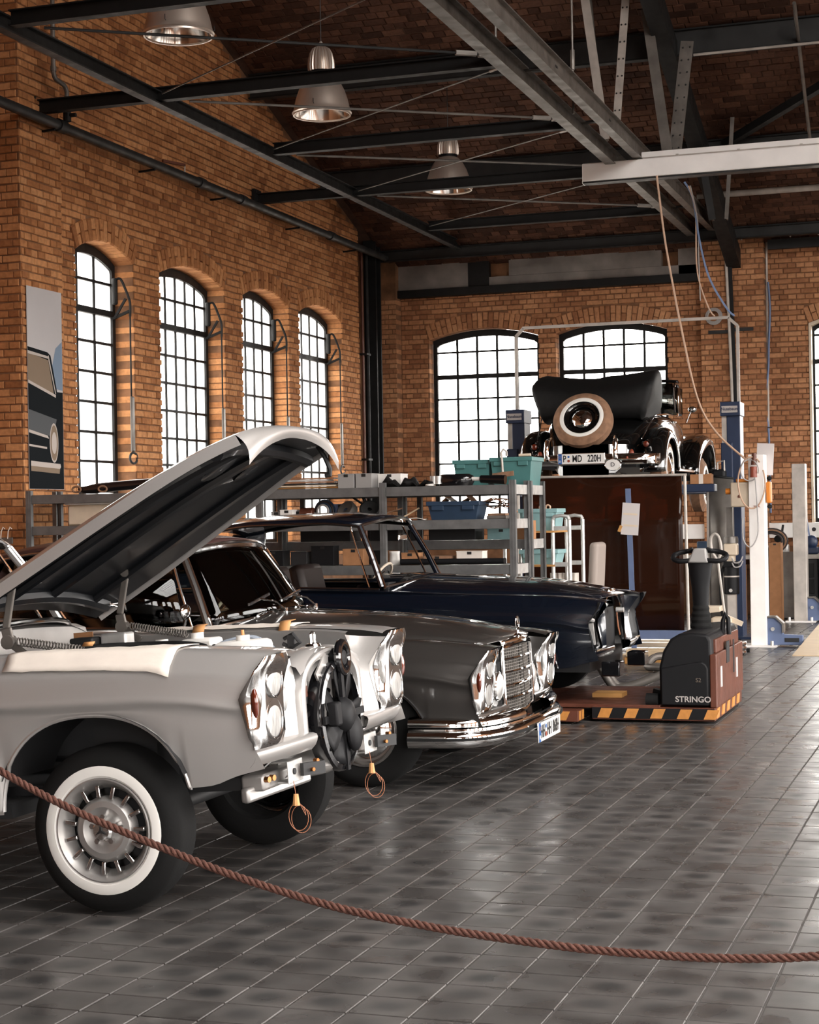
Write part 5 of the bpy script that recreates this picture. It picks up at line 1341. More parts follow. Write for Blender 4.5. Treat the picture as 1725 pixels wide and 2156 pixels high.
# spare wheel on the tail
sp = mk_wheel(v, (-.05, .24, .89), -1, 'tan', r=.335, w=.17); sp.rotation_euler = (-math.radians(27), 0, 0); sp.name = 'spare_wheel'
for c in sp.children:
    if c.name.startswith('rim'): c.data.materials[0] = MATS['black_paint']
    if c.name.startswith('hubcap'): c.scale = (.72, 1.05, .72)
MB().lathe([(.197,.07),(.16,.045),(.12,.05),(.11,.06)], d=(0,-1,0), n=36).build('wheel_disc', 'black_paint', sp)
MB().cyl((-.05,.26,.88), (-.05,.55,.72), .09).build('spare_carrier', 'black_paint', v)
# folded roof under its black cover
rows = []
for i in range(25):
    u = lerp(-1, 1, i/24); a = abs(u); zt = 1.46+.08*a**2.2+(.02 if u > 0 else 0); sh = 1-.12*a**6
    P = [(1.50,1.05,.74),(1.46,1.22,.77),(1.34,zt-.04,.79),(1.20,zt+.0,.80),(.92,zt-.05-.03*(1-a*a),.81),(.68,zt-.13-.05*(1-a*a),.83),(.59,zt-.22-.04*(1-a*a),.80),(.585,1.06,.70),(.62,.93,.64),(1.0,.92,.64)]
    rows.append([Vector((-.05+u*w*.93*(.97 if a > .98 else 1), y*1.0+.05*a**4+.05*(1-a*a)*(1 if 1.15 < z < zt-.05 else 0), z-(.06 if a > .97 else 0)-.02*a**8)) for y, z, w in P])
m = MB().grid(rows, cu=True); n = len(rows[0]); m.f.append(tuple(range(n))); k0 = n*(len(rows)-1); m.f.append(tuple(range(k0, k0+n)))
m.build('folded_roof', 'black_cloth', v, ang=80, sub=1)
# windscreen frame and seats
ws = bpy.data.objects.new('windscreen', None); COL.objects.link(ws); ws.parent = v
loop = [(-.66,2.50,1.04),(-.64,2.42,1.40),(-.58,2.40,1.46),(0,2.42,1.48),(.58,2.40,1.46),(.64,2.42,1.40),(.66,2.50,1.04)]
MB().tube(bez(loop, 5), .022, 8).build('frame', 'black_paint', ws)
MB().grid([[Vector((x, 2.48, 1.05)) for x in (-.62,0,.62)], [Vector((x, 2.42, 1.44)) for x in (-.58,0,.58)]]).build('glass', 'car_glass', ws, solid=.004)
MB().grid([[Vector((.70, y, z)) for y in (1.9,2.15,2.42)] for z in (1.05,1.36)]).build('quarter_light', 'car_glass', v, solid=.004)
MB().tube([(.70,1.88,1.05),(.69,1.86,1.34),(.68,2.0,1.40),(.66,2.40,1.42)], .014, 8).build('window_frame', 'black_paint', v)
for x in (-.3, .3): MB().box((x, 1.75, 1.05), (.5,.16,.5), Matrix.Rotation(.15, 3, 'X')).build('seat_back', 'leather_dark', v, ang=30, bev=.05)
mr = bpy.data.objects.new('wing_mirror', None); COL.objects.link(mr); mr.parent = v; mr.location = (.74, 2.45, 1.05)
MB().tube([(0,0,-.10),(.03,0,-.02),(.06,0,.04)], .008, 6).build('stalk', 'chrome', mr)
MB().ell((.075,0,.06), (.055,.025,.038), 16, 8).build('head', 'chrome', mr)
# bumper, overriders, plate
b = bpy.data.objects.new('rear_bumper', None); COL.objects.link(b); b.parent = v
path = [(-.84,.18,.45),(-.78,.04,.45),(-.60,-.02,.45),(-.2,-.05,.45),(.2,-.05,.45),(.58,-.02,.45),(.76,.04,.45),(.82,.18,.45)]
rows = [[p+Vector((0,a,z)) for a, z in ((.02,-.06),(-.02,-.055),(-.035,-.02),(-.035,.02),(-.02,.055),(.02,.06))] for p in bez(path, 6)]
MB().grid(rows, cu=True).build('blade', 'chrome', b, ang=60)
for x in (-.40, .37):
    MB().tube([(x,.05,.44),(x,-.07,.46),(x,-.085,.55),(x,-.04,.66),(x-.02*(1 if x > 0 else -1),.05,.70)], .026, 10, rr=[.02,.03,.034,.028,.018]).build('overrider', 'chrome', b)
for x in (-.62, .50): MB().ell((x,-.055,.46), (.022,.012,.022), 14, 8).build('reflector', 'red_seal', b)
MB().cyl((.40,-.02,.28), (.40,.3,.28), .022).build('tailpipe', 'chrome_soft', v)
number_plate(v, frame((-.0, -.115, .46), (1,0,0), (0,0,1)), ('P', 'MD', '220H'))
d = bpy.data.objects.new('country_badge', None); COL.objects.link(d); d.parent = v; d.location = (.35, -.10, .385)
MB().lathe([(.088,-.006),(.092,.0),(.085,.008)], d=(0,-1,0), n=28).build('rim', 'chrome', d)
MB().lathe([(.084,.006),(.001,.007)], d=(0,-1,0), n=28).build('face', 'plate_white', d)
text('D', .09, 'lettering_black', frame((0,-.012,0), (1,0,0), (0,0,1)), d, sx=.75)
d.scale = (1, 1, .72)

# ------------------------------------------------------------------ blue two-post lift
lf = thing('car_lift', 'dark blue two-post car lift with a pale gantry bar under the black cabriolet', 'lift', (0, 21.3, 0))
for x, sd in ((-5.68, 1), (-3.005, -1)):
    MB().bx(x-.05, x+.11 if sd > 0 else x+.11, -.15, .15, 0, 2.70).build('column', 'lift_blue', lf, ang=0, bev=.008)
    cap = MB().bx(x-.12, x+.12, -.20, .18, 2.68, 2.85).build('cap', 'lift_blue', lf, ang=0, bev=.008)
    MB().bx(x-.10, x+.09, -.206, -.20, 2.72, 2.80).build('name_plate', 'lettering_grey', cap, ang=0)
    text('Nussbaum', .05, 'lift_blue', frame((x, -.208, 2.762), (1,0,0), (0,0,1)), cap, depth=.0005, bold=True)
    MB().bx(x-.11, x-.03, -.14, .14, 2.36, 2.68).build('cover_plate', 'steel_pale', lf, ang=0)
    MB().bx(x-.12, x+.02, -.18, .12, 1.45, 2.36).build('carriage', 'lift_blue', lf, ang=0, bev=.01)
    MB().bx(x-.20, x+.24, -.28, .28, 0, .03).build('foot', 'lift_blue', lf, ang=0)
    for y in (-1, 1):
        tip = (-4.75 if sd > 0 else -3.9, y*1.0, 1.80)
        MB().bar((x, y*.1, 1.80), tip, .09, .09).build('arm', 'lift_blue', lf, ang=0, bev=.008)
        MB().cyl((tip[0], tip[1], 1.84), (tip[0], tip[1], 1.97), .05, n=16).build('pad', 'rubber', lf)
    gx = x-.02 if sd > 0 else x+.08
    MB().bar((gx, 0, 2.85), (gx, 0, 3.78), .035, .035, up=(1,0,0)).build('gantry_post', 'steel_pale', lf, ang=0)
MB().bar((-5.70,0,3.78), (-5.60,0,3.88), .035, .035).bar((-2.925,0,3.78), (-3.03,0,3.88), .035, .035).build('gantry_corner', 'steel_pale', lf, ang=0)
MB().bar((-5.61,0,3.885), (-3.02,0,3.885), .035, .035).build('gantry_bar', 'steel_pale', lf, ang=0)
e = bpy.data.objects.new('lock_box', None); COL.objects.link(e); e.parent = lf; e.location = (-3.12, -.2, 2.02)
MB().bx(-.10,.06,-.12,.05,-.10,.02).build('housing', 'black_plastic', e, ang=30, bev=.03)
MB().tube([(-.03,-.1,.0),(-.03,-.1,.10),(.05,-.1,.12),(.05,-.1,.0)], .012, 8).build('handle', 'steel_pale', e)
e = thing('parcel', 'small brown cardboard parcel on the end of the lift arm', 'box', (-3.19, 20.05, 1.852))
MB().bx(-.12,.12,-.09,.09,0,.11).build('carton', 'cardboard', e, ang=0, bev=.004)
MB().bx(-.02,.03,-.092,.092,.001,.112).build('tape_band', 'paper', e, ang=0)
tag(MB().bx(-3.55,-3.03,19.95,20.15,1.76,1.85).build('lift_arm', 'lift_blue', ang=0, bev=.01), 'short blue steel lift arm carrying the brown parcel', 'arm')
# ------------------------------------------------------------------ car mover
st = thing('car_mover', 'electric car mover with a black hood, rust-coloured deck and hazard stripes', 'car mover', (0, 0, 0))
def H(name, mb, mat, par=st, **k): return mb.build(name, mat, par, **k)
# moulded hood: profile in x,z swept along y
prof = [(-2.34,.125),(-2.345,.40),(-2.315,.52),(-2.26,.61),(-2.20,.645),(-2.10,.655),(-1.99,.645),(-1.965,.60),(-1.96,.125)]
hd = H('hood', MB().prism(prof, 1, 12.63, 13.98), 'black_plastic', ang=30, bev=.02, seg=3)
H('hood_panel', MB().prism([(-2.33,.13),(-2.33,.40),(-2.16,.43),(-2.03,.45),(-2.00,.43),(-1.985,.40),(-1.985,.13)], 1, 12.605, 12.65), 'black_plastic', ang=30, bev=.012, seg=3)
text('STRINGO', .058, 'lettering_grey', frame((-2.095, 12.602, .175), (1,0,0), (0,0,1)), st, sx=1.05, bold=True)
text('S2', .042, 'lettering_dim', frame((-2.055, 12.602, .315), (1,0,0), (0,0,1)), st, sx=1.0)
H('end_panel', MB().bx(-1.975,-1.925,12.62,13.99,.115,.50), 'rust_orange', ang=0, bev=.008)
H('end_panel', MB().bx(-1.985,-1.945,12.75,13.9,.50,.60), 'rust_orange', ang=0, bev=.008)
H('vent', MB().bx(-1.926,-1.921,13.1,13.25,.40,.56).bx(-1.926,-1.921,13.45,13.5,.30,.55), 'dark_inner', ang=0)
for y in (12.80, 13.60): H('reflector_strip', MB().bx(-1.925,-1.919,y,y+.055,.25,.40), 'sticker_white', ang=0)
H('skirt', MB().bx(-2.84,-1.94,12.60,14.0,.02,.115), 'rust_orange', ang=0, bev=.004)
H('deck', MB().bx(-3.25,-2.34,12.62,13.98,.10,.128), 'rust_orange', ang=0, bev=.004)
H('skirt_band', MB().bx(-2.84,-1.94,12.594,12.60,.03,.108), 'black_plastic', ang=0)
for i in range(5):
    x = -2.80+i*.195
    H('hazard_stripe', MB().prism([(x,.034),(x+.085,.034),(x+.115,.104),(x+.03,.104)], 1, 12.589, 12.594), 'hazard_yellow', ang=0)
for i in range(5):
    y = 12.66+i*.26; H('hazard_stripe', MB().prism([(y,.034),(y+.12,.034),(y+.16,.104),(y+.04,.104)], 0, -1.94, -1.934), 'hazard_yellow', ang=0)
fk = H('wheel_fork', MB().bx(-3.32,-2.90,12.40,12.58,.02,.10), 'rust_orange', ang=0, bev=.004)
for x in (-3.08,): H('hazard_stripe', MB().prism([(x,.03),(x+.09,.03),(x+.12,.095),(x-.01,.095)], 1, 12.394, 12.40), 'hazard_yellow', fk, ang=0)
for y in (12.43, 12.52): H('hazard_stripe', MB().bx(-2.90,-2.894,y,y+.045,.03,.095), 'hazard_yellow', fk, ang=0)
H('wheel_fork', MB().bx(-3.9,-2.90,14.02,14.2,.02,.10), 'rust_orange', ang=0, bev=.004)
H('guide_wedge', MB().prism([(-2.46,.128),(-2.36,.128),(-2.36,.20),(-2.44,.22)], 1, 12.9, 13.0), 'black_plastic', ang=0)
H('guide_wheel', MB().cyl((-2.45,12.68,.16),(-2.36,12.68,.16), .05, n=18), 'rubber')
H('deck_block', MB().bx(-2.95,-2.72,13.1,13.3,.128,.16), 'wood_orange', ang=0)
H('wheel_roller', MB().cyl((-3.25,12.75,.09),(-3.25,13.9,.09), .03, n=12), 'dark_inner')
# tiller
TX, TY = -2.14, 13.30
rows = []
for k in range(9):
    z = .645+k*.022; r = .080-.003*k+(.006 if k % 2 else 0); rows.append([Vector((TX+r*math.cos(a), TY+r*math.sin(a), z)) for a in [2*PI*i/24 for i in range(24)]])
tl = bpy.data.objects.new('tiller', None); COL.objects.link(tl); tl.parent = st
H('bellows', MB().grid(rows, cu=True), 'rubber', tl, ang=20)
rows = [[Vector((TX+w*math.cos(a)*1.0, TY+d*math.sin(a), z)) for a in [2*PI*i/20 for i in range(20)]] for z, w, d in ((.80,.058,.045),(.95,.066,.05),(1.05,.082,.055),(1.13,.094,.06),(1.155,.094,.06))]
H('stem', MB().grid(rows, cu=True), 'black_plastic', tl, ang=50)
H('head', MB().prism([(TX-.085,1.145),(TX+.075,1.145),(TX+.06,1.185),(TX+.055,1.255),(TX-.035,1.255),(TX-.06,1.20)], 1, TY-.08, TY+.03), 'skin_grey', tl, ang=30, bev=.012)
for s in (-1, 1):
    pts = bez([(TX+s*.05,TY-.05,1.165),(TX+s*.14,TY-.06,1.158),(TX+s*.195,TY-.04,1.175),(TX+s*.195,TY+.02,1.205),(TX+s*.13,TY+.05,1.228),(TX+s*.05,TY+.03,1.235)], 5)
    H('grip', MB().tube(pts, .019, 10), 'black_plastic', tl)
    H('thumb_lever', MB().box((TX+s*.075,TY-.01,1.245), (.05,.05,.02), Matrix.Rotation(s*.4, 3, 'Y')), 'black_plastic', tl, ang=30, bev=.006)
H('tiller_hook', MB().tube([(-1.98,13.3,.60),(-1.975,13.3,.70),(-1.955,13.3,.76),(-1.935,13.3,.72),(-1.93,13.3,.60)], .018, 8), 'black_plastic')

# ------------------------------------------------------------------ bent exhaust pipes and hose on the floor
p = thing('exhaust_pipe', 'pair of bent grey exhaust pipes lying on the floor under the navy car nose', 'pipe', (0,0,0))
for dy in (0, .14):
    MB().tube(bez([(-3.26,14.62+dy,.30),(-3.22,14.62+dy,.22),(-3.13,14.65+dy,.07),(-3.04,14.66+dy,.045),(-2.85,14.7+dy,.10),(-2.62,14.75+dy,.19),(-2.50,14.75+dy,.20)], 6), .034, 12).build('pipe', 'steel_grey', p)
p = thing('silencer', 'grey silencer with twin pipes lying on the floor behind the car mover', 'silencer', (-3.12, 16.6, .0))
MB().cyl((.06,.35,.13), (.33,.30,.13), .115, n=24).build('can', 'steel_pale', p, bev=.02)
for s in (0, .16): MB().tube(bez([(.06,.33+s*.2,.13),(-.06,.25+s,.12),(-.10,.12+s,.05),(.0,.02+s,.045),(.2,-.05+s,.05),(.38,-.1+s,.06)], 6), .035, 10).build('pipe', 'steel_grey', p)

# ------------------------------------------------------------------ welding screens
ws_ = thing('welding_screen', 'dark brown see-through welding curtain on a pale frame below the cabriolet', 'screen', (0, 18.3, 0))
MB().grid([[Vector((x, .012*math.sin(x*9)+.02*math.sin(x*3), z)) for x in [lerp(-4.85,-3.12,i/24) for i in range(25)]] for z in (.29,.8,1.4,1.92)]).build('curtain', 'curtain_brown', ws_, ang=60, solid=.003)
MB().cyl((-4.9,0,1.935), (-3.07,0,1.925), .014, n=10).build('top_rail', 'steel_pale', ws_)
MB().cyl((-3.075,0,.0), (-3.09,0,1.93), .016, n=10).build('pole', 'steel_pale', ws_); MB().cyl((-4.9,0,0), (-4.9,0,1.94), .016, n=10).build('pole', 'steel_pale', ws_)
MB().bx(-4.2,-3.05,-.05,.02,.20,.29).build('lower_rail', 'blue_steel', ws_, ang=0)
for x in (-4.6, -3.3): MB().bx(x-.02,x+.02,-.25,.25,.0,.04).build('foot', 'blue_steel', ws_, ang=0)
gs = thing('welding_screen', 'narrow dark grey screen panel with a curved top beside the white lift post', 'screen', (0, 20.6, 0))
rows = [[Vector((x, .10*((x+3.06)/.15)**2-.05, z-.04*(x+3.21)/.3 if z > 1 else z)) for x in [lerp(-3.215,-2.915,i/8) for i in range(9)]] for z in (.12,.7,1.3,1.95)]
MB().grid(rows).build('panel', 'steel_grey', gs, ang=60, solid=.006)
MB().tube([r+Vector((0,0,.008)) for r in rows[-1]], .014, 8).build('top_edge', 'steel_black', gs)
MB().cyl((-3.225,.05,0), (-3.215,.05,1.98), .018, n=10).build('pole', 'steel_pale', gs)
bp = thing('blue_pole', 'slim leaning blue pole with a white paper sheet in front of the brown curtain', 'pole', (0, 18.12, 0))
MB().bar((-3.62,0,0), (-3.66,0,1.79), .055, .02, up=(0,1,0)).build('strip', 'blue_steel', bp, ang=0)
sh = MB().box((-3.635,-.022,1.47), (.185,.003,.335), Matrix.Rotation(.08, 3, 'Y')).build('paper_sheet', 'sticker_white', bp, ang=0)
for z in (1.52, 1.40): MB().box((-3.635,-.0255,z), (.15,.001,.02), Matrix.Rotation(.08, 3, 'Y')).build('print_line', 'cream_paint', sh, ang=0)
MB().box((-3.745,-.03,1.37), (.03,.01,.07), Matrix.Rotation(.4, 3, 'Y')).build('tag', 'wood_orange', bp, ang=0)
for i, (y, z, x0, x1, mt) in enumerate(((17.62,.0,-3.60,-3.05,'wood_orange'),(17.60,.075,-3.58,-3.10,'wood_pale'),(17.9,.0,-3.7,-3.1,'wood_pale'))):
    tag(MB().bx(x0,x1,y-.12,y+.12,z,z+.07).build('timber_block', mt, ang=0, bev=.004), ['orange timber block on the floor below the brown curtain', 'pale timber block lying on top of the orange block', 'rearmost pale timber block under the brown curtain'][i], 'timber', 'timber blocks')

# ------------------------------------------------------------------ white-post lift at the right
wl2 = thing('white_lift', 'white two-post lift with blue feet and a hydraulic unit at the right', 'lift', (-2.55, 0, 0))
for y, mt in ((19.90,'white_paint'), (24.35,'cream_paint')):
    MB().bx(-.09,.09,y-.02,y+.22,0,2.17).build('post', 'white_paint' if y < 20 else 'steel_pale', wl2, ang=0, bev=.01)
    MB().bx(-.20,.20,y-.10,y+.30,0,.02).build('base_plate', 'white_paint', wl2, ang=0)
    for x in (-.15,.15): MB().cyl((x,y-.06,.02), (x,y-.06,.07), .02, n=6).build('anchor_bolt', 'galvanised', wl2)
    f = MB().prism([(.09,.33),(.18,.33),(.26,.26),(.26,.14),(.48,.13),(.48,.02),(.09,.02)], 1, y+.02, y+.12).build('foot', 'blue_steel', wl2, ang=0, bev=.006)
    MB().prism([(.09,.345),(.185,.345),(.275,.265),(.275,.16),(.255,.16),(.255,.255),(.18,.328),(.09,.328)], 1, y-.01, y+.15).build('foot_edge', 'steel_grey', wl2, ang=0)
    MB().cyl((.15,y+.02,.20), (.15,y+.0,.20), .022, n=12).build('pin', 'galvanised', wl2)
MB().bx(.28,.44,19.915,19.925,.055,.10).build('slot', 'dark_inner', wl2, ang=0)
MB().bx(-.30,-.09,19.93,20.08,1.58,1.86).build('control_box', 'cream_paint', wl2, ang=30, bev=.015)
MB().bx(-.24,-.09,19.95,20.05,1.86,1.90).build('box_cap', 'orange_plastic', wl2, ang=30, bev=.01)
MB().cyl((-.30,20.0,1.76), (-.36,20.0,1.76), .035, n=16).build('stop_button', 'orange_plastic', wl2)
MB().cyl((-.20,19.92,1.70), (-.20,19.93,1.70), .018, n=12).build('switch', 'rust_orange', wl2)
MB().bx(.10,.15,19.93,20.1,1.62,1.86).build('handle', 'orange_plastic', wl2, ang=30, bev=.015)
for z in (1.58, 1.90): MB().ell((.13,20.0,z), (.03,.04,.025), 12, 8).build('rubber_knob', 'rubber', wl2)
mo = bpy.data.objects.new('hydraulic_unit', None); COL.objects.link(mo); mo.parent = wl2; mo.location = (-.31, 19.99, 0)
MB().lathe([(.001,1.25),(.075,1.245),(.082,1.22),(.082,1.17)], n=24).build('motor_cap', 'steel_grey', mo)
MB().box((0,0,1.10), (.155,.15,.14)).build('motor_body', 'cream_paint', mo, ang=30, bev=.02)
MB().cyl((0,0,.96),(0,0,1.03), .05, n=16).build('coupling', 'cream_paint', mo)
MB().box((0,0,.93), (.17,.13,.07)).build('valve_block', 'black_plastic', mo, ang=30, bev=.01)
MB().lathe([(.085,.90),(.087,.60),(.08,.59),(.001,.59)], n=24).build('tank', 'black_plastic', mo)
MB().lathe([(.0885,.80),(.0885,.785)], n=24).build('band', 'steel_pale', mo)
MB().cyl((.0,-.087,.635),(.0,-.098,.635), .02, n=14).build('plug', 'galvanised', mo)
MB().bx(-.045,.05,-.05,.05,.0,.59).build('stand', 'steel_pale', mo, ang=0)
MB().bar((-.02,.06,1.25), (-.02,.06,1.58), .07, .05, up=(0,1,0)).build('conduit', 'steel_grey', mo, ang=0)
for k in (0, .05): MB().tube(bez([(.02,-.08,1.0-k),(.05,-.10,.95-k),(.11,-.10,.96-k),(.14,-.08,1.02-k)], 5), .008, 6).build('wire', 'cable_grey', mo)
MB().tube(bez([(-.07,.0,.93),(-.115,-.02,.80),(-.115,-.04,.50),(-.08,-.06,.28),(.02,-.08,.12),(.13,-.09,.04)], 7), .02, 10).build('hose', 'rubber', mo)
MB().box((.07,20.14,2.12), (.19,.02,.36), Matrix.Rotation(.06, 3, 'Y')).build('plastic_bag', 'sticker_white', wl2, ang=0)
text('TRA', .03, 'red_seal', frame((-.0, 19.877, 1.58), (1,0,0), (0,0,1)), wl2, sx=1.4)
pl = thing('hanging_plug', 'coiled tan extension cable with a red plug looped over the white lift post', 'cable', (-2.55, 19.80, 2.05))
MB().cyl((-.01,0,.0), (-.01,0,.13), .035, .025, n=12).build('plug', 'rust_orange', pl); MB().cyl((-.02,0,-.14), (-.02,0,-.02), .04, n=12).build('socket', 'red_seal', pl)
def loop(cx, cz, rx, rz, n=26, a0=0, a1=2*PI): return [(cx+rx*math.cos(lerp(a0,a1,i/n)), -.02+.01*math.sin(i), cz+rz*math.sin(lerp(a0,a1,i/n))) for i in range(n+1)]
MB().tube(loop(-.04,-.20,.15,.29,30,.9,2*PI+.5), .009, 6).build('loop', 'hose_tan', pl); MB().tube(loop(-.06,-.06,.10,.12,24,-.3,2*PI-.9), .008, 6).build('loop', 'cable_grey', pl)
MB().tube(bez([(.0,-.02,-.12),(.02,-.02,-.5),(.02,-.02,-.78),(-.06,-.02,-.92),(-.14,-.02,-.84),(-.15,.0,-.6)], 6), .008, 6).build('drop', 'cable_grey', pl)

# ------------------------------------------------------------------ hanging cables and wall pipes
tag(MB().tube(bez([(-3.62,19.9,5.40),(-3.60,19.9,5.2),(-3.52,19.9,4.52),(-3.34,19.9,3.48),(-3.19,19.9,2.80),(-2.98,19.88,2.42),(-2.64,19.82,2.10)], 8), .012, 8).build('air_hose', 'hose_tan'), 'long tan cable hanging from the white trunking to the white lift post', 'cable')
tag(MB().tube(bez([(-3.52,21.2,5.55),(-3.43,21.25,5.35),(-3.36,21.25,4.85),(-3.25,21.25,4.38),(-3.05,21.27,4.0),(-2.96,21.3,3.90)], 8), .013, 8).build('air_hose', 'hose_blue'), 'pale blue air hose hanging from the truss to the lift gantry', 'hose')
tag(MB().tube(bez([(-3.47,21.2,5.5),(-3.40,21.25,5.2),(-3.40,21.25,4.6),(-3.36,21.25,4.3),(-3.26,21.28,4.0),(-3.20,21.3,3.91)], 8), .009, 8).build('air_hose', 'hose_tan'), 'tan cable hanging beside the blue hose to the lift gantry', 'cable')
tag(MB().tube(bez([(-3.45,21.2,5.5),(-3.38,21.25,5.1),(-3.37,21.25,4.55),(-3.36,21.25,4.1)], 8), .007, 8).build('air_hose', 'cable_grey'), 'thin grey cable hanging between the blue hose and the tan cable', 'cable')
cl = thing('cable_coil', 'coil of grey cable hung on the back pillar above the lift gantry', 'cable', (-3.90, 25.90, 4.42))
for k in range(4): MB().tube([((.12-.012*k)*math.cos(a), -.012*k, (.12-.012*k)*math.sin(a)) for a in [2*PI*i/28 for i in range(28)]], .009, 6, closed=True).build('loop', 'cable_grey', cl)
t = thing('downpipe', 'pale vertical pipe with a black channel on the back pillar', 'pipe', (0, 25.90, 0))
MB().tube([(-3.71,0,5.30),(-3.665,0,3.9),(-3.64,0,2.6)], .022, 10).build('pipe', 'steel_pale', t); MB().bar((-3.66,.02,5.45), (-3.59,.02,2.4), .055, .03, up=(0,1,0)).build('channel', 'steel_black', t, ang=0)
t = thing('downpipe', 'thin vertical steel pipe tied to blue cable right of the pillar', 'pipe', (0, 26.09, 0))
MB().cyl((-3.14,0,5.55), (-3.16,0,1.5), .018, n=10).build('pipe', 'steel_pale', t)
MB().bar((-3.18,.03,5.5), (-3.17,.03,4.2), .04, .03, up=(0,1,0)).build('channel', 'steel_black', t, ang=0)
MB().tube(bez([(-3.12,-.03,4.9),(-3.10,-.03,4.5),(-3.125,-.03,4.0),(-3.14,-.03,3.6),(-3.20,-.03,3.2),(-3.21,-.03,3.0),(-3.15,-.03,2.7),(-3.14,-.03,1.5)], 7), .016, 8).build('cable', 'hose_blue', t)
for z in (2.75, 2.3, 1.85): MB().bx(-3.20,-3.10,-.05,.0,z,z+.015).build('tie', 'cable_dark', t, ang=0)
t = thing('cable_conduit', 'thin brown conduit clipped to the brickwork right of the pillar', 'pipe', (-3.27, 26.16, 0)); MB().tube([(.0,0,5.3),(-.005,0,3.4),(-.02,0,1.5)], .012, 8).build('pipe', 'rust_orange', t)
MB().bx(-.02,.02,-.02,.02,3.8,3.83).build('clip', 'steel_dark', t, ang=0)
tag(MB().bx(-3.72,-3.62,25.86,25.94,5.28,5.38).build('junction_box', 'white_paint', ang=30, bev=.01), 'small white square junction box high on the pillar', 'box')
for i, (x, z) in enumerate(((-3.82, 4.19), (-3.50, 4.21))): tag(MB().bx(x-.17,x+.17,25.925,25.95,z-.025,z+.025).build('anchor_plate', 'steel_dark', ang=0), ['left of two flat dark iron anchor bars on the pillar', 'right of two flat dark iron anchor bars on the pillar'][i], 'anchor')
# dark stanchion and pipes in the corner recess
t = thing('steel_column', 'tall black steel column standing in the far left corner of the hall', 'column', (-9.06, 25.45, 0))
MB().bx(-.10,.10,-.02,.02,0,5.9).bx(-.10,.10,-.22,-.18,0,5.9).bx(-.02,.02,-.2,0,0,5.9).build('stanchion', 'steel_black', t, ang=0)
MB().cyl((.02,-.42,0), (.02,-.42,5.6), .03, n=10).build('pipe', 'steel_black', t); MB().cyl((-.02,-.52,0), (-.02,-.52,5.6), .02, n=10).build('pipe', 'rust_orange', t)
for z in (2.4, 4.0): MB().bx(-.06,.06,-.56,-.38,z,z+.03).build('clamp', 'steel_black', t, ang=0)
# window openers on the left wall
OL = ['nearest window', 'second window from the left', 'third window from the left', 'farthest left window']
for o, w in zip(OPL, OL):
    y = o.b-.10
    t = thing('window_opener', 'black rod and grey lever that open the %s' % w, 'window opener', (WX-.05, y, 0), 'window openers')
    MB().tube(bez([(-.12,-.02,4.22),(-.06,.0,4.24),(-.01,.03,4.12),(.03,.05,3.98),(.03,.05,3.82)], 5), .014, 8).build('arm', 'steel_black', t)
    MB().bar((-.16,.0,3.80), (.02,.05,3.88), .03, .03).bar((-.14,.0,3.80), (-.01,.03,4.02), .03, .025).build('linkage', 'steel_black', t, ang=0)
    MB().box((-.12,-.02,4.1), (.06,.06,.30)).build('gearbox', 'steel_black', t, ang=30, bev=.02)
    MB().cyl((.03,.05,2.9), (.03,.05,3.85), .010, n=8).build('rod', 'steel_black', t)
    MB().box((.035,.06,2.62), (.03,.075,.62)).build('lever_plate', 'steel_grey', t, ang=30, bev=.02)
    MB().tube([(.04,.06+.085*math.cos(a),2.24+.06*math.sin(a)) for a in [2*PI*i/22 for i in range(22)]], .014, 8, closed=True).build('ring', 'steel_dark', t)

# ------------------------------------------------------------------ poster on the pier
ps = thing('poster', 'tall narrow poster of an old car front hanging on the brick pier', 'poster', (WX+.078, 15.45, 0))
def PR(name, poly, mat, d): return MB().prism([(a, b) for a, b in poly], 0, d, d+.0006).build(name, mat, ps, ang=0)
y0, y1, z0, z1 = -.34, .335, 1.87, 3.88
MB().bx(-.006,0,y0,y1,z0,z1).build('sheet', 'poster_paper', ps, ang=0)
PR('print_patch', [(.05,2.9),(y1-.005,2.88),(y1-.005,3.38),(.2,3.3)], 'print_sky', .0002)
PR('print_patch', [(y0,z0+.003),(y1-.005,z0+.003),(y1-.005,2.86),(.22,2.86),(.10,3.22),(.04,3.25),(y0,3.28)], 'print_dark', .001)
PR('print_patch', [(y0,2.93),(.16,2.82),(.05,3.17),(y0,3.22)], 'print_tan', .002)
PR('print_patch', [(y0,2.66),(.20,2.58),(.13,2.40),(y0,2.46)], 'print_mid', .002)
PR('print_patch', [(y0,3.24),(.04,3.21),(.06,3.185),(y0,3.21)], 'print_light', .003)
PR('print_patch', [(.04,3.21),(.18,2.84),(.195,2.84),(.06,3.22)], 'print_light', .003)
PR('print_patch', [(y0,2.95),(.19,2.83),(.19,2.80),(y0,2.92)], 'print_light', .003)
PR('print_patch', [(y0,2.46),(.02,2.41),(.04,2.38),(y0,2.43)], 'print_light', .003)
PR('print_patch', [(y0,2.315),(.0,2.295),(.0,2.275),(y0,2.295)], 'print_light', .003)
PR('print_patch', [(y0+.03,2.15),(.26,2.13),(.27,2.10),(.25,2.08),(y0+.03,2.10)], 'print_light', .003)
PR('print_patch', [(y0+.03,2.10),(.25,2.08),(.24,2.03),(y0+.03,2.05)], 'print_tan', .003)
for r0, r1, mt, d in ((.085,.20,'print_light',.003), (.072,.18,'print_tan',.004), (.05,.11,'print_light',.005)):
    PR('print_patch', [(.14+r0*math.cos(a), 2.34+r1*math.sin(a)) for a in [2*PI*i/24 for i in range(24)]], mt, d)

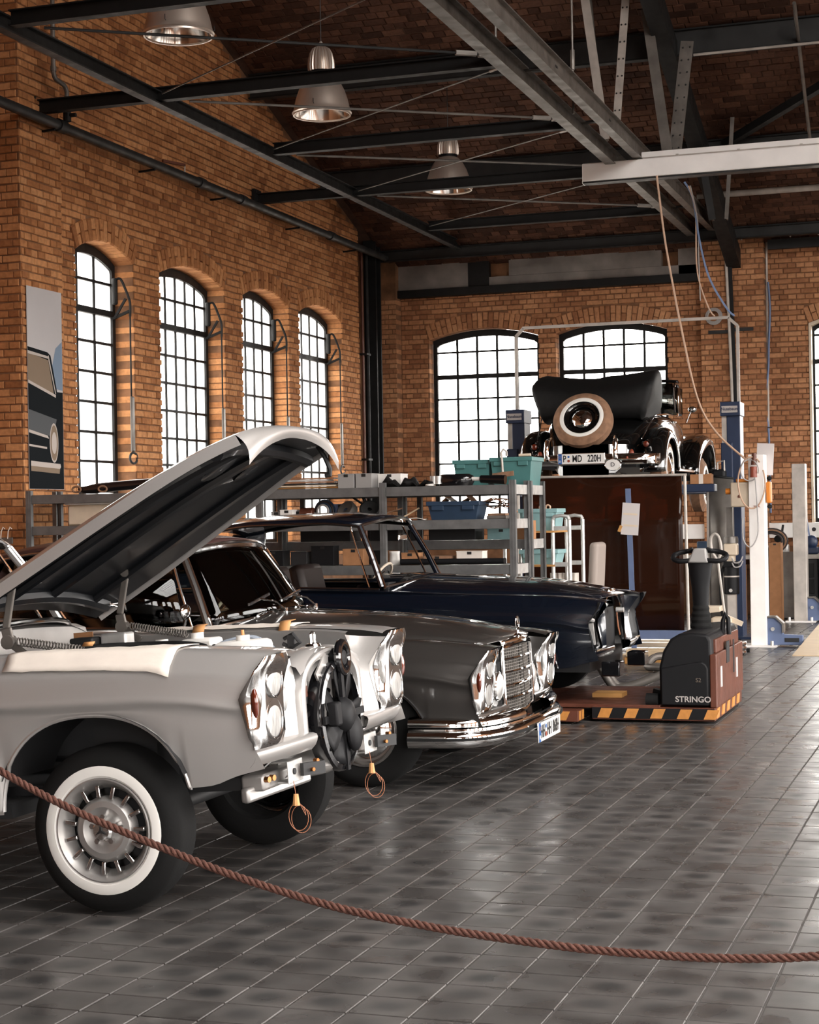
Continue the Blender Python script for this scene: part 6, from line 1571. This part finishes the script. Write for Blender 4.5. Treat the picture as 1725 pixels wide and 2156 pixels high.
# ------------------------------------------------------------------ barrier rope
RP = [(-3.35,.98),(-2.93,.77),(-2.68,.66),(-2.39,.56),(-2.13,.48),(-1.83,.41),(-1.55,.37),(-1.34,.35),(-1.07,.333),(-.81,.33),(-.62,.338),(-.46,.355),(-.1,.41),(.5,.55),(1.1,.78),(1.5,.98)]
cen = bez([(x, 4.7, z) for x, z in RP], 14); LEN = [0]
for a, b in zip(cen, cen[1:]): LEN.append(LEN[-1]+(b-a).length)
def along(s):
    import bisect
    i = min(max(bisect.bisect(LEN, s)-1, 0), len(cen)-2); t = (s-LEN[i])/(LEN[i+1]-LEN[i]); return cen[i].lerp(cen[i+1], t), (cen[i+1]-cen[i]).normalized()
rp = thing('barrier_rope', 'twisted brown barrier rope sagging across the foreground', 'rope', (0,0,0))
for k in range(3):
    pts = []; n = int(LEN[-1]/.0055)
    for i in range(n+1):
        s = LEN[-1]*i/n; p, d = along(s); a = 2*PI*s/.066+2*PI*k/3; u = Vector((0,1,0)); w = d.cross(u); pts.append(p+u*(.0062*math.cos(a))+w*(.0062*math.sin(a)))
    MB().tube(pts, .0064, 7).build('strand', 'rope', rp, ang=80)
for i, x in enumerate((-3.35, 1.5)):
    q = thing('stanchion', ['dark stanchion holding the left end of the barrier rope', 'dark stanchion holding the right end of the barrier rope'][i], 'stanchion', (x, 4.7, 0))
    MB().lathe([(.001,0),(.16,0),(.16,.015),(.05,.03),(.022,.04),(.022,.98),(.03,1.0),(.001,1.03)], n=24).build('post', 'steel_dark', q)
# ------------------------------------------------------------------ steel shelving behind the cars
XS = [-8.79, -7.59, -6.39, -5.19, -3.99]
def shelving(label, yf, yb, levels):
    t = thing('shelving', label, 'shelf', (0, 0, 0), 'shelving rows behind the cars')
    for x in XS:
        for y, s in ((yf, 1), (yb, -1)):
            MB().bx(x-.028,x+.028,y-.012,y+.0,0,1.84).bx(x+.016,x+.028,y,y+s*.035,0,1.84).bx(x-.006,x+.006,y-.015,y-.012,0,1.84).build('post', 'shelf_steel', t, ang=0)
    for z in levels:
        for a, b in zip(XS, XS[1:]):
            MB().bx(a+.03,b-.03,yf,yf+.02,z-.085,z).build('front_rail', 'shelf_steel', t, ang=0, bev=.004)
            MB().bx(a+.03,b-.03,yb-.02,yb,z-.085,z).build('rear_rail', 'shelf_steel', t, ang=0, bev=.004)
            MB().bx(a+.01,b-.01,yf+.02,yb-.02,z-.025,z-.005).build('board', 'steel_grey', t, ang=0)
        for x in (XS[0], XS[-1]): MB().bx(x-.012,x+.012,yf+.03,yb-.03,z-.085,z).build('side_rail', 'galvanised', t, ang=0)
    return t
shelving('front row of galvanised steel shelving, topped with parts and boxes', 14.70, 15.20, (.10,.42,.76,1.10,1.50,1.80))
shelving('rear row of galvanised steel shelving carrying the two teal bins', 15.27, 15.77, (.10,.55,.95,1.31,1.80))
ZT, ZM, ZL = 1.80, 1.50, 1.10
def bin_(x, y, z, w, d, h, mat, label, group='plastic bins', grips=True):
    t = thing('storage_bin', label, 'bin', (x, y, z), group)
    a = .86
    P = [(-w/2*a,-d/2*a,0),(w/2*a,-d/2*a,0),(w/2*a,d/2*a,0),(-w/2*a,d/2*a,0),(-w/2,-d/2,h),(w/2,-d/2,h),(w/2,d/2,h),(-w/2,d/2,h)]
    MB().add(P, [(0,3,2,1),(0,1,5,4),(1,2,6,5),(2,3,7,6),(3,0,4,7)]).build('tub', mat, t, ang=0, solid=.008)
    MB().bx(-w/2-.012,w/2+.012,-d/2-.012,-d/2+.008,h-.03,h+.008).bx(-w/2-.012,w/2+.012,d/2-.008,d/2+.012,h-.03,h+.008).bx(-w/2-.012,-w/2+.008,-d/2,d/2,h-.03,h+.008).bx(w/2-.008,w/2+.012,-d/2,d/2,h-.03,h+.008).build('rim', mat, t, ang=0, bev=.004)
    if grips:
        for s in (-1, 1): MB().bx(s*w*.30-w*.12,s*w*.30+w*.12,-d/2-.014,-d/2+.0,h-.07,h-.03).build('grip', mat, t, ang=0, bev=.004)
    return t
bin_(-4.54, 15.52, ZT, .34, .40, .235, 'teal_plastic', 'left of the two teal plastic bins on top of the shelving')
bin_(-4.16, 15.50, ZT, .38, .42, .25, 'teal_plastic', 'right teal plastic bin on top of the shelving with a squeegee on its rim')
q = thing('squeegee', 'window squeegee with a grey handle hooked over the teal bin', 'squeegee', (-4.20, 15.27, 2.05))
MB().tube([(0,.03,.02),(.0,.02,.06),(-.02,-.005,.08),(-.04,-.01,.05),(-.03,-.02,-.04),(-.025,-.025,-.13)], .011, 8).build('handle', 'steel_pale', q)
MB().box((-.02,-.03,-.15), (.20,.012,.045), Matrix.Rotation(-.1, 3, 'Y')).build('blade', 'tyre_tan', q, ang=0)
tag(MB().cyl((-4.08,15.28,2.072), (-3.97,15.29,2.074), .013, n=10).build('roller', 'cream_paint'), 'small cream roller lying on the rim of the right teal bin', 'roller')
# things along the top
def carton(x, y, z, w, d, h, mat, label, rz=0, group='cartons on the shelving'):
    t = thing('carton', label, 'box', (x, y, z), group, rz)
    MB().bx(-w/2,w/2,-d/2,d/2,0,h-.004).build('body', mat, t, ang=0, bev=.004)
    MB().bx(-w/2-.002,w/2+.002,-d/2-.002,-.002,h-.006,h).build('flap', mat, t, ang=0); MB().bx(-w/2-.002,w/2+.002,.002,d/2+.002,h-.006,h).build('flap', mat, t, ang=0)
    MB().bx(-.02,.02,-d/2-.003,-d/2,h-.03,h-.005).build('tape_tab', 'steel_dark', t, ang=0)
    return t
carton(-5.56, 14.86, ZT, .155, .2, .13, 'skin_grey', 'left pale grey carton on top of the front shelving')
carton(-5.39, 14.86, ZT, .155, .2, .13, 'skin_grey', 'right pale grey carton on top of the front shelving, with printed marks')
carton(-5.20, 15.02, ZT, .22, .2, .125, 'plastic_white', 'white carton behind the grey cartons on the shelving')
c_ = thing('trim_stack', 'stack of timber and silver trim strips on the shelf under the bonnet tip', 'trim', (-5.95, 14.86, ZT))
for i, (h, mt, w) in enumerate(((.02,'wood_orange',.62),(.014,'cream_paint',.56),(.012,'steel_dark',.60),(.014,'chrome_soft',.50),(.012,'plastic_white',.44),(.012,'chrome_soft',.5))):
    MB().box((.03*math.sin(i*3), .02*math.cos(i*2), .012+i*.0165), (w, .16, .013), Matrix.Rotation(.02*math.sin(i*5), 3, 'Z')).build('strip', mt, c_, ang=0)
c_ = thing('bumper_blade', 'long black moulding with curled ends on the left end of the shelving', 'moulding', (-7.75, 14.85, ZT+.012))
MB().tube(bez([(-.58,.0,.045),(-.5,.0,.03),(-.3,0,.05),(0,0,.07),(.4,0,.085),(.7,0,.08)], 6), .045, 10, rr=[.018+.03*min(1,i/9) for i in range(31)]).build('blade', 'black_gloss', c_, ang=60)
for x in (-.58, -.30): MB().tube([(x+.045*math.cos(a),-.045,.035+.028*math.sin(a)) for a in [2*PI*i/16 for i in range(16)]], .010, 6, closed=True).build('curl', 'tyre_tan', c_)
c_ = thing('cloth_bundle', 'crumpled black cloth lying on the shelving beside the white carton', 'cloth', (-5.03, 14.84, ZT))
rows = []
for i in range(17):
    u = i/16; rows.append([Vector((lerp(-.19,.22,u), .07*math.cos(a)+.01*math.sin(u*21), max(0.001, (.028+.018*math.sin(u*13)+.012*math.sin(u*29))*(1+math.sin(a))))) for a in [2*PI*k/10 for k in range(10)]])
MB().grid(rows, cu=True).build('cloth', 'black_cloth', c_, ang=60)
c_ = thing('rubber_ring', 'white and black seal rings lying flat on the shelving top', 'ring', (-4.775, 14.80, ZT+.012))
MB().tube([(.035*math.cos(a), .04*math.sin(a), .0) for a in [2*PI*i/24 for i in range(24)]], .010, 8, closed=True).build('ring', 'plastic_white', c_); MB().tube([(.035*math.cos(a), .04*math.sin(a), .022) for a in [2*PI*i/24 for i in range(24)]], .010, 8, closed=True).build('ring', 'rubber', c_)
c_ = thing('air_cleaner', 'flat black air cleaner with a long black snout on top of the shelving', 'engine part', (-4.55, 14.86, ZT))
MB().lathe([(.001,.10),(.13,.105),(.165,.085),(.175,.05),(.15,.0),(.001,.0)], n=28).xf(Matrix.Diagonal((1.0,.55,1,1))).build('pan', 'black_gloss', c_, ang=50)
MB().cyl((.13,-.02,.06), (.26,-.03,.055), .018, n=12).build('neck', 'plastic_white', c_); MB().cyl((.24,-.03,.055), (.47,-.05,.045), .034, .042, n=16).build('snout', 'black_gloss', c_)
for x in (-.19,-.15): MB().lathe([(.001,.09),(.035,.09),(.035,.02),(.001,.02)], (x,-.05,0), n=16).build('canister', 'galvanised', c_)
# middle level
bin_(-4.55, 14.90, ZM, .47, .30, .155, 'blue_plastic', 'dark blue plastic tray bin on the middle shelf, full of folded card')
c_ = thing('card_offcuts', 'folded cardboard offcuts sticking out of the dark blue bin', 'cardboard', (-4.50, 14.90, ZM+.11))
for i in range(5): MB().box((-.18+.09*i,.01*i,.045+.012*(i%2)), (.15,.20,.004), Matrix.Rotation((-.7,.6,-.5,.8,-.2)[i], 3, 'Y')).build('sheet', ('cardboard','paper','cardboard','tyre_tan','cardboard')[i], c_, ang=0)
c_ = thing('wire_bundle', 'tangle of brown wires and cables at the right end of the middle shelf', 'wires', (-4.22, 14.95, ZM+.14))
for i in range(9):
    MB().tube(bez([(-.12+.02*R_.random(),.05*R_.random(),.02*R_.random()),(.0,.04*R_.uniform(-1,1),.05*R_.uniform(-1,1)),(.12,.05*R_.uniform(-1,1),.05*R_.uniform(-1,1)),(.20,.04*R_.uniform(-1,1),.06*R_.uniform(-1.6,1))], 5), .0045, 5).build('wire', ('copper_wire','cable_dark','tyre_tan')[i%3], c_)
bx_ = thing('parts_tray', 'shallow grey metal tray under the brown wires', 'tray', (-4.17, 14.88, ZM)); MB().bx(-.09,.09,-.07,.07,0,.03).build('tray', 'steel_grey', bx_, ang=0, bev=.006); MB().bx(-.08,.08,-.06,.06,.03,.05).build('content', 'tyre_tan', bx_, ang=0)
carton(-6.15, 14.86, ZM, .13, .18, .115, 'plastic_white', 'white box on the middle shelf left of the blue coil')
carton(-6.27, 14.90, ZM, .10, .18, .10, 'skin_grey', 'grey box beside the white box on the middle shelf')
c_ = thing('motor', 'rusty electric motor on the middle shelf beside the blue coil', 'motor', (-5.99, 14.88, ZM))
MB().cyl((-.06,0,.07),(.07,0,.07), .062, n=18).build('case', 'rust_orange', c_, bev=.008); MB().cyl((.07,0,.07),(.11,0,.07), .02, n=12).build('shaft', 'steel_grey', c_); MB().bx(-.05,.06,-.05,.05,0,.02).build('foot', 'steel_dark', c_, ang=0); MB().bx(-.10,-.06,-.04,.04,.02,.10).build('terminal_box', 'black_plastic', c_, ang=30, bev=.01)
c_ = thing('hose_coil', 'blue hose coil leaning on the middle shelf', 'hose', (-5.83, 14.92, ZM+.10))
for k in range(4): MB().tube([((.095-.014*k)*math.cos(a), -.018*k, (.095-.014*k)*math.sin(a)) for a in [2*PI*i/24 for i in range(24)]], .010, 7, closed=True).build('turn', ('blue_plastic','cable_dark','blue_plastic','cable_grey')[k], c_)
carton(-5.68, 15.00, ZM, .14, .16, .16, 'blue_steel', 'pale blue box behind the hose coil on the middle shelf')
c_ = thing('brake_drums', 'pair of grey brake drums lying on the middle shelf', 'engine part', (-5.48, 14.88, ZM))
for x in (-.10, .10): MB().lathe([(.02,.0),(.095,.0),(.095,.06),(.08,.07),(.03,.055),(.02,.055)], (x,0,.075), (.3*(1 if x > 0 else -1),-.8,.6), 24).build('drum', 'steel_grey' if x < 0 else 'steel_dark', c_)
c_ = thing('bent_pipes', 'bent black pipes and levers crossing the middle shelf', 'pipe', (-5.36, 14.90, ZM))
MB().tube(bez([(-.10,0,.26),(-.06,0,.16),(.02,0,.09),(.12,-.03,.02)], 6), .016, 8).build('pipe', 'steel_black', c_); MB().tube(bez([(-.22,.0,.24),(-.14,.02,.18),(-.06,.02,.13)], 6), .010, 8).build('pipe', 'steel_black', c_)
MB().bar((-.02,0,.03), (.28,.02,.11), .02, .012).build('lever', 'tyre_tan', c_, ang=0); MB().bar((.30,0,.03), (.44,.02,.11), .02, .012).build('lever', 'wood_pale', c_, ang=0)
c_ = thing('rag', 'pale folded rag lying along the edge of the middle shelf', 'rag', (-4.98, 14.80, ZM)); MB().grid([[Vector((x, y, .012+.008*math.sin(x*31+y*20))) for y in (-.06,-.02,.03,.07)] for x in [lerp(-.16,.16,i/14) for i in range(15)]]).build('cloth', 'paper', c_, ang=60, solid=.006)
c_ = thing('clear_tub', 'pale see-through plastic tub on the left end of the second shelf', 'bin', (-8.12, 14.90, ZM)); MB().bx(-.30,.30,-.12,.12,0,.20).build('tub', 'cream_paint', c_, ang=30, bev=.02); MB().bx(-.32,.32,-.14,.14,.20,.225).build('lid', 'plastic_white', c_, ang=30, bev=.006)
# lower level seen through the saloon
low = [(-6.3,.20,.17,.14,'black_plastic','black machine part on the lower shelf behind the saloon rear window'),(-6.05,.16,.15,.13,'dark_inner','dark lidded box on the lower shelf behind the saloon'),(-5.82,.22,.14,.18,'black_plastic','tall black case on the lower shelf behind the saloon'),(-5.52,.20,.15,.15,'cardboard','brown carton on the lower shelf seen through the saloon'),(-4.98,.16,.14,.11,'cardboard','brown carton right of the shelf post on the lower shelf'),(-4.72,.26,.16,.08,'tyre_tan','flat brown carton on the lower shelf near the right end'),(-4.42,.24,.16,.12,'paper','pale carton on the lower shelf near the right end')]
for x, w, d, h, mt, lab in low: carton(x, 14.88, ZL, w, d, h, mt, lab)
c_ = thing('black_tubes', 'long black tubes lying along the front edge of the lower shelf', 'tube', (-4.55, 14.76, ZL+.03)); 
for k in range(2): MB().cyl((-.5+.05*k,.0+.05*k,0), (.46,.0+.05*k,0), .026, n=12).build('tube', 'black_plastic', c_)
c_ = thing('paper_sheet', 'crumpled white paper standing on the lower shelf beside the dark box', 'paper', (-5.12, 14.80, ZL)); MB().grid([[Vector((x, .01*math.sin(z*40+x*30), z)) for x in (-.05,-.015,.02,.05)] for z in (.0,.05,.10,.125)]).build('sheet', 'plastic_white', c_, ang=50, solid=.002)
for i, (x, z, w, h, mt, lab) in enumerate(((-4.75,1.31,.45,.14,'dark_inner','wide black crate on the rear shelf under the dark blue bin'),(-5.35,1.31,.40,.13,'dark_inner','black crate on the rear shelf behind the grey post'),(-6.0,1.31,.5,.13,'dark_inner','black crate on the rear shelf behind the rusty motor'),(-4.28,1.31,.26,.10,'teal_pale','pale teal carton on the rear shelf near its right end'))):
    carton(x, 15.50, z, w, .3, h, mt, lab)
c_ = thing('stepped_carton', 'orange cardboard carton with stepped edges on the rear shelf end', 'box', (-4.10, 15.5, 1.31)); MB().prism([(-.05,0),(.08,0),(.08,.17),(.02,.17),(.02,.14),(-.02,.14),(-.02,.11),(-.05,.11)], 1, -.12, .12).build('carton', 'cardboard', c_, ang=0)

# ------------------------------------------------------------------ trolley with pale teal bins, chair
tr = thing('trolley', 'grey tubular trolley with wooden shelves right of the shelving', 'trolley', (-4.0, 16.3, 0))
for y in (-.28, .28):
    for x in (.04, .20) if y < 0 else (.04, .20): MB().cyl((x, y, .06), (x, y, 1.48), .018, n=10).build('upright', 'galvanised', tr)
    MB().tube([(.04,y,1.48),(.055,y,1.51),(.12,y,1.52),(.185,y,1.51),(.20,y,1.48)], .018, 10).build('handle', 'galvanised', tr)
    for z in (1.40, 1.06): MB().bx(.04,.20,y-.012,y+.012,z-.02,z+.02).build('crossbar', 'galvanised', tr, ang=0)
for z in (.3, 1.04, 1.36): MB().bx(-.45,.06,-.30,.30,z,z+.018).build('shelf_board', 'wood_orange', tr, ang=0)
for x in (-.40, .18):
    for y in (-.24, .24): MB().cyl((x,y-.015,.05), (x,y+.015,.05), .05, n=16).build('castor', 'rubber', tr); 
for y in (-.28, .28): MB().cyl((-.43,y,.06), (-.43,y,1.40), .018, n=10).build('upright', 'galvanised', tr)
bin_(-4.12, 16.25, 1.380, .36, .32, .20, 'teal_pale', 'pale teal bin on the upper board of the trolley'); bin_(-4.12, 16.25, 1.060, .36, .32, .13, 'teal_pale', 'pale teal bin on the lower board of the trolley')
for i, x in enumerate((-4.12, -4.06)):
    tag(MB().tube([(x+.022*math.cos(a), 16.25, 1.60+.022*math.sin(a)) for a in [2*PI*k/14 for k in range(14)]], .009, 6, closed=True).build('bush_ring', 'hose_tan'), ['left small tan ring sticking out of the upper trolley bin', 'right small tan ring sticking out of the upper trolley bin'][i], 'ring')
ch = thing('padded_chair', 'pale padded office chair behind the trolley', 'chair', (-3.86, 17.0, 0))
MB().box((-.14,0,.62), (.46,.44,.10)).build('seat', 'black_plastic', ch, ang=30, bev=.04); MB().box((.10,0,.95), (.09,.42,.60), Matrix.Rotation(.06, 3, 'Y')).build('backrest', 'seat_fabric', ch, ang=40, bev=.04, seg=3)
MB().cyl((-.1,0,.12),(-.1,0,.58), .03).build('column', 'steel_dark', ch)
for i in range(5):
    a = 2*PI*i/5; MB().bar((-.1,0,.10), (-.1+.26*math.cos(a),.26*math.sin(a),.06), .04, .03).build('leg', 'steel_dark', ch, ang=0); MB().cyl((-.1+.26*math.cos(a),.26*math.sin(a)-.012,.03),(-.1+.26*math.cos(a),.26*math.sin(a)+.012,.03), .03, n=12).build('castor', 'rubber', ch)
sk_ = thing('dust_cover', 'pleated pale cloth hanging under the padded chair seat', 'cloth', (-3.98, 16.62, .70)); MB().grid([[Vector((lerp(-.16,.12,i/24), .02*math.sin(i*1.4), z)) for i in range(25)] for z in (.0,.12,.26)]).build('cloth', 'paper', sk_, ang=60, solid=.003)

# ------------------------------------------------------------------ bench and machines along the back wall
pn = thing('socket_panel', 'long white wall trunking with sockets above the workbench', 'trunking', (0, 26.10, 1.24))
MB().bx(-4.9,-.6,-.05,.08,-.11,.11).build('casing', 'white_paint', pn, ang=0, bev=.008)
for x in (-2.62,-2.52): MB().cyl((x,-.05,.01), (x,-.056,.01), .03, n=14).build('socket', 'dark_inner', pn)
wb_ = thing('workbench', 'long workbench with a pale top along the back wall', 'workbench', (0, 25.58, 0))
MB().bx(-4.9,-2.32,-.35,.33,.84,.90).build('top', 'steel_pale', wb_, ang=0, bev=.006)
for x in (-4.8,-3.9,-3.1,-2.36): MB().bx(x-.03,x+.03,-.30,.30,0,.84).build('leg', 'steel_dark', wb_, ang=0)
MB().bx(-3.05,-2.40,-.33,.30,.06,.84).build('drawer_unit', 'dark_inner', wb_, ang=0, bev=.01)
for k in range(3): MB().bx(-3.0,-2.45,-.345,-.33,.12+.23*k,.32+.23*k).build('drawer', 'steel_black', wb_, ang=0, bev=.004); 
MB().bx(-2.8,-2.65,-.352,-.345,.50,.53).build('sticker', 'lettering_grey', wb_, ang=0)
t = thing('tool_case', 'blue-grey metal tool case on the bench behind the grey screen pole', 'case', (-3.75, 25.45, .905)); MB().bx(-.36,.30,-.18,.18,0,.20).build('case', 'blue_plastic', t, ang=30, bev=.015); MB().bx(-.36,.30,-.19,-.18,.055,.07).build('seam', 'steel_grey', t, ang=0)
for k in range(5): MB().bx(-.20+.09*k,-.16+.09*k,-.186,-.18,.09,.11).build('knob', 'steel_pale', t, ang=0)
t = thing('red_tray', 'flat red tray at the front of the bench below the tool case', 'tray', (-3.70, 25.12, .0)); MB().bx(-.40,.30,-.05,.06,.60,.70).build('tray', 'red_cloth', t, ang=30, bev=.01); MB().bx(-.35,-.30,-.02,.02,0,.60).build('support', 'steel_dark', t, ang=0); MB().bx(.2,.25,-.02,.02,0,.60).build('support', 'steel_dark', t, ang=0)
t = thing('bench_shear', 'blue hand lever shear with a black grip on the bench at right', 'tool', (-2.50, 25.45, .905)); MB().bx(-.12,.10,-.08,.08,.0,.10).build('base', 'lift_blue', t, ang=30, bev=.02); MB().ell((0,0,.17), (.09,.05,.10), 16, 10).build('body', 'lift_blue', t); MB().bar((-.02,0,.20), (-.09,0,.72), .035, .02).build('lever', 'blue_steel', t, ang=0); MB().bar((-.085,0,.68), (-.115,0,.92), .045, .03).build('grip', 'black_plastic', t, ang=30, bev=.008)
t = thing('hose_drum', 'black hose coiled over a bench machine beside the beige post', 'hose', (-3.05, 25.36, 1.10))
for k in range(4): MB().tube([((.22-.02*k)*math.cos(a), -.03*k, (.17-.02*k)*math.sin(a)) for a in [2*PI*i/26 for i in range(26)]], .016, 7, closed=True).build('turn', ('cable_dark','tyre_tan','steel_black','cable_dark')[k], t)
t = thing('bench_vice', 'pale bench machine with dark clamps inside the coiled hose', 'machine', (-3.0, 25.62, .905)); MB().bx(-.12,.16,-.10,.10,0,.14).build('body', 'galvanised', t, ang=30, bev=.02); MB().cyl((.02,-.14,.22),(.02,.1,.22), .05, n=14).build('clamp', 'steel_black', t); MB().bar((.06,-.1,.2),(.10,-.12,.42), .03, .02).build('lever', 'steel_black', t, ang=0)
for i, (x, y, w, h, mt, lab) in enumerate(((-2.92,24.75,.16,1.08,'cardboard','tall narrow cardboard box standing right of the white lift post'),(-3.48,24.6,.30,.78,'cardboard','tall brown carton standing behind the car mover tiller'))):
    carton(x, y, 0, w, .3, h, mt, lab, group='cartons on the floor')
t = thing('gas_bottles', 'dark machine on a grey leaning sheet behind the beige post', 'machine', (-2.95, 25.0, 0)); MB().bx(.02,.26,.0,.04,.02,.95).build('sheet', 'steel_grey', t, ang=0); MB().cyl((-.08,.1,0),(-.08,.1,1.0), .10, n=20).build('cylinder', 'black_plastic', t); MB().tube([(-.02,.0,.34),(.02,-.04,.36),(.05,-.04,.32)], .02, 8).build('tap', 'steel_pale', t)
t = thing('black_cabinet', 'black machine cabinet at the right edge behind the lift foot', 'cabinet', (-2.05, 24.9, 0)); MB().bx(-.22,.5,-.05,.35,.02,1.05).build('carcass', 'black_plastic', t, ang=0, bev=.015); MB().bx(-.20,.48,-.062,-.05,.1,.5).build('door', 'dark_inner', t, ang=0, bev=.004); MB().bx(-.06,.1,-.07,-.062,.66,.70).build('label', 'lettering_grey', t, ang=0)
t = thing('dark_rack', 'dark blue-black machine standing in front of the third back window', 'machine', (-2.15, 25.6, .0)); MB().bx(-.02,.4,.0,.25,.0,1.95).build('frame', 'black_plastic', t, ang=30, bev=.02); MB().bx(.0,.4,-.01,.0,1.60,1.68).build('band', 'orange_plastic', t, ang=0)
# pallet truck
pj = thing('pallet_truck', 'cream pallet truck with a tall loop handle behind the car mover', 'pallet truck', (-2.86, 19.2, 0))
MB().box((.0,0,.30), (.22,.20,.16)).build('pump', 'cream_paint', pj, ang=30, bev=.03); MB().prism([(-.30,.02),(-.22,.02),(-.18,.42),(.0,.44),(.0,.50),(-.26,.50)], 1, -.12, .12).build('headstock', 'cream_paint', pj, ang=30, bev=.01)
MB().bar((.04,0,.38), (.22,0,.30), .06, .05).build('pedal', 'cream_paint', pj, ang=0); MB().cyl((.02,-.06,.08),(.02,.06,.08), .08, n=20).build('wheel', 'rubber', pj)
MB().cyl((.04,-.03,.36), (-.02,-.10,1.0), .014, n=10).build('shaft', 'steel_pale', pj)
MB().tube(bez([(-.02,-.10,1.0),(-.08,-.10,1.1),(-.09,-.10,1.24),(-.045,-.10,1.29),(.0,-.10,1.24),(.02,-.10,1.1),(-.02,-.10,1.0)], 5), .016, 8).build('loop_handle', 'steel_pale', pj)
for y in (-.20, .20): MB().bx(-1.2,-.2,y-.07,y+.07,.06,.11).build('fork', 'cream_paint', pj, ang=0, bev=.01)
t = thing('wheel_rims', 'small stack of silver rings on the floor beside the pallet truck', 'rings', (-2.72, 18.75, 0))
for k in range(3): MB().tube([(.16*math.cos(a), .16*math.sin(a), .03+.045*k) for a in [2*PI*i/24 for i in range(24)]], .024, 8, closed=True).build('ring', 'chrome_soft', t)
tag(MB().prism([(18.65,.0),(18.65,.012),(22.6,.20),(22.6,.185)], 0, -2.05, -.9).build('ramp_plate', 'wood_pale', ang=0), 'pale yellow sloping ramp plate on the floor at the right edge', 'ramp')
t = thing('floor_grip', 'short black hand grip lying on the floor behind the car mover', 'grip', (-2.62, 19.0, .03)); MB().cyl((-.10,0,0),(.08,0,0), .024, n=12).build('grip', 'rubber', t); MB().cyl((-.2,0,0),(-.1,0,0), .012, n=8).build('rod', 'steel_dark', t)
hk = thing('coat_hooks', 'row of pale wire hooks at the left edge behind the silver car roof', 'hooks', (-8.98, 14.5, 1.44))
MB().bx(-.25,.12,.0,.02,-.10,-.04).build('rail', 'steel_grey', hk, ang=0)
for i in range(5): MB().tube([(-.22+.075*i,-.01,-.05),(-.20+.075*i,-.03,.02),(-.18+.075*i,-.03,.06),(-.165+.075*i,-.02,.04)], .005, 6).build('hook', 'paper', hk)
